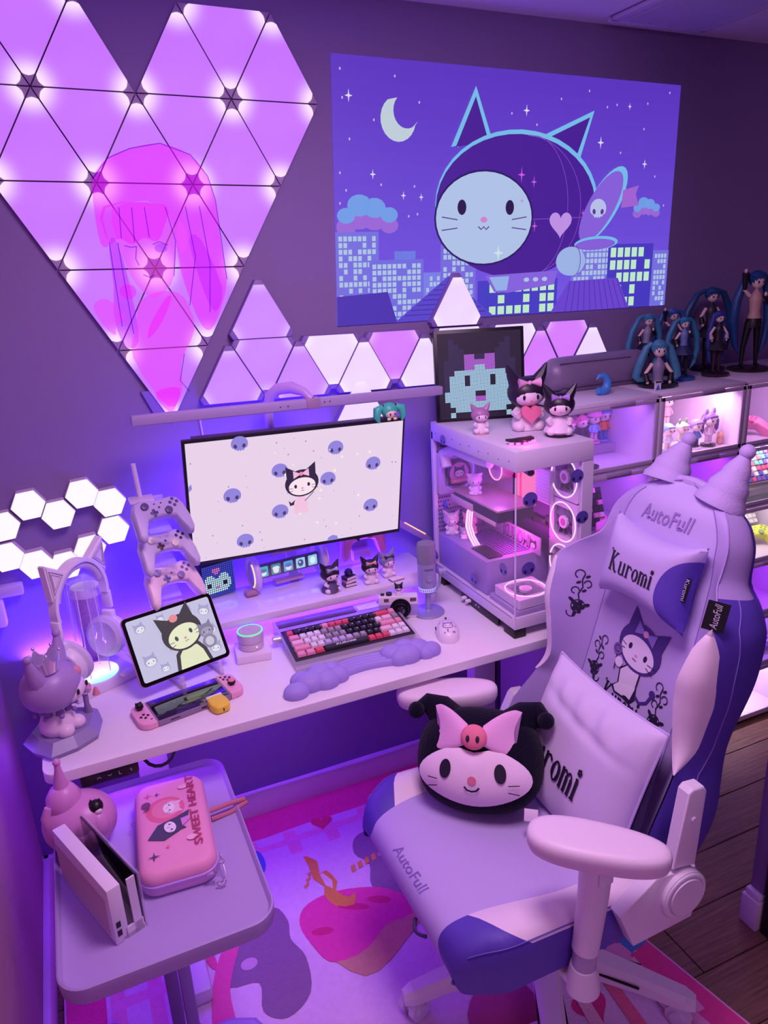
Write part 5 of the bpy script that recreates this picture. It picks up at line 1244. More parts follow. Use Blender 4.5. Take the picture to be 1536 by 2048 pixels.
for k in range(4):
    b = MB(); rows = []
    for i in range(25):
        t = i/24; x = -.095+.19*t; y = -.018+.0135*k+.018*sin(pi*t); rows.append([Vector((x, y+.0085*cos(a), .008+.0125*sin(a)-.002)) for a in [2*pi*q/12 for q in range(12)]])
    vv = b.grid(rows, close_u=True); b.build('rainbow_band', lm, wr)

# camera
cm_ = thing('compact_camera', 'white and lilac compact camera with a black lens standing by the microphone', 'camera', (.783, -.272, DZ), R(-24))
b = MB(); b.box((0, .0, .034), (.112, .030, .068), .004); b.build('body', mat('#ece2f0', .4), cm_)
b = MB(); b.box((0, -.0005, .026), (.1125, .031, .036), .001); lab(b.build('leather_band', mat('#a995dc', .6), cm_), 'lilac lower band')
b = MB()
for r, y0, y1 in ((.030, -.015, -.020), (.027, -.020, -.028), (.024, -.028, -.034)): b.cyl((.006, (y0+y1)/2, .032), r, abs(y1-y0), 36, axis='Y')
b.torus((.006, -.034, .032), .022, .0025, 'Y', 32, 8); ln_ = b.build('lens', mat('#120e16', .25, metal=.3), cm_)
b = MB(); b.ell((.006, -.032, .032), (.014, .004, .014)); b.build('front_glass', mat('#181030', .03, spec=1, coat=1), ln_)
b = MB(); b.box((.043, -.0155, .058), (.018, .003, .010), .001).box((-.034, -.0155, .058), (.014, .003, .009), .001); b.build('flash_window', mat('#5c4c60', .15, spec=.8), cm_)
b = MB(); b.cyl((-.026, 0, .071), .009, .007, 20).cyl((-.045, 0, .070), .006, .004, 16).box((.0, .0, .069), (.014, .010, .004), .001); b.build('top_dial', mat('#2a2430', .4), cm_)
kitten('kitten_trinket', 'tiny black kitten head trinket on top of the white camera', (.786, -.272, DZ+.068), R(-22), .040, '#120e18', earlen=1.2)

# microphone
mc = thing('microphone', 'lilac grey desk microphone with a lit lower ring on a round base', 'microphone', (.868, -.292, DZ), R(-12))
mm = mat('#a6a2d0', .35, metal=.25)
MB().lathe([(.001, 0), (.046, 0), (.048, .003), (.046, .006), (.012, .009), (.010, .012)], 36).build('base', mm, mc)
MB().cyl((0, 0, .035), .0085, .055, 20).build('stem', mm, mc)
b = MB(); b.tube([(0, 0, .058), (.018, .0, .062), (.036, 0, .082), (.040, 0, .12)], .004, 10); b.cyl((.040, 0, .125), .010, .012, 18, axis='X').cyl((.050, 0, .125), .012, .008, 18, axis='X'); b.build('yoke', mm, mc)
b = MB(); b.lathe([(.001, .068), (.020, .068), (.0255, .074), (.0265, .082), (.0265, .158), (.001, .158)], 32, (0, 0, 0)); b.build('body', mm, mc)
b = MB(); b.lathe([(.0262, .158), (.0268, .160), (.0268, .210), (.0250, .217), (.018, .220), (.001, .220)], 32); b.build('mesh_head', mat('#a8a2c0', .5, metal=.3, bump=1.0, bscale=900), mc)
b = MB(); b.lathe([(.0258, .073), (.0272, .076), (.0272, .083), (.0268, .085)], 32, cap=False); b.build('light_ring', glow('#b8a0ff', 1.1), mc)
b = MB()
for k in range(28): a = 2*pi*k/28; b.box((.0273*cos(a), .0273*sin(a), .079), (.0016, .0016, .007))
b.build('ring_slat', mat('#4a4080', .5), mc)
b = MB(); b.cyl((0, -.028, .118), .0085, .006, 24, axis='Y').torus((0, -.0305, .118), .0085, .001, 'Y', 24, 6); b.ell((0, -.0265, .100), .0014, 8, 6); b.build('volume_knob', mm, mc)
Art(.0002).poly(text_at('maono', 0, .143, .026, .006), '#2a2440').build('name_lettering', mc, lambda u, v, f: Vector(((.0267+f)*sin(u/.0267), -(.0267+f)*cos(u/.0267), v)))
# mouse
ms = thing('computer_mouse', 'white honeycomb computer mouse with a printed lilac kitten near the desk edge', 'mouse', (.852, -.440, DZ), R(-22))
def mf(v): return Vector((v.x*(1-.10*(v.y/.058)), v.y, max(0, v.z)*(1-.25*max(0, v.y/.058))))
o = superell((0, 0, .004), (.032, .058, .034), .85, f=mf).build('shell', mat('#f2e4f2', .35, bump=.3, bscale=120), ms)
def mz(x, y): return .004+.034*max(0, 1-(abs(x)/.032)**2.3-(abs(y)/.058)**2.3)**.5*(1-.25*max(0, y/.058))
A = Art(.0002); A.cat(0, -.018, .014, '#a08cd0', '#f6ecf8', '#e090b0')
for k in range(26):
    x, y = rnd.uniform(-.022, .022), rnd.uniform(-.045, .04)
    if abs(y+.018) > .02 or abs(x) > .018: A.poly(ellp(x, y, .0022, .0014, rnd.random()*3, 6), '#6a5a8c')
A.build('printed_kitten', ms, lambda u, v, f: Vector((u, v, mz(u, v)+.0012+f)))
b = MB(); b.cyl((0, .038, mz(0, .038)), .006, .005, 16, axis='X'); b.box((-.031, .006, .016), (.003, .016, .005), .001); b.build('scroll_wheel', mat('#1c1424', .5), ms)
# black controller strap and led bar on the riser right / behind
b = MB(); b.tube([(.905, -.02, .79), (.93, -.05, .80), (.955, -.085, .765), (.95, -.10, .750), (.92, -.075, .752), (.905, -.03, .77)], .0035, 8); o = b.build('coiled_cable', mat(BLK, .4)); tag(o, 'black looped cable on the desk behind the riser right end', 'cable')
ls = thing('light_stick', 'slim bar with a warm glowing line standing at the wall right of the monitor', 'lamp', (.955, -.035, .90)); Mls = Matrix.Rotation(R(36), 4, 'Y')
MB().box((0, 0, 0), (.18, .016, .02), .003, M=Mls).build('bar', mat('#a080cc', .4), ls); MB().box((-.01, -.0085, .010), (.09, .001, .004), M=Mls).build('glow_line', glow('#ffc0a0', 1.3), ls)
# ================================================================ DESKTOP COMPUTER
CX0, CX1, CY0, CY1, CZ0, CZ1 = .994, 1.234, -.5555, -.0915, .745, 1.262
pc = thing('desktop_computer', 'white glass cornered computer case with glowing fans, standing on the desk right end', 'computer', (CX0, CY0, CZ0))
W_, D_, H_c = CX1-CX0, CY1-CY0, CZ1-CZ0
cm_w = mat('#ddd0e8', .4, spec=.4)
MB().box((W_/2, D_/2, H_c-.0275), (W_, D_, .055), .003).build('top_cover', cm_w, pc)
b = MB(); b.box((W_/2, D_/2, .045), (W_, D_, .035), .002); b.build('bottom_frame', cm_w, pc)
b = MB(); b.box((.006, D_-.006, H_c/2), (.012, .012, H_c-.06)).box((W_-.017, .006, H_c/2+.0035), (.034, .012, H_c-.119)).box((W_-.006, D_/2+.007, H_c/2+.01), (.0118, D_-.016, H_c-.07)); b.build('side_frame', cm_w, pc)
bkp = MB(); bkp.box((W_/2, D_-.004, H_c/2), (W_-.02, .008, H_c-.08)); bkp.build('rear_wall', mat('#9a84bc', .6), pc)
b = MB()
for i in range(10):
    for j in range(26):
        if (i > 4 and j > 10): continue
        b.cyl((.016+i*.0085+(j % 2)*.004, D_-.0085, .10+j*.0135), .003, .001, 6, axis='Y')
o = b.build('vent_hole', mat('#3a2858', .8), pc); o['kind'] = 'stuff'
b = MB(); b.box((W_-.0125, D_/2-.02, H_c/2+.02), (.001, D_-.16, H_c-.14)); b.build('motherboard_tray', mat('#5c2478', .5), pc)
ft = mat('#0e0c14', .5)
for x, y in ((.02, .03), (.02, D_-.03), (W_-.025, .03), (W_-.025, D_-.03)): MB().box((x, y, .014), (.038, .055, .028), .003).build('foot', ft, pc)
b = MB(); b.box((.004, .19, .016), (.006, .21, .022), .001); io = b.build('front_io', mat(BLK, .4), pc)
b = MB(); b.box((-.004, .265, .018), (.018, .012, .007), .001).box((-.004, .240, .018), (.018, .012, .007), .001); b.build('usb_plug', mat('#f0e8f6', .4), io)
b = MB(); b.cyl((.0005, .205, .018), .003, .002, 12, axis='X').torus((.0005, .190, .018), .003, .0006, 'X', 16, 5); b.build('jack', mat('#c8c0d0', .4), io)
# glass panes
gl = mat('#f6eaff', .02, alpha=.07, spec=.7)
MB().box((.0015, D_/2, H_c/2-.005), (.003, D_-.026, H_c-.125)).build('glass_pane', gl, pc)
MB().box((W_/2-.018, .0015, H_c/2-.005), (W_-.040, .003, H_c-.125)).build('glass_pane', gl, pc)
MB().box((.0015, .0015, H_c/2-.005), (.0035, .0035, H_c-.125)).build('glass_edge', mat('#f0e0fa', .1, spec=.8), pc)
b = MB()
for k in range(9): b.cyl((-.0006, .03+k*.05, H_c-.035 if k % 2 else H_c-.03), .0016, .001, 8, axis='X')
o = b.build('screw', mat('#5a4880', .5), pc); o['kind'] = 'stuff'
# inside: shroud, card, board pieces
shm = mat('#a58ccc', .55)
b = MB(); b.box((.118, .305, .115), (.215, .29, .10), .002); b.build('power_shroud', shm, pc)
b = MB()
for i in range(22): b.box((.135, .185+i*.010, .1655), (.13, .003, .001))
for i in range(12): b.box((.078+i*.0105, .29, .1658), (.0028, .22, .001))
o = b.build('shroud_grille', mat('#4a2a78', .6), pc)
b = MB(); b.box((.050, .225, .1665), (.045, .10, .003), .001); b.build('cable_grommet', mat('#1c0e28', .6), pc)
b = MB(); b.box((.205, .18, .1665), (.030, .13, .003), .001); b.build('cable_grommet', mat('#4c2050', .6), pc)
gpu = MB(); gpu.box((.10, .275, .312), (.125, .26, .006), .001); gp = gpu.build('graphics_card', mat('#d8a8b8', .35, metal=.3), pc)
b = MB(); b.box((.10, .275, .292), (.118, .25, .032), .003); b.build('card_cooler', mat('#20122c', .5, metal=.2), gp)
b = MB(); b.box((.040, .35, .285), (.004, .13, .022), .001).box((.040, .22, .272), (.004, .12, .012), .001); b.build('card_trim', mat('#e6bcc8', .35), gp)
# glowing cable comb
for k in range(3):
    b = MB(); b.tube([(.050+k*.008, .31-.0, .292), (.045+k*.008, .325, .262), (.045+k*.008, .334, .215), (.046+k*.008, .318, .185), (.047+k*.008, .285, .160), (.048+k*.008, .260, .145)], .0030, 8); b.build('glowing_cable', glow('#ffb4f0', 1.9), pc)
    b = MB(); b.tube([(.054+k*.008, .31-.0, .292), (.049+k*.008, .325, .262), (.049+k*.008, .334, .215), (.050+k*.008, .318, .185), (.051+k*.008, .285, .160)], .0016, 6); b.build('cable_gap', glow('#ff38c8', 1.2), pc) if k < 2 else b.bm.free()
pcl = bpy.data.lights.new('case_glow', 'POINT'); pcl.energy = .75; pcl.color = lin('#ff48d8'); pcl.shadow_soft_size = .02
plo = bpy.data.objects.new('case_glow', pcl); C.objects.link(plo); plo.parent = pc; plo.location = (.13, .20, .23)
pcl2 = bpy.data.lights.new('case_glow_top', 'POINT'); pcl2.energy = .4; pcl2.color = lin('#c060ff'); pcl2.shadow_soft_size = .02
plo = bpy.data.objects.new('case_glow_top', pcl2); C.objects.link(plo); plo.parent = pc; plo.location = (.09, .22, .40)
# memory, cooler pump, tubes, psu cable
for k in range(4): MB().box((.192, .222+k*.011, .372), (.05, .005, .12), .001).build('memory_stick', glow('#ff3c98' if k % 2 else '#ff78c0', 1.0), pc)
b = MB(); b.cyl((.175, .345, .375), .038, .04, 28, axis='X'); b.build('pump_head', mat('#e8c0d0', .4), pc)
b = MB(); b.torus((.153, .345, .375), .036, .0018, 'X', 32, 6); b.build('pump_ring', glow('#ff9ce0', 1.4), pc)
b = MB(); b.tube([(.16, .36, .40), (.14, .38, .435), (.12, .30, .448), (.10, .16, .442), (.08, .05, .44)], .010, 10); b.build('coolant_tube', mat('#4a3c50', .5), pc)
b = MB(); b.tube([(.03, .42, .38), (.03, .44, .42), (.035, .38, .443), (.045, .30, .435), (.06, .22, .432)], .016, 12); b.build('white_cable_bundle', mat('#e8dcf0', .5), pc)
b = MB(); b.box((.205, .155, .36), (.03, .07, .10), .006)
for k in range(9): b.box((.1895, .155, .318+k*.010), (.002, .068, .002))
b.build('ribbon_cable', mat('#e6d0ee', .5), pc)
b = MB()
for y, z, w, h in ((.15, .25, .05, .03), (.12, .21, .03, .08), (.20, .24, .09, .02), (.30, .39, .10, .06), (.10, .30, .03, .10), (.26, .235, .06, .016), (.36, .24, .05, .03)): b.box((W_-.020, y, z), (.012, w, h), .002)
b.build('board_part', mat('#2c1034', .5), pc)
card = MB().box((.170, .285, .163+.026), (.004, .31, .054), .001).build('lettered_card', mat('#c8a8d4', .45), pc)
A = Art(.0003); A.poly(text_at('KUROMI', .055, .026, .145, .040, bold=.05, shear=.1), '#2a1830'); A.poly(text_at('KUROMI', .055, .027, .140, .034, bold=.02, shear=.1), '#b088c8'); A.cat(.142, .024, .013, '#3a2040', '#f6ecf8')
A.build('card_lettering', card, plane((.1678, .285+.02, .163), (0, -1, 0), (0, 0, 1), (-1, 0, 0)))
def fan(c, axis, r, ringc, hubc, hub2='#c86a9c', body='#e0d0ea', th=.026, rs=1.5):
    ax = {'X': Matrix.Rotation(-pi/2, 4, 'Y'), 'Z': Matrix.Identity(4), 'Y': Matrix.Rotation(pi/2, 4, 'X')}[axis]; Mx_ = Matrix.Translation(c)@ax
    n = 32; b = MB(); ou = rrect(0, 0, 2*r+.004, 2*r+.004, .006, 7); ins = [(r*.93*cos(math.atan2(y, x)), r*.93*sin(math.atan2(y, x))) for x, y in ou]
    vv = b.grid([[Vector((x, y, 0)) for x, y in ins], [Vector((x, y, 0)) for x, y in ou], [Vector((x, y, -th)) for x, y in ou], [Vector((x, y, -th)) for x, y in ins]], close_u=True, close_v=True); b._x([v for q in vv for v in q], Mx_)
    fr_ = b.build('fan_frame', mat(body, .4), pc)
    b = MB(); b.torus((0, 0, .001), r*.93, .0017, 'Z', 40, 6, M=Mx_); b.build('fan_light_ring', glow(ringc, rs), fr_)
    b = MB(); b.cyl((0, 0, -.003), r*.30, .008, 24, Mx_); b.build('fan_hub', mat(hubc, .5), fr_)
    b = MB(); b.cyl((0, 0, .0012), r*.17, .001, 20, Mx_); b.build('hub_badge', mat(hub2, .5), fr_)
    bl = mat('#a08cb4', .3, alpha=.75)
    for k in range(9):
        b = MB(); rows = []
        for i in range(5):
            t = i/4; rr = r*(.29+.60*t); a = 2*pi*k/9+.35*t
            rows.append([Vector((rr*cos(a+d), rr*sin(a+d), z)) for d, z in ((-.26, -.012), (.26, -.003))])
        vv = b.grid(rows); b._x([v for q in vv for v in q], Mx_); b.build('fan_blade', bl, fr_)
    return fr_
for z in (1.149, 1.021, .897): fan((1.196-CX0, -.482-CY0, z-CZ0), 'X', .060, '#ffd0f4', '#e8dcee', '#b04890')
fan((1.073-CX0, -.487-CY0, .852-CZ0), 'Z', .060, '#ffb8f4', '#f0dcf2', '#e6c8ec', rs=1.6)
fan((1.068-CX0, -.118-CY0, 1.10-CZ0), 'Y', .062, '#a048ff', '#e88cb0', '#f0b0c8', body='#c8a8e0', rs=1.1)
A = Art(.0004); c0 = (0, 0)
A.poly(ellp(0, 0, .042, .042), '#3a1e50'); A.poly(ellp(0, 0, .033, .033), '#d884c8'); A.cat(0, .002, .018, '#3a1e50', '#f4e4f6'); A.poly([(-.034, -.016), (.034, -.016), (.030, -.030), (-.030, -.030)], '#e8589c'); A.poly(text_at('KUROMI', 0, -.023, .044, .008, bold=.03), '#fbe0f0')
A.build('fan_badge', pc, plane((1.068-CX0, -.130-CY0, 1.10-CZ0), (1, 0, 0), (0, 0, 1), (0, -1, 0)))
MB().box((W_/2-.02, .075, .070), (W_-.06, .14, .016), .002).build('front_tray', mat('#b09ad0', .5), pc)
# skull decals on the glass
SKc, SKd = '#8478c4', '#2c2450'
for y, z, r, ro in ((-.171, 1.217, .017, 0), (-.176, 1.018, .017, .1), (-.103, .832, .017, 0), (-.342, .838, .019, 0), (-.500, .926, .020, .15)): Art(.0002).skull(-(y-CY0), z-CZ0, r, SKc, SKd, ro).build('skull_decal', pc, plane((0, 0, 0), (0, -1, 0), (0, 0, 1), (-1, 0, 0)))
for x, z, r, ro in ((1.038, 1.128, .022, 0), (1.035, .939, .021, .1), (1.181, 1.167, .021, 0), (1.202, 1.051, .020, 0), (1.118, .838, .020, 0)): Art(.0002).skull(x-CX0, z-CZ0, r, '#5c4aa8', '#1c1438', ro).build('skull_decal', pc, plane((0, 0, 0), (1, 0, 0), (0, 0, 1), (0, -1, 0)))
kitten('kitten_figurine', 'tiny cream kitten figurine sitting on the graphics card inside the computer', (1.062, -.235, 1.0605), R(-20), .078, '#e8c4d8', earlen=.5)
kitten('kitten_figurine', 'tiny pink kitten figurine with a bow, back left inside the computer case', (1.035, -.135, .9105), R(-20), .085, '#d8b8e0', bow='#f0d8f4')
kitten('kitten_figurine', 'tiny pale kitten figurine behind the glowing cable inside the computer case', (1.085, -.165, .9105), R(-20), .078, '#f0c8dc', dress='#f4b8d0')
kitten('kitten_figurine', 'smallest grey kitten figurine between two others inside the computer case', (1.045, -.195, .9105), R(-20), .045, '#a890c0')

# on top of the computer
TZc = CZ1+.0005
pf = thing('pixel_display', 'square black framed pixel display standing on top of the computer', 'display', (1.134, -.150, 1.393))
yw, tl2 = -.3185, .1278
n0 = Vector((sin(yw), -cos(yw), 0)); u2 = Vector((0, 0, cos(tl2)))-n0*sin(tl2); rx = Vector((cos(yw), sin(yw), 0)); nn = rx.cross(u2)
Mf = Matrix(((rx.x, u2.x, nn.x), (rx.y, u2.y, nn.y), (rx.z, u2.z, nn.z))).to_4x4()
b = MB(); b.box((0, 0, -.012), (.268, .268, .022), .002); o = b.build('frame', mat('#120c1c', .4), pf); o.matrix_basis = Mf
pix = ["..##......##....", "................", "................", "................", ".....pppppp.....", ".....p.pp.p.....", ".....pppppp.....", "......p..p......", "...cccc..cccc...", "..cccccccccccc..", ".ccccccccccccc..", ".ccc.cccccc.ccc.", ".ccc.cccccc.ccc.", ".cccccccccccccc.", "..ccccccccccccc.", "...cc.cccc.ccc.."]
# plain pixel kitten: triangular ears, dot eyes, small nose
pix = ["................", "..p..........p..", "..pp........pp..", "..ppp......ppp..", "..pppbbppbbppp..", ".ppppbbbbbbpppp.", ".ppppbbccbbpppp.", ".ppccccccccccpp.", ".pccc.cccc.cccp.", ".pccc.cccc.cccp.", ".pccccccccccccp.", ".cccccc..cccccc.", ".ccccccqqcccccc.", "..cccccccccccc..", "...cccccccccc...", "..#..........#.."]
A = Art(.0002); A.poly([(-.124, -.124), (.124, -.124), (.124, .124), (-.124, .124)], '#181028')
cmx = {'.': '#171026', '#': '#b8e8f8', 'p': '#2e2450', 'b': '#c468ec', 'q': '#c860e8', 'c': '#b4dcfa'}; A.layer += 1; st_p = .244/64
for j in range(64):
    for i in range(64):
        c = pix[j//4][i//4]
        if c == '.' and (i+j) % 1: continue
        x = -.122+i*st_p; y = .122-j*st_p; q = st_p*.78
        A.items.append(([(x, y), (x+q, y), (x+q, y-q), (x, y-q)], cmx[c], A.layer))
o = A.build('pixel_grid', pf, plane((0, 0, -.0006), (1, 0, 0), (0, 1, 0), (0, 0, 1)), lambda c: glow(c, 1.0)); o.matrix_basis = Mf
kitten('kitten_figurine', 'small dusty pink kitten figurine at the front left on top of the computer', (1.030, -.325, TZc), R(-15), .088, '#b080b0', base='#d8a0b8')
kitten('kitten_figurine', 'large black kitten figurine with a pink bow hugging a pink heart on the computer', (1.165, -.345, TZc), R(-18), .185, '#241a34', bow='#f0b0dc', heart='#f07ca8', earlen=1.2)
kitten('kitten_figurine', 'black kitten figurine in a wide pale dress at the front right of the computer top', (1.185, -.468, TZc), R(-30), .140, '#191226', dress='#e8d4ee', bow='#b08ad8', base='#191226', earlen=1.1)
em = thing('glowing_emblem', 'dark wing shaped emblem with pink lights below on the computer top corner', 'ornament', (1.052, -.492, TZc), R(-2))
b = MB(); b.prism([(-.036, .018), (-.034, -.002), (0, -.020), (.036, -.004), (.040, .018), (.02, .012), (0, .016), (-.02, .012)], .008, .014, b=.001); b.build('emblem_plate', mat('#1c1226', .4), em)
b = MB()
for x, y in ((-.028, .002), (-.015, -.006), (0, -.012), (.015, -.008), (.028, .000)): b.box((x*1.15, y*1.1-.008, .004), (.010, .007, .007), .001)
b.build('light', glow('#ff60c0', 2.6), em)
el_ = bpy.data.lights.new('emblem_light', 'POINT'); el_.energy = .12; el_.color = lin('#ff40b0'); el_.shadow_soft_size = .01; eo = bpy.data.objects.new('emblem_light', el_); C.objects.link(eo); eo.parent = em; eo.location = (0, -.022, .010)

# ================================================================ DISPLAY CABINETS
cabm = mat('#e4d6ea', .4); cdoor = mat('#f2e4ff', .04, alpha=.10, spec=.7)
XB = [1.28, 1.632, 1.984, 2.336, 2.688]; ZB = [.02, .235, .449, .663, .877, 1.090, 1.302]
LC = {(0, 5): ('#b46cff', .9), (0, 4): ('#b058ff', 1.0), (0, 3): ('#b060ff', .5), (1, 5): ('#f6c8f4', 1.7), (1, 4): ('#b040ff', 1.2), (2, 5): ('#eebcf6', 1.0), (2, 4): ('#f0e0f0', 1.4), (2, 3): ('#f0e4e4', 1.2), (2, 2): ('#b040ff', 1.2), (2, 1): ('#b070ff', 1.2), (2, 0): ('#f6d8fa', 1.8), (1, 0): ('#f6d8fa', 1.4), (3, 5): ('#e8b8f8', .8)}
for ci in range(4):
    x0, x1 = XB[ci], XB[ci+1]; xm = (x0+x1)/2
    cb_ = thing('display_cabinet', 'white clear-fronted display cabinet column, %s' % ['first, right behind the computer', 'second, lit dolls on its top level', 'third, with keyboards behind the chair back', 'rightmost, at the picture edge'][ci], 'cabinet', (xm, -.19, 0), 0, 'display cabinet columns')
    for sx in (-1, 1): MB().box((sx*(.176-.004), 0, .662), (.008, .33, 1.28), .001).build('side_panel', cabm, cb_)
    MB().box((0, .161, .662), (.336, .006, 1.27)).build('back_panel', cabm, cb_)
    for k, z in enumerate(ZB): MB().box((0, 0, z), (.336 if 0 < k < 6 else .352, .33, .012), .001).build('shelf', cabm, cb_)
    for k in range(6):
        z = (ZB[k]+ZB[k+1])/2
        f = MB(); hh = ZB[k+1]-ZB[k]-.014
        f.box((0, -.167, z+hh/2-.006), (.340, .006, .012), .001).box((0, -.167, z-hh/2+.006), (.340, .006, .012), .001).box((-.164, -.167, z), (.012, .006, hh), .001).box((.164, -.167, z), (.012, .006, hh), .001)
        fr = f.build('door_frame', mat('#c9b6d6', .35), cb_)
        MB().box((0, -.167, z), (.318, .002, hh-.02)).build('clear_door', cdoor, fr)
        MB().box((.03, -.172, z+hh/2+.001), (.09, .006, .010), .001).build('magnet_catch', mat('#b8a0cc', .4), fr)
        if (ci, k) in LC:
            c, p = LC[(ci, k)]; l = bpy.data.lights.new('shelf_light', 'AREA'); l.shape = 'RECTANGLE'; l.size = .28; l.size_y = .02; l.energy = p*(.75 if ci == 1 and k == 5 else .5); l.color = lin(c)
            lo = bpy.data.objects.new('shelf_light', l); C.objects.link(lo); lo.parent = cb_; lo.location = (0, -.10, ZB[k+1]-.014); lo.rotation_euler = (R(22), 0, 0)
            MB().box((0, -.10, ZB[k+1]-.009), (.29, .010, .004)).build('light_strip', glow(c, 1.3), cb_)

def chibi(label, loc, rz, h, hair, top, bottom, skin='#f6dcd0', hat=None, ears=None, base=None, tails=None, group='doll figures in the cabinets', name='doll_figurine', wing=None):
    g = thing(name, label, 'figurine', loc, rz, group); s = h; b0 = 0
    if base: MB().lathe([(.001, 0), (.20*s, 0), (.20*s, .05*s), (.001, .05*s)], 18).build('base', mat(base, .35), g); b0 = .05*s
    for sg in (-1, 1):
        b = MB(); b.tube([(sg*.065*s, 0, b0+.02*s), (sg*.065*s, 0, b0+.14*s), (sg*.06*s, 0, b0+.27*s)], [.055*s, .05*s, .058*s], 8); b.ell((sg*.065*s, -.025*s, b0+.03*s), (.06*s, .085*s, .035*s), 8, 6); b.build('leg', mat(bottom, .5), g)
        b = MB(); b.tube([(sg*.09*s, 0, b0+.46*s), (sg*.17*s, -.02*s, b0+.36*s), (sg*.15*s, -.07*s, b0+.29*s)], [.04*s, .038*s, .035*s], 8); b.build('arm', mat(top, .5), g)
    b = MB(); b.lathe([(.10*s, b0+.25*s), (.13*s, b0+.27*s), (.11*s, b0+.38*s), (.07*s, b0+.49*s)], 14); b.build('torso', mat(top, .5), g)
    b = MB(); b.ell((0, -.01*s, b0+.66*s), (.19*s, .175*s, .17*s), 16, 10); b.build('head', mat(skin, .5), g)
    b = MB(); b.ell((0, .028*s, b0+.70*s), (.215*s, .19*s, .18*s), 16, 10); b.box((0, -.13*s, b0+.76*s), (.30*s, .07*s, .07*s), .025*s); b.build('hair', mat(hair, .45), g)
    for sg in (-1, 1): b = MB(); b.ell((sg*.075*s, -.178*s, b0+.655*s), (.024*s, .012*s, .034*s), 8, 6); b.build('eye', mat('#3a2850', .3), g)
    if tails:
        for sg in (-1, 1): b = MB(); b.tube([(sg*.17*s, .02*s, b0+.76*s), (sg*.27*s, .02*s, b0+.62*s), (sg*.26*s, 0, b0+.40*s), (sg*.22*s, 0, b0+.30*s)], [.05*s, .075*s, .055*s, .01*s], 8); b.build('hair_tail', mat(tails, .45), g)
    if hat: b = MB(); b.lathe([(.27*s, .74*s+b0), (.24*s, .78*s+b0), (.21*s, .80*s+b0), (.17*s, .90*s+b0), (.05*s, .95*s+b0), (.001, .95*s+b0)], 18); b.build('hat', mat(hat, .5), g)
    if ears:
        for sg in (-1, 1): b = MB(); b.ell((sg*.13*s, .0, b0+.90*s), (.055*s, .035*s, .10*s), 10, 8); b.build('ear', mat(ears, .5), g)
    if wing:
        b = MB(); b.ell((-.20*s, .10*s, b0+.60*s), (.12*s, .03*s, .26*s), 12, 8, M=None); b.build('wing', mat(wing, .4), g)
    return g
SH = 1.0970
for x, w, l in ((1.53, .19, 'clear step block under the dolls in the violet cabinet'), (1.86, .17, 'clear step block under the back dolls in the lit cabinet')):
    o = MB().box((0, 0, 0), (w, .13, .030), .002).build('step_block', mat('#e4d0f4', .15, alpha=.5, spec=.7)); tag(o, l, 'stand', loc=(x, -.115, SH+.016))
chibi('blue haired doll figurine in white at the left front of the lit top shelf', (1.752, -.275, SH), 0, .100, '#8cb4e8', '#e8e8f4', '#f0d8d0', base='#a8c8f0')
chibi('pink capped doll figurine with a yellow wing on the lit top shelf', (1.812, -.14, SH+.03), 0, .140, '#f08070', '#f06098', '#f8d8cc', hat='#f078a0', wing='#f0c038', base='#2a2030')
chibi('doll figurine with pink rabbit-eared hood at the back of the lit top shelf', (1.905, -.10, SH+.038), 0, .130, '#f06880', '#f4b0c0', '#f4d4d0', ears='#f07890')
chibi('green-eared teddy costume doll figurine behind the chair ear on the lit shelf', (1.800, -.285, SH), 0, .100, '#e8e4d0', '#d8e0c0', '#c0d0a8', ears='#88b078', base='#201828')
chibi('lilac haired doll figurine with blue gloves and a clear base on the lit shelf', (1.853, -.290, SH), 0, .105, '#9a7cd0', '#6880d0', '#2a1c38', base='#e8e0f4')
chibi('violet unicorn doll figurine on a black base on the lit top shelf', (1.915, -.285, SH), 0, .120, '#7858b0', '#e0c0d8', '#e8d0e0', base='#141018', tails='#6a4a98', ears='#9880c8')
chibi('white haired doll figurine half hidden at the far left of the lit shelf', (1.735, -.18, SH), 0, .115, '#d8d0e8', '#c8b8e0', '#e8d8e8')
g = thing('bear_figurine', 'tiny peach bear figurine at the right of the lit top shelf', 'figurine', (1.960, -.29, SH)); MB().box((0, 0, .012), (.020, .016, .024), .006).build('body', mat('#e8a890', .5), g); MB().ell((0, 0, .030), .010).ell((-.007, 0, .039), .004, 8, 6).ell((.007, 0, .039), .004, 8, 6).build('head', mat('#f0b898', .5), g)
chibi('pink haired doll figurine in a dark dress, left in the violet cabinet', (1.462, -.15, SH+.033), 0, .105, '#f070a8', '#3a2850', '#e8c0c8')
chibi('pink haired doll figurine with dark rabbit ears in the violet cabinet', (1.508, -.15, SH+.033), 0, .112, '#f080b0', '#38264c', '#3a2850', ears='#50304c')
chibi('doll figurine with a pink sun hat and blue hair in the violet cabinet', (1.556, -.15, SH+.033), 0, .115, '#88a0e8', '#9cc0e8', '#e8b8d8', hat='#f098c8', base='#f0a0d0')
chibi('blue haired doll figurine with an orange bow and jeans in the violet cabinet', (1.602, -.14, SH+.033), 0, .118, '#6c98e0', '#e87848', '#4c74c8', base='#90a8e8')
chibi('grey haired doll figurine behind the pink ones in the violet cabinet', (1.485, -.08, SH+.033), 0, .115, '#a890b8', '#604878', '#c0a0c8')
g = thing('black_disc_mat', 'black wavy disc with thin white lines lying in the violet cabinet', 'mat', (1.385, -.295, SH)); superell((0, 0, .005), (.075, .035, .006), .9).build('disc', mat('#0e0a14', .4), g); a_d = Art(.0002)
for r_ in (.02, .035, .05): a_d.line(ellp(0, 0, r_, r_*.4, n=24), .0012, '#d8c8e8')
a_d.build('line_pattern', g, lambda u, v, f: Vector((u, v, .0112*(1-(u/.09)**2)*.98+.0005+f)))

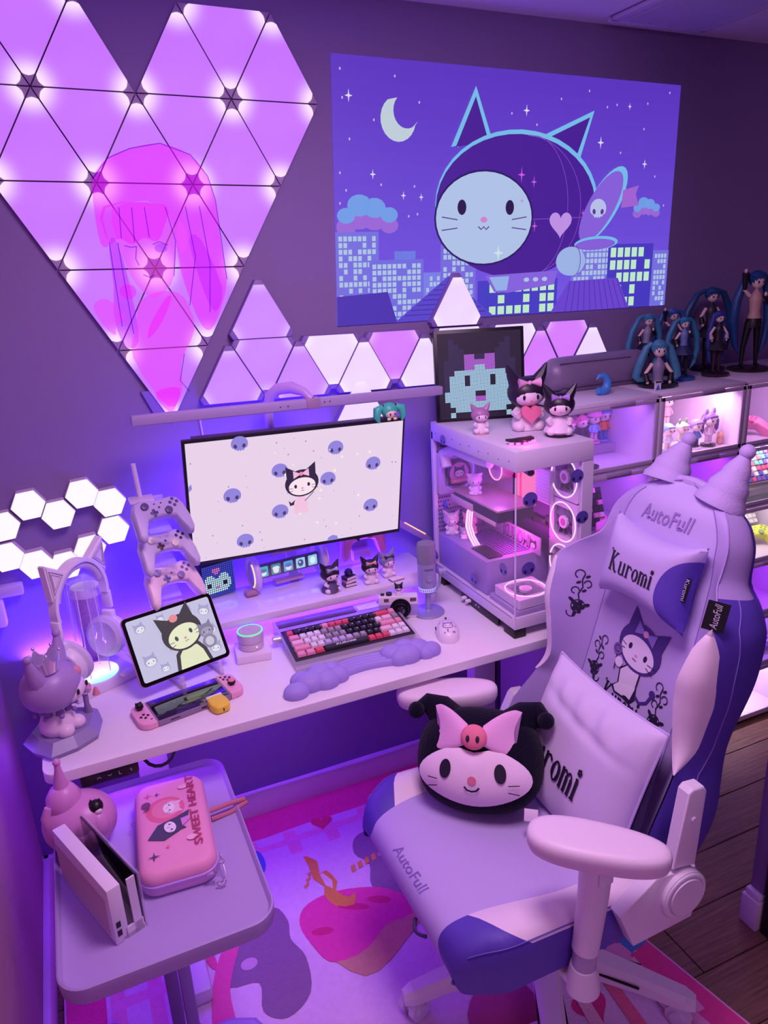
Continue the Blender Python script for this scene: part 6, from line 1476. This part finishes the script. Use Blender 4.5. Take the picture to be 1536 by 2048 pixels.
def keyboard_prop(label, loc, rot, w, d, case, cols, seed, stuff=True, clear=False):
    g = thing('display_keyboard', label, 'keyboard', loc, 0, rot=rot); rr = random.Random(seed)
    MB().box((0, 0, .010), (w, d, .020), .003).build('case', mat(case, .3, alpha=.6 if clear else None), g)
    nx = int(w/.0195); ny = int(d/.0195); keys = {}
    for j in range(ny):
        for i in range(nx):
            c = cols[rr.randrange(len(cols))] if len(cols) > 1 else cols[0]
            p = (-w/2+(w-nx*.0195)/2+.00975+i*.0195, -d/2+(d-ny*.0195)/2+.00975+j*.0195, .020)
            if c not in keys:
                b = MB(); vv = b.grid([[Vector((x*(.0088-k), y*(.0088-k), z)) for x, y in ((-1, -1), (1, -1), (1, 1), (-1, 1))] for z, k in ((0, 0), (.008, .0022))], close_u=True); b.bm.faces.new(vv[1]); o = b.build('keycap', mat(c, .5), g, smooth=False); keys[c] = o; o.location = p
            else: copyobj(keys[c], g, location=p)
    return g
keyboard_prop('pink and black keycap keyboard leaning in the cabinet right of the computer', (1.402, -.25, .955), (R(68), 0, R(-8)), .20, .125, '#1c1224', ['#e890b8', '#201628', '#f0c8dc', '#181020'], 1)
keyboard_prop('colourful cartoon keycap keyboard in the third cabinet column', (2.17, -.265, .985), (R(50), 0, R(-4)), .30, .14, '#e0dcd0', ['#f0d040', '#e05078', '#4858b8', '#60b8a8', '#e8e4dc', '#7850b0'], 2)
g = thing('landscape_board', 'pale green scenic keyboard box below the colourful keycaps in the cabinet', 'box', (2.15, -.285, .885)); MB().box((0, 0, .022), (.30, .09, .044), .004).build('box_body', mat('#c8ccc0', .4, var=.25, vscale=30), g); MB().box((0, -.0455, .010), (.30, .001, .020)).build('green_band', mat('#8ca890', .5), g)
keyboard_prop('grey white keyboard standing tilted behind the yellow controllers', (2.16, -.13, .765), (R(58), 0, R(-4)), .30, .12, '#b8b4b8', ['#dcd6dc', '#dcd6dc', '#a0a0a8', '#e4dee4'], 3)
keyboard_prop('clear purple keyboard on the fifth level of the third cabinet column', (2.17, -.24, .285), (R(22), 0, R(-4)), .30, .13, '#b894f0', ['#c0a0f4', '#cdb2f8'], 4, clear=True)
keyboard_prop('small white, blue and orange keyboard on the lowest cabinet level', (2.12, -.13, .055), (R(30), 0, R(-4)), .20, .10, '#e8e0f0', ['#f0ecf8', '#90b8e8', '#f0f0f8', '#e89c78'], 5)
gamepad('pink game controller on the top level of the third cabinet column', (2.12, -.24, 1.135), (R(20), 0, R(-15)), '#f090b8', '#e06898', '#d070a0', '#d070a0')
gamepad('orange yellow game controller left of the lime one in the cabinet', (2.078, -.255, .700), (R(20), 0, R(10)), '#f0b040', '#e04050', '#e05050', '#c03848')
gamepad('lime yellow game controller beside the orange one in the cabinet', (2.228, -.240, .712), (R(30), 0, R(-10)), '#d8e050', '#80a868', '#90b060', '#78a058')
gamepad('purple game controller on the fourth level of the third cabinet column', (2.15, -.250, .500), (R(35), 0, R(-15)), '#c068f0', '#9048d0', '#a050d8', '#9048d0')
gamepad('pink controller lying on the second level of the cabinet behind the computer', (1.46, -.250, .912), (R(8), 0, R(-60)), '#f090c8', '#e070b0', '#e070b0', '#e070b0')
g = thing('red_gift_box', 'pink plate with a red bow shape leaning in the purple lit cabinet', 'box', (2.10, -.20, .53), R(-10)); MB().box((0, 0, .03), (.09, .012, .09), .003).build('plate', mat('#e06088', .5), g); MB().box((0, -.010, .03), (.05, .010, .02), .003).box((0, -.010, .045), (.02, .010, .03), .003).build('bow', mat('#c82050', .5), g)

# ---- things on the cabinet tops
TZb = 1.3085
cyb = thing('capsule_case', 'grey lilac capsule shaped case lying on the cabinet behind the computer', 'case', (1.57, -.135, TZb+.056), R(0))
b = MB(); b.lathe([(.001, -.20), (.022, -.198), (.040, -.188), (.050, -.165), (.052, -.12), (.052, .12), (.050, .160), (.040, .182), (.022, .194), (.001, .196)], 28, M=Matrix.Rotation(pi/2, 4, 'Y')); b.build('shell', mat('#8c7c9c', .45, metal=.2), cyb)
b = MB(); b.box((0, 0, -.050), (.30, .06, .012), .004); b.build('foot', mat('#6c5a80', .5), cyb); b = MB(); b.tube([(-.17, -.040, .036), (.10, -.041, .034)], .002, 6); b.build('seam', mat('#5c4a70', .5), cyb)
bt_ = MB(); bt_.tube([(0, 0, .012), (.018, 0, .008), (.034, 0, .018), (.036, 0, .040), (.022, 0, .056), (.004, 0, .056), (-.006, 0, .046)], [.010, .013, .014, .012, .009, .006, .002], 12); o = bt_.build('blue_curl', mat('#4890d8', .4)); tag(o, 'bright blue curled tail shaped ornament in front of the capsule case', 'ornament', loc=(1.475, -.262, TZb+.002))
g = thing('photo_card_stand', 'tiny card with a blue triangle on a small stand on the cabinet edge', 'card', (1.655, -.318, TZb), R(-5)); MB().box((0, .0, .016), (.022, .003, .032)).box((-.002, -.008, .001), (.034, .016, .002)).build('card', mat('#e0d8e8', .5), g); Art(.0003).poly([(-.008, .004), (.008, .004), (0, .022)], '#3868b8').poly([(-.010, .026), (.010, .026), (.010, .031), (-.010, .031)], '#201828').build('card_print', g, plane((0, -.0016, 0), (1, 0, 0), (0, 0, 1), (0, -1, 0)))
tealh = '#3a86a8'
def girl(label, loc, rz, h, hair, topc, skirt, legc, base='#1c1826', pose=0, lean=0, bust=False, tails=1.0, pants=False, prop=None, wave=0):
    """slim long-haired figure; h is the standing height"""
    g = thing('long_haired_figurine', label, 'figurine', loc, rz, 'long haired figurines on the cabinet top'); s = h; skn = '#f0d2c4'
    g.rotation_euler = (0, lean, rz); zo = 0 if not bust else -.50*s
    if base: MB().lathe([(.001, 0), (.20*s, 0), (.21*s, .008), (.20*s, .010), (.001, .010)], 26 if not bust else 12, M=Matrix.Rotation(-lean, 4, 'Y')).build('base', mat(base, .25), g)
    if not bust:
        for sg in (-1, 1):
            dx = .045+.05*pose if sg < 0 else .045+.02*pose
            b = MB(); b.tube([(sg*dx*s, 0, .015), (sg*(dx*.9)*s, .005*s, .24*s), (sg*.045*s, 0, .48*s)], [.018*s, .026*s, .042*s], 10); b.ell((sg*dx*s, -.02*s, .014+.01*s), (.022*s, .045*s, .018*s), 8, 6); b.build('leg', mat(legc, .45), g)
    b = MB(); b.lathe([(.001, .44*s), (.070*s, .46*s), (.072*s, .50*s), (.050*s, .58*s), (.058*s, .66*s), (.066*s, .72*s), (.040*s, .765*s), (.020*s, .79*s), (.018*s, .82*s)], 18, (0, 0, zo)); b.build('torso', mat(topc, .45), g)
    b = MB()
    if pants: b.lathe([(.075*s, .43*s), (.074*s, .50*s), (.055*s, .55*s)], 18)
    else:
        n = 24; b.grid([[Vector((r_*s*(1+am*cos(8*a))*cos(a), r_*s*(1+am*cos(8*a))*sin(a), z_*s+zo)) for a in [2*pi*k/n for k in range(n)]] for r_, z_, am in ((.155, .40, .08), (.115, .47, .04), (.056, .545, 0))], close_u=True)
    b.build('skirt' if not pants else 'shorts', mat(skirt, .5), g)
    for sg in (-1, 1):
        up = wave and sg < 0; b = MB(); e = [(sg*.068*s, 0, .735*s+zo), (sg*.135*s, -.01*s, (.80 if up else .64)*s+zo), (sg*(.15 if up else .12)*s, -.03*s, (.96 if up else .56)*s+zo)] if not (pose and sg > 0) else [(sg*.068*s, 0, .735*s+zo), (sg*.12*s, -.04*s, .66*s+zo), (sg*.05*s, -.09*s, .74*s+zo)]
        b.tube(e, [.020*s, .018*s, .015*s], 8); b.build('arm', mat(skn, .5), g)
        b = MB(); e1, e2 = Vector(e[1]), Vector(e[2]); b.tube([e1.lerp(e2, .0), e2], [.020*s, .036*s], 10); b.build('sleeve', mat('#15121e' if not prop else prop, .5), g); b = MB(); b.ell(e2+(e2-e1).normalized()*.018*s, (.016*s, .012*s, .022*s), 8, 6); b.build('hand', mat(skn, .5), g)
    b = MB(); b.ell((0, -.008*s, .875*s+zo), (.066*s, .064*s, .072*s), 18, 12); b.build('face', mat(skn, .5), g)
    b = MB(); b.ell((0, .014*s, .900*s+zo), (.082*s, .078*s, .080*s), 18, 12)
    for k in range(6): a = -1.0+k*.4; b.cone((.068*s*sin(a), -.052*s*cos(a)-.006*s, .893*s+zo), .004*s, .022*s, .075*s, 6)
    b.build('hair', mat(hair, .4, var=.15, vscale=60), g)
    for sg in (-1, 1): b = MB(); b.ell((sg*.026*s, -.066*s, .868*s+zo), (.011*s, .006*s, .016*s), 8, 6); b.build('eye', mat('#2c4a68', .3), g)
    for sg in (-1, 1):
        b = MB(); T = tails
        b.tube([(sg*.07*s, .03*s, .945*s+zo), (sg*.15*s*T, .04*s, .90*s+zo), (sg*.24*s*T, .05*s, .70*s+zo), (sg*.27*s*T, .05*s, .48*s+zo if not bust else .60*s+zo), (sg*.22*s*T, .04*s, (.26 if not bust else .565)*s+zo), (sg*.15*s*T, .03*s, (.16 if not bust else .545)*s+zo)], [.022*s, .035*s, .046*s, .044*s, .032*s, .004*s], 12); b.build('long_hair_lock', mat(hair, .4, var=.2, vscale=60), g)
    return g
girl('teal haired figurine in grey and black with one hand raised, leftmost on the cabinet top', (1.800, -.085, TZb), R(-14), .215, tealh, '#8c92a4', '#1a1828', '#14121c', pose=1, lean=.08, base=None, tails=.95)
girl('half length teal haired bust figurine in grey with dark sleeves at the cabinet edge', (1.722, -.245, TZb), R(-24), .300, '#4488a4', '#84809c', '#16131f', '#000000', bust=True, base='#15121c', tails=.8)
girl('slim blue haired figurine behind the bust, arm stretched to the left', (1.93, -.09, TZb), R(-14), .225, '#345c9c', '#605c78', '#14121c', '#14121c', wave=1, lean=-.05, base='#101018')
girl('teal haired figurine in blue and white on a blue base', (1.868, -.195, TZb), R(-22), .205, '#2e7c9c', '#6c84b8', '#2c3460', '#1c1a28', base='#2c5ca0', pose=1, tails=.9)
girl('dark blue haired figurine in a black dress with pale sleeves on a round base', (2.005, -.205, TZb), R(-16), .215, '#2c3c88', '#2a2434', '#1c1826', '#3c2030', prop='#c8a8c0', tails=.45, base='#30202c')
girl('tall teal haired figurine with very long hair at the back of the cabinet top', (2.085, -.09, TZb), R(-14), .285, '#1e4a78', '#342c40', '#121018', '#100e16', tails=1.15, base='#181420')
girl('tallest dark figurine in a pale shirt and black trousers waving one hand', (2.175, -.190, TZb), R(-16), .335, '#1e4c84', '#c8a494', '#141016', '#0c0a10', pants=True, wave=1, pose=1, tails=.7, base='#26141c')
# ================================================================ WALL PICTURE: PROJECTOR LIGHT PUT INTO GLOWING FLAT SHAPES
pj = thing('painted_projection', 'large painted projection of a night city with a cat shaped airship on the wall', 'picture', (1.36, -.002, 1.89))
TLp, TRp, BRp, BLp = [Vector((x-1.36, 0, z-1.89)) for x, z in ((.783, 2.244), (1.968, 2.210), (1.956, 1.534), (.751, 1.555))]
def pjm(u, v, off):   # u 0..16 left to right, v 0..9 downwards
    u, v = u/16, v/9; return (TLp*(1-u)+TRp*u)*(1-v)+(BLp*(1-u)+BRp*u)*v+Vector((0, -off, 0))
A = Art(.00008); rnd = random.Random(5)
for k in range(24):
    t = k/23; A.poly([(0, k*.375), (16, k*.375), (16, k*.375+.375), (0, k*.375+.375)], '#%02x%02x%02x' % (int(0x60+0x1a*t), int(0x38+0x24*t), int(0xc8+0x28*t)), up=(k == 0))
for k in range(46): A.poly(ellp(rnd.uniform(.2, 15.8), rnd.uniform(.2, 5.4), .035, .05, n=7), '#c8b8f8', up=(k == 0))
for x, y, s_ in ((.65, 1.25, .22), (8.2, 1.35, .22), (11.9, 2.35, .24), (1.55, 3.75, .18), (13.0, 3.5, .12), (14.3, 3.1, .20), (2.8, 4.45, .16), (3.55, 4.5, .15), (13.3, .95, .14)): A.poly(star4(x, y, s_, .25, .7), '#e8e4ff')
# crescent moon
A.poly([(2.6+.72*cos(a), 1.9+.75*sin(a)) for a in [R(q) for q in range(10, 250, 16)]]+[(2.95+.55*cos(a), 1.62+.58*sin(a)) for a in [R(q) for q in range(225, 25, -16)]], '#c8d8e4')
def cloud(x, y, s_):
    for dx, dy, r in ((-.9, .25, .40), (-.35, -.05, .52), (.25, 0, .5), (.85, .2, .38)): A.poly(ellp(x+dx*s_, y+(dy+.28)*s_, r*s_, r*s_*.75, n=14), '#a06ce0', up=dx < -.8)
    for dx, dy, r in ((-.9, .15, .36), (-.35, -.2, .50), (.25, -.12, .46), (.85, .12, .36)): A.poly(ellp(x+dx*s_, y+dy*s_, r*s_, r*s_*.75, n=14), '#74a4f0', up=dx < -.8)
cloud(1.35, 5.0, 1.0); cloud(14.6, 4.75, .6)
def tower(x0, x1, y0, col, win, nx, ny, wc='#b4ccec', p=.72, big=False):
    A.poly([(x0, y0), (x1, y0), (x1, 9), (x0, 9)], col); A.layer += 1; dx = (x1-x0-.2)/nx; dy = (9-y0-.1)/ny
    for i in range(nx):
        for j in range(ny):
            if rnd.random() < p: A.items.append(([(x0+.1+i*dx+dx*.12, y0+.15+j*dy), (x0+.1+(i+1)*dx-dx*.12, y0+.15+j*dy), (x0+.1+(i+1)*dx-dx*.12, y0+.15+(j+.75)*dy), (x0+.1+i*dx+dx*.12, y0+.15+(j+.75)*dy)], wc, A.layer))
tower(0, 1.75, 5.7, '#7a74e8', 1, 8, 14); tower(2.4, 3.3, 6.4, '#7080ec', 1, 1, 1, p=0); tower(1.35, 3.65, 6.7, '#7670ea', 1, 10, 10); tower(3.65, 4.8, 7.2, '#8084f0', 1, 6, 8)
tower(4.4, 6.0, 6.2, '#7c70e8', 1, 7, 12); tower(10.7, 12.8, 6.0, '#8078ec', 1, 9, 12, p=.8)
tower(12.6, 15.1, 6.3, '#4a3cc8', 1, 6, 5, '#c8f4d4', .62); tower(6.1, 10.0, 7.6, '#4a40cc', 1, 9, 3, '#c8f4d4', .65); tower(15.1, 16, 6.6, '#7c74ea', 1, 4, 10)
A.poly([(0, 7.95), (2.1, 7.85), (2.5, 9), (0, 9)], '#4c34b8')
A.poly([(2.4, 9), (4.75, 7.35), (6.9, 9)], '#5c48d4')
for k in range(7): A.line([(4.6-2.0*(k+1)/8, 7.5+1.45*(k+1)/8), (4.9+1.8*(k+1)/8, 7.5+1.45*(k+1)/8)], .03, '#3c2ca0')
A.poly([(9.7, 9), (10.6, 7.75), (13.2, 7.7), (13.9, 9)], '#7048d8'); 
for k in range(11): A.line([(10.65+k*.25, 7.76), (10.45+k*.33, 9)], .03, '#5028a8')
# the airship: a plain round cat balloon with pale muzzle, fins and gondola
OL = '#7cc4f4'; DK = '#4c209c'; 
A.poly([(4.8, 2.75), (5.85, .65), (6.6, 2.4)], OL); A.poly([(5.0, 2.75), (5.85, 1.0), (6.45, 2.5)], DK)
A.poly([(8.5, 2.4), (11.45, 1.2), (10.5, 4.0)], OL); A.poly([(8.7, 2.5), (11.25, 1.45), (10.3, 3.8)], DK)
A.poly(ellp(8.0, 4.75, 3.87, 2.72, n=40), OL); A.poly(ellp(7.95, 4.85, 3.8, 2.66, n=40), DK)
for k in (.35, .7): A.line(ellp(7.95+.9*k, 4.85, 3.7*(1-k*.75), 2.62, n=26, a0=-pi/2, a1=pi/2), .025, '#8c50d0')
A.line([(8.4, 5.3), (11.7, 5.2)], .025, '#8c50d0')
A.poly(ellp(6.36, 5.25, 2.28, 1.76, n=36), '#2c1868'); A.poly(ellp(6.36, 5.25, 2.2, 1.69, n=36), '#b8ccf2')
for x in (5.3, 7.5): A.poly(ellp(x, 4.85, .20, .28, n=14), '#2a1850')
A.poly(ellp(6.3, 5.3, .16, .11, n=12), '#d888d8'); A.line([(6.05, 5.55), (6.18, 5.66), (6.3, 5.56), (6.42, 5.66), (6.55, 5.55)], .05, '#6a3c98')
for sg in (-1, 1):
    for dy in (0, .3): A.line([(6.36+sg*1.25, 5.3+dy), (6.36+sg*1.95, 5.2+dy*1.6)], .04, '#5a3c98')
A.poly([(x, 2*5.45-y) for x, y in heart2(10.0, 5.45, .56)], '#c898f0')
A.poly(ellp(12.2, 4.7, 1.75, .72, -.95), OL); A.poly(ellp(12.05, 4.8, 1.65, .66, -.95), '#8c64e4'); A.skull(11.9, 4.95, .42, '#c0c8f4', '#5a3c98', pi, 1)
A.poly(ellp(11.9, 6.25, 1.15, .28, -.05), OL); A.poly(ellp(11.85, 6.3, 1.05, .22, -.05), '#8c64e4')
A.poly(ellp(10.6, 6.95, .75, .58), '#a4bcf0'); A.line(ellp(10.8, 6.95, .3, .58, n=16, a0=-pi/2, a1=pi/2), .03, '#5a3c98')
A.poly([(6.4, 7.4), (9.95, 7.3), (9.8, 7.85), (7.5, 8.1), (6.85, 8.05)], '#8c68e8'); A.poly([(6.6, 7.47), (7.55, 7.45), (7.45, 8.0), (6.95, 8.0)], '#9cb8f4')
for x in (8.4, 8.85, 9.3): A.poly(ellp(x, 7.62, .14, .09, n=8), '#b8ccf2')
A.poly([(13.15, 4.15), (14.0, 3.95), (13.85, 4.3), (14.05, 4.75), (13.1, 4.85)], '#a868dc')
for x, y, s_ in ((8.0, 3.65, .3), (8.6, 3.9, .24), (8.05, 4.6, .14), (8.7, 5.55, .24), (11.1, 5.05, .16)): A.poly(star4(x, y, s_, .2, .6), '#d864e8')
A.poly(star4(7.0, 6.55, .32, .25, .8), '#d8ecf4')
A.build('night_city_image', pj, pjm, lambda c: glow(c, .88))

# ================================================================ PRINTED FILM ON THE HEART OF PANELS
def film(c):
    k = 'film'+c
    if k in _m: return _m[k]
    m = bpy.data.materials.new('mat_film'); m.use_nodes = True; nt = m.node_tree; nt.nodes.remove(nt.nodes['Principled BSDF'])
    t = nt.nodes.new('ShaderNodeBsdfTransparent'); t.inputs[0].default_value = (.72, .42, .92, 1); e = nt.nodes.new('ShaderNodeEmission'); e.inputs[0].default_value = (*lin(c), 1); e.inputs[1].default_value = .30  # backlight from the panels is put in as the film's own emission
    a = nt.nodes.new('ShaderNodeAddShader'); nt.links.new(t.outputs[0], a.inputs[0]); nt.links.new(e.outputs[0], a.inputs[1]); nt.links.new(a.outputs[0], nt.nodes['Material Output'].inputs[0])
    if c == '#000001': t.inputs[0].default_value = (.35, .22, .6, 1); e.inputs[1].default_value = 0
    _m[k] = m; return m
hp_ = thing('printed_film', 'translucent pink print of a long haired girl on the lower heart panels', 'print', (.27, -.0165, 1.70))
A = Art(.00025); ox, oz = .27, 1.70
def q(*p): return smoothp([(x-ox, z-oz) for x, z in p], 3)
def ql(*p): return [(x-ox, z-oz) for x, z in p]
A.poly(q((.150, 1.945), (.19, 1.99), (.246, 2.012), (.318, 2.024), (.388, 1.999), (.425, 1.95), (.438, 1.894), (.440, 1.80), (.445, 1.70), (.422, 1.63), (.388, 1.575), (.36, 1.60), (.33, 1.72), (.31, 1.88), (.17, 1.88), (.165, 1.80), (.145, 1.80), (.143, 1.88)), '#ff20ff')
A.poly(q((.165, 1.80), (.185, 1.80), (.20, 1.68), (.20, 1.56), (.165, 1.55), (.15, 1.62), (.16, 1.70)), '#c030ff')
A.poly(q((.185, 1.88), (.31, 1.88), (.325, 1.80), (.31, 1.715), (.285, 1.68), (.25, 1.665), (.215, 1.70), (.195, 1.76)), '#ff60d8')
A.poly(q((.165, 1.885), (.31, 1.885), (.30, 1.83), (.28, 1.80), (.25, 1.81), (.22, 1.795), (.19, 1.81), (.165, 1.80)), '#f428ff')
A.poly(q((.33, 1.82), (.345, 1.845), (.357, 1.82), (.35, 1.78), (.335, 1.77)), '#ff70e0')
A.poly(q((.36, 1.80), (.39, 1.80), (.43, 1.68), (.405, 1.62), (.38, 1.68)), '#b030ff')
A.poly(q((.22, 1.66), (.28, 1.68), (.33, 1.66), (.345, 1.58), (.30, 1.50), (.292, 1.42), (.250, 1.385), (.180, 1.52), (.20, 1.60)), '#ff58e0')
A.poly(q((.282, 1.662), (.296, 1.660), (.262, 1.60), (.225, 1.565), (.235, 1.60)), '#ff2060')
A.poly(q((.222, 1.425), (.288, 1.430), (.260, 1.368), (.250, 1.370)), '#ff1890')
A.poly(q((.105, 1.655), (.135, 1.67), (.16, 1.65), (.175, 1.62), (.15, 1.60), (.145, 1.58), (.122, 1.605)), '#ff60e8')
A.poly(ellp(.192-ox, 1.684-oz, .020, .018, n=18), '#ff2050'); A.line(ql((.178, 1.672), (.150, 1.650)), .003, '#ff60a0')
A.poly(ellp(.287-ox, 1.784-oz, .016, .011, n=14), '#2040ff')
for ln_ in (((.268, 1.793), (.285, 1.799), (.305, 1.790)), ((.20, 1.793), (.215, 1.788), (.228, 1.790)), ((.228, 1.79), (.222, 1.76), (.228, 1.745)), ((.235, 1.722), (.25, 1.715), (.262, 1.720)), ((.15, 1.945), (.19, 1.99), (.246, 2.012), (.318, 2.024), (.388, 1.999), (.425, 1.95), (.438, 1.894), (.445, 1.70)),
    ((.20, 1.88), (.195, 1.81)), ((.23, 1.88), (.225, 1.80)), ((.26, 1.88), (.262, 1.81)), ((.31, 1.88), (.325, 1.80), (.31, 1.715)), ((.36, 1.88), (.37, 1.76), (.34, 1.64)), ((.395, 1.88), (.405, 1.74), (.39, 1.62)), ((.165, 1.80), (.165, 1.60)), ((.185, 1.80), (.19, 1.58)), ((.31, 1.52), (.29, 1.45), (.31, 1.42))):
    A.line(ql(*ln_), .0022, '#000001')
A.build('print_layer', hp_, lambda u, v, off: Vector((u, -off, v)), film)

# ================================================================ RUG
rg = thing('rug', 'fluffy pink and white printed rug with cupcake and bears under the chair', 'rug', (.45, -.7, 0))
def rugm(c):
    return mat(c, .95, bump=.9, bscale=160, spec=.05, sheen=.3, var=.10, vscale=55)
RO = Vector((.45, -.7, 0))
out = [(-.255, -.008), (.985, -.015), (1.02, -.18), (1.09, -.60), (1.139, -.875), (1.205, -1.225), (1.27, -1.60), (1.33, -1.95), (-.262, -1.95)]
b = MB(); b.prism([(x-RO.x, y-RO.y) for x, y in out], .0008, .012, b=.002); b.build('pile_base', rugm('#f0b8e4'), rg)
A = Art(.0001)
def rp(p): return [(x-RO.x, y-RO.y) for x, y in p]
def wavy(p, k=4, a=.004):
    if k < 6: return smoothp(smoothp(p, 4), 1)
    o = []; n = len(p)
    for i in range(n):
        x0, y0 = p[i]; x1, y1 = p[(i+1) % n]
        for j in range(k):
            t = j/k; o.append((x0+(x1-x0)*t+rnd.uniform(-a, a), y0+(y1-y0)*t+rnd.uniform(-a, a)))
    return o
PK, WH, PL, GR = '#f0489c', '#ecccf0', '#f4a0d0', '#94749c'
A.poly(rp([(-.25, -.012), (.98, -.018), (1.015, -.18), (1.085, -.60), (1.134, -.875), (1.20, -1.225), (1.265, -1.60), (1.325, -1.945), (-.258, -1.945)]), PK)
A.poly(rp(wavy([(-.16, -.125), (.88, -.13), (.93, -.30), (.985, -.60), (1.035, -.875), (1.10, -1.225), (1.165, -1.60), (1.22, -1.85), (-.17, -1.85)], 8)), WH)
A.layer += 1
for k in range(9):   # gingham frame
    x = -.10+k*.125; A.items.append((rp([(x, -.135), (x+.04, -.135), (x+.04, -.235), (x, -.235)]), PL, A.layer))
for x0 in (-.15, -.06): A.layer += 1; A.items.append((rp([(x0, -.20), (x0+.035, -.20), (x0+.035, -1.8), (x0, -1.8)]), PL, A.layer))
A.polys([rp([(-.15, -.165), (.88, -.165), (.885, -.19), (-.15, -.19)])], '#f2a4d8')
A.polys([rp([(-.15, -.35-k*.16), (0, -.35-k*.16), (0, -.38-k*.16), (-.15, -.38-k*.16)]) for k in range(9)], '#f2a4d8')
A.polys([rp([(.88+.04*k, -.35-k*.19), (1.0+.035*k, -.35-k*.19), (1.0+.035*k, -.39-k*.19), (.88+.04*k, -.39-k*.19)]) for k in range(6)], '#f2a4d8')
A.polys([rp([(.92+(y+.3)*-.19, y), (.955+(y+.3)*-.19, y), (.955+(y-.1+.3)*-.19, y-.1), (.92+(y-.1+.3)*-.19, y-.1)]) for y in [-.3-.1*i for i in range(14)]], '#f2a4d8')
A.poly(rp(heart2(.53, -.145, .035, -.2)), '#e84878'); A.poly(rp(heart2(1.112, -.925, .042, -.6)), '#4c90d8'); A.poly(rp(heart2(1.035, -.895, .034, -.4)), '#3c84c8')
A.poly(rp(heart2(.905, -1.03, .045, 0)), '#e03c90'); A.poly(rp([(.66, -.18), (.70, -.24), (.65, -.26)]), '#5888d8'); A.poly(rp([(.74, -.16), (.82, -.20), (.80, -.25), (.72, -.22)]), '#4c78d0'); A.poly(rp(ellp(.30, -.22, .02, .05)), '#5c80d8')
# grey bears
A.poly(rp(wavy([(.24, -.43), (.30, -.41), (.32, -.47), (.31, -.53), (.33, -.60), (.31, -.70), (.24, -.74), (.19, -.70), (.20, -.62), (.13, -.60), (.11, -.53), (.17, -.50), (.20, -.44)], 3, .003)), GR)
A.poly(rp(wavy([(.60, -.26), (.66, -.25), (.74, -.30), (.80, -.40), (.79, -.54), (.70, -.58), (.62, -.52), (.575, -.46), (.60, -.38), (.575, -.32)], 3, .003)), GR)
A.poly(rp(ellp(.672, -.330, .007, .006, n=10)), '#1c1420'); A.poly(rp(ellp(.70, -.342, .007, .006, n=10)), '#1c1420'); A.poly(rp(ellp(.652, -.358, .016, .010, n=12)), '#e890b8'); A.poly(rp(ellp(.19, -.555, .022, .018, n=12)), '#d8b0d8')
# cupcake with a swirled horn
A.poly(rp(wavy([(.36, -.56), (.45, -.72), (.60, -.66), (.66, -.60), (.60, -.50), (.42, -.60)], 4, .003)), '#d8a088')
A.poly(rp(smoothp([(.355, -.57), (.345, -.50), (.37, -.45), (.43, -.43), (.51, -.44), (.60, -.48), (.655, -.55), (.635, -.60), (.56, -.60), (.50, -.64), (.44, -.655), (.38, -.64)])), '#f04ca8')
A.poly(rp(ellp(.395, -.545, .03, .013, -.3)), '#e03080'); A.poly(rp(ellp(.575, -.515, .034, .013, -.5)), '#e03080'); A.poly(rp(ellp(.50, -.505, .045, .012, -.5)), '#e03080')
A.poly(rp(smoothp([(.43, -.26), (.462, -.30), (.452, -.35), (.475, -.345), (.49, -.40), (.475, -.43), (.50, -.47), (.52, -.46), (.505, -.50), (.455, -.48), (.44, -.43), (.45, -.40), (.43, -.36), (.435, -.32)], 2)), '#e89c50'); A.poly(rp([(.452, -.355), (.462, -.35), (.478, -.39), (.470, -.42), (.455, -.40)]), '#f6dce8')
A.polys([rp([(.395+.012*k, -.375+.02*k), (.415+.012*k, -.365+.02*k), (.412+.012*k, -.375+.02*k), (.398+.012*k, -.385+.02*k)]) for k in range(4)]+[rp([(.545+.024*k, -.365+.005*k), (.560+.024*k, -.36+.005*k), (.556+.024*k, -.385+.005*k), (.541+.024*k, -.388+.005*k)]) for k in range(4)], '#e8a060')
A.poly(rp(ellp(.10, -.49, .012, .045, .2)), '#e85c98'); A.poly(rp(wavy([(.15, -.46), (.19, -.46), (.13, -.60), (.12, -.72), (.07, -.72), (.09, -.58)], 3, .004)), '#f060a8')
A.poly(rp(wavy([(.70, -.86), (.77, -.85), (.80, -.98), (.72, -1.08), (.62, -.95)], 4, .006)), '#c85898')
for k in range(4): A.poly(rp([(.80+k*.085, -.98), (.83+k*.085, -.97), (.80+k*.095, -1.15), (.765+k*.095, -1.15)]), ['#f090b8', '#f6c8dc', '#f0789c', '#f6c8dc'][k])
A.build('printed_pattern', rg, lambda u, v, off: Vector((u, v, .0120+off)), rugm)
# small round plush edge peeking in at the bottom
g = thing('pale_plush_toy', 'round pale plush top peeking in at the bottom edge on the rug', 'plush toy', (.735, -1.065, .0135)); superell((0, 0, .028), (.045, .040, .028), .9).build('plush_body', mat('#f0dcee', .9, bump=.8, bscale=200, sheen=.3), g); MB().ell((-.028, .010, .052), .012).ell((.026, .012, .052), .012).build('ear', mat('#e8c8e0', .9), g)
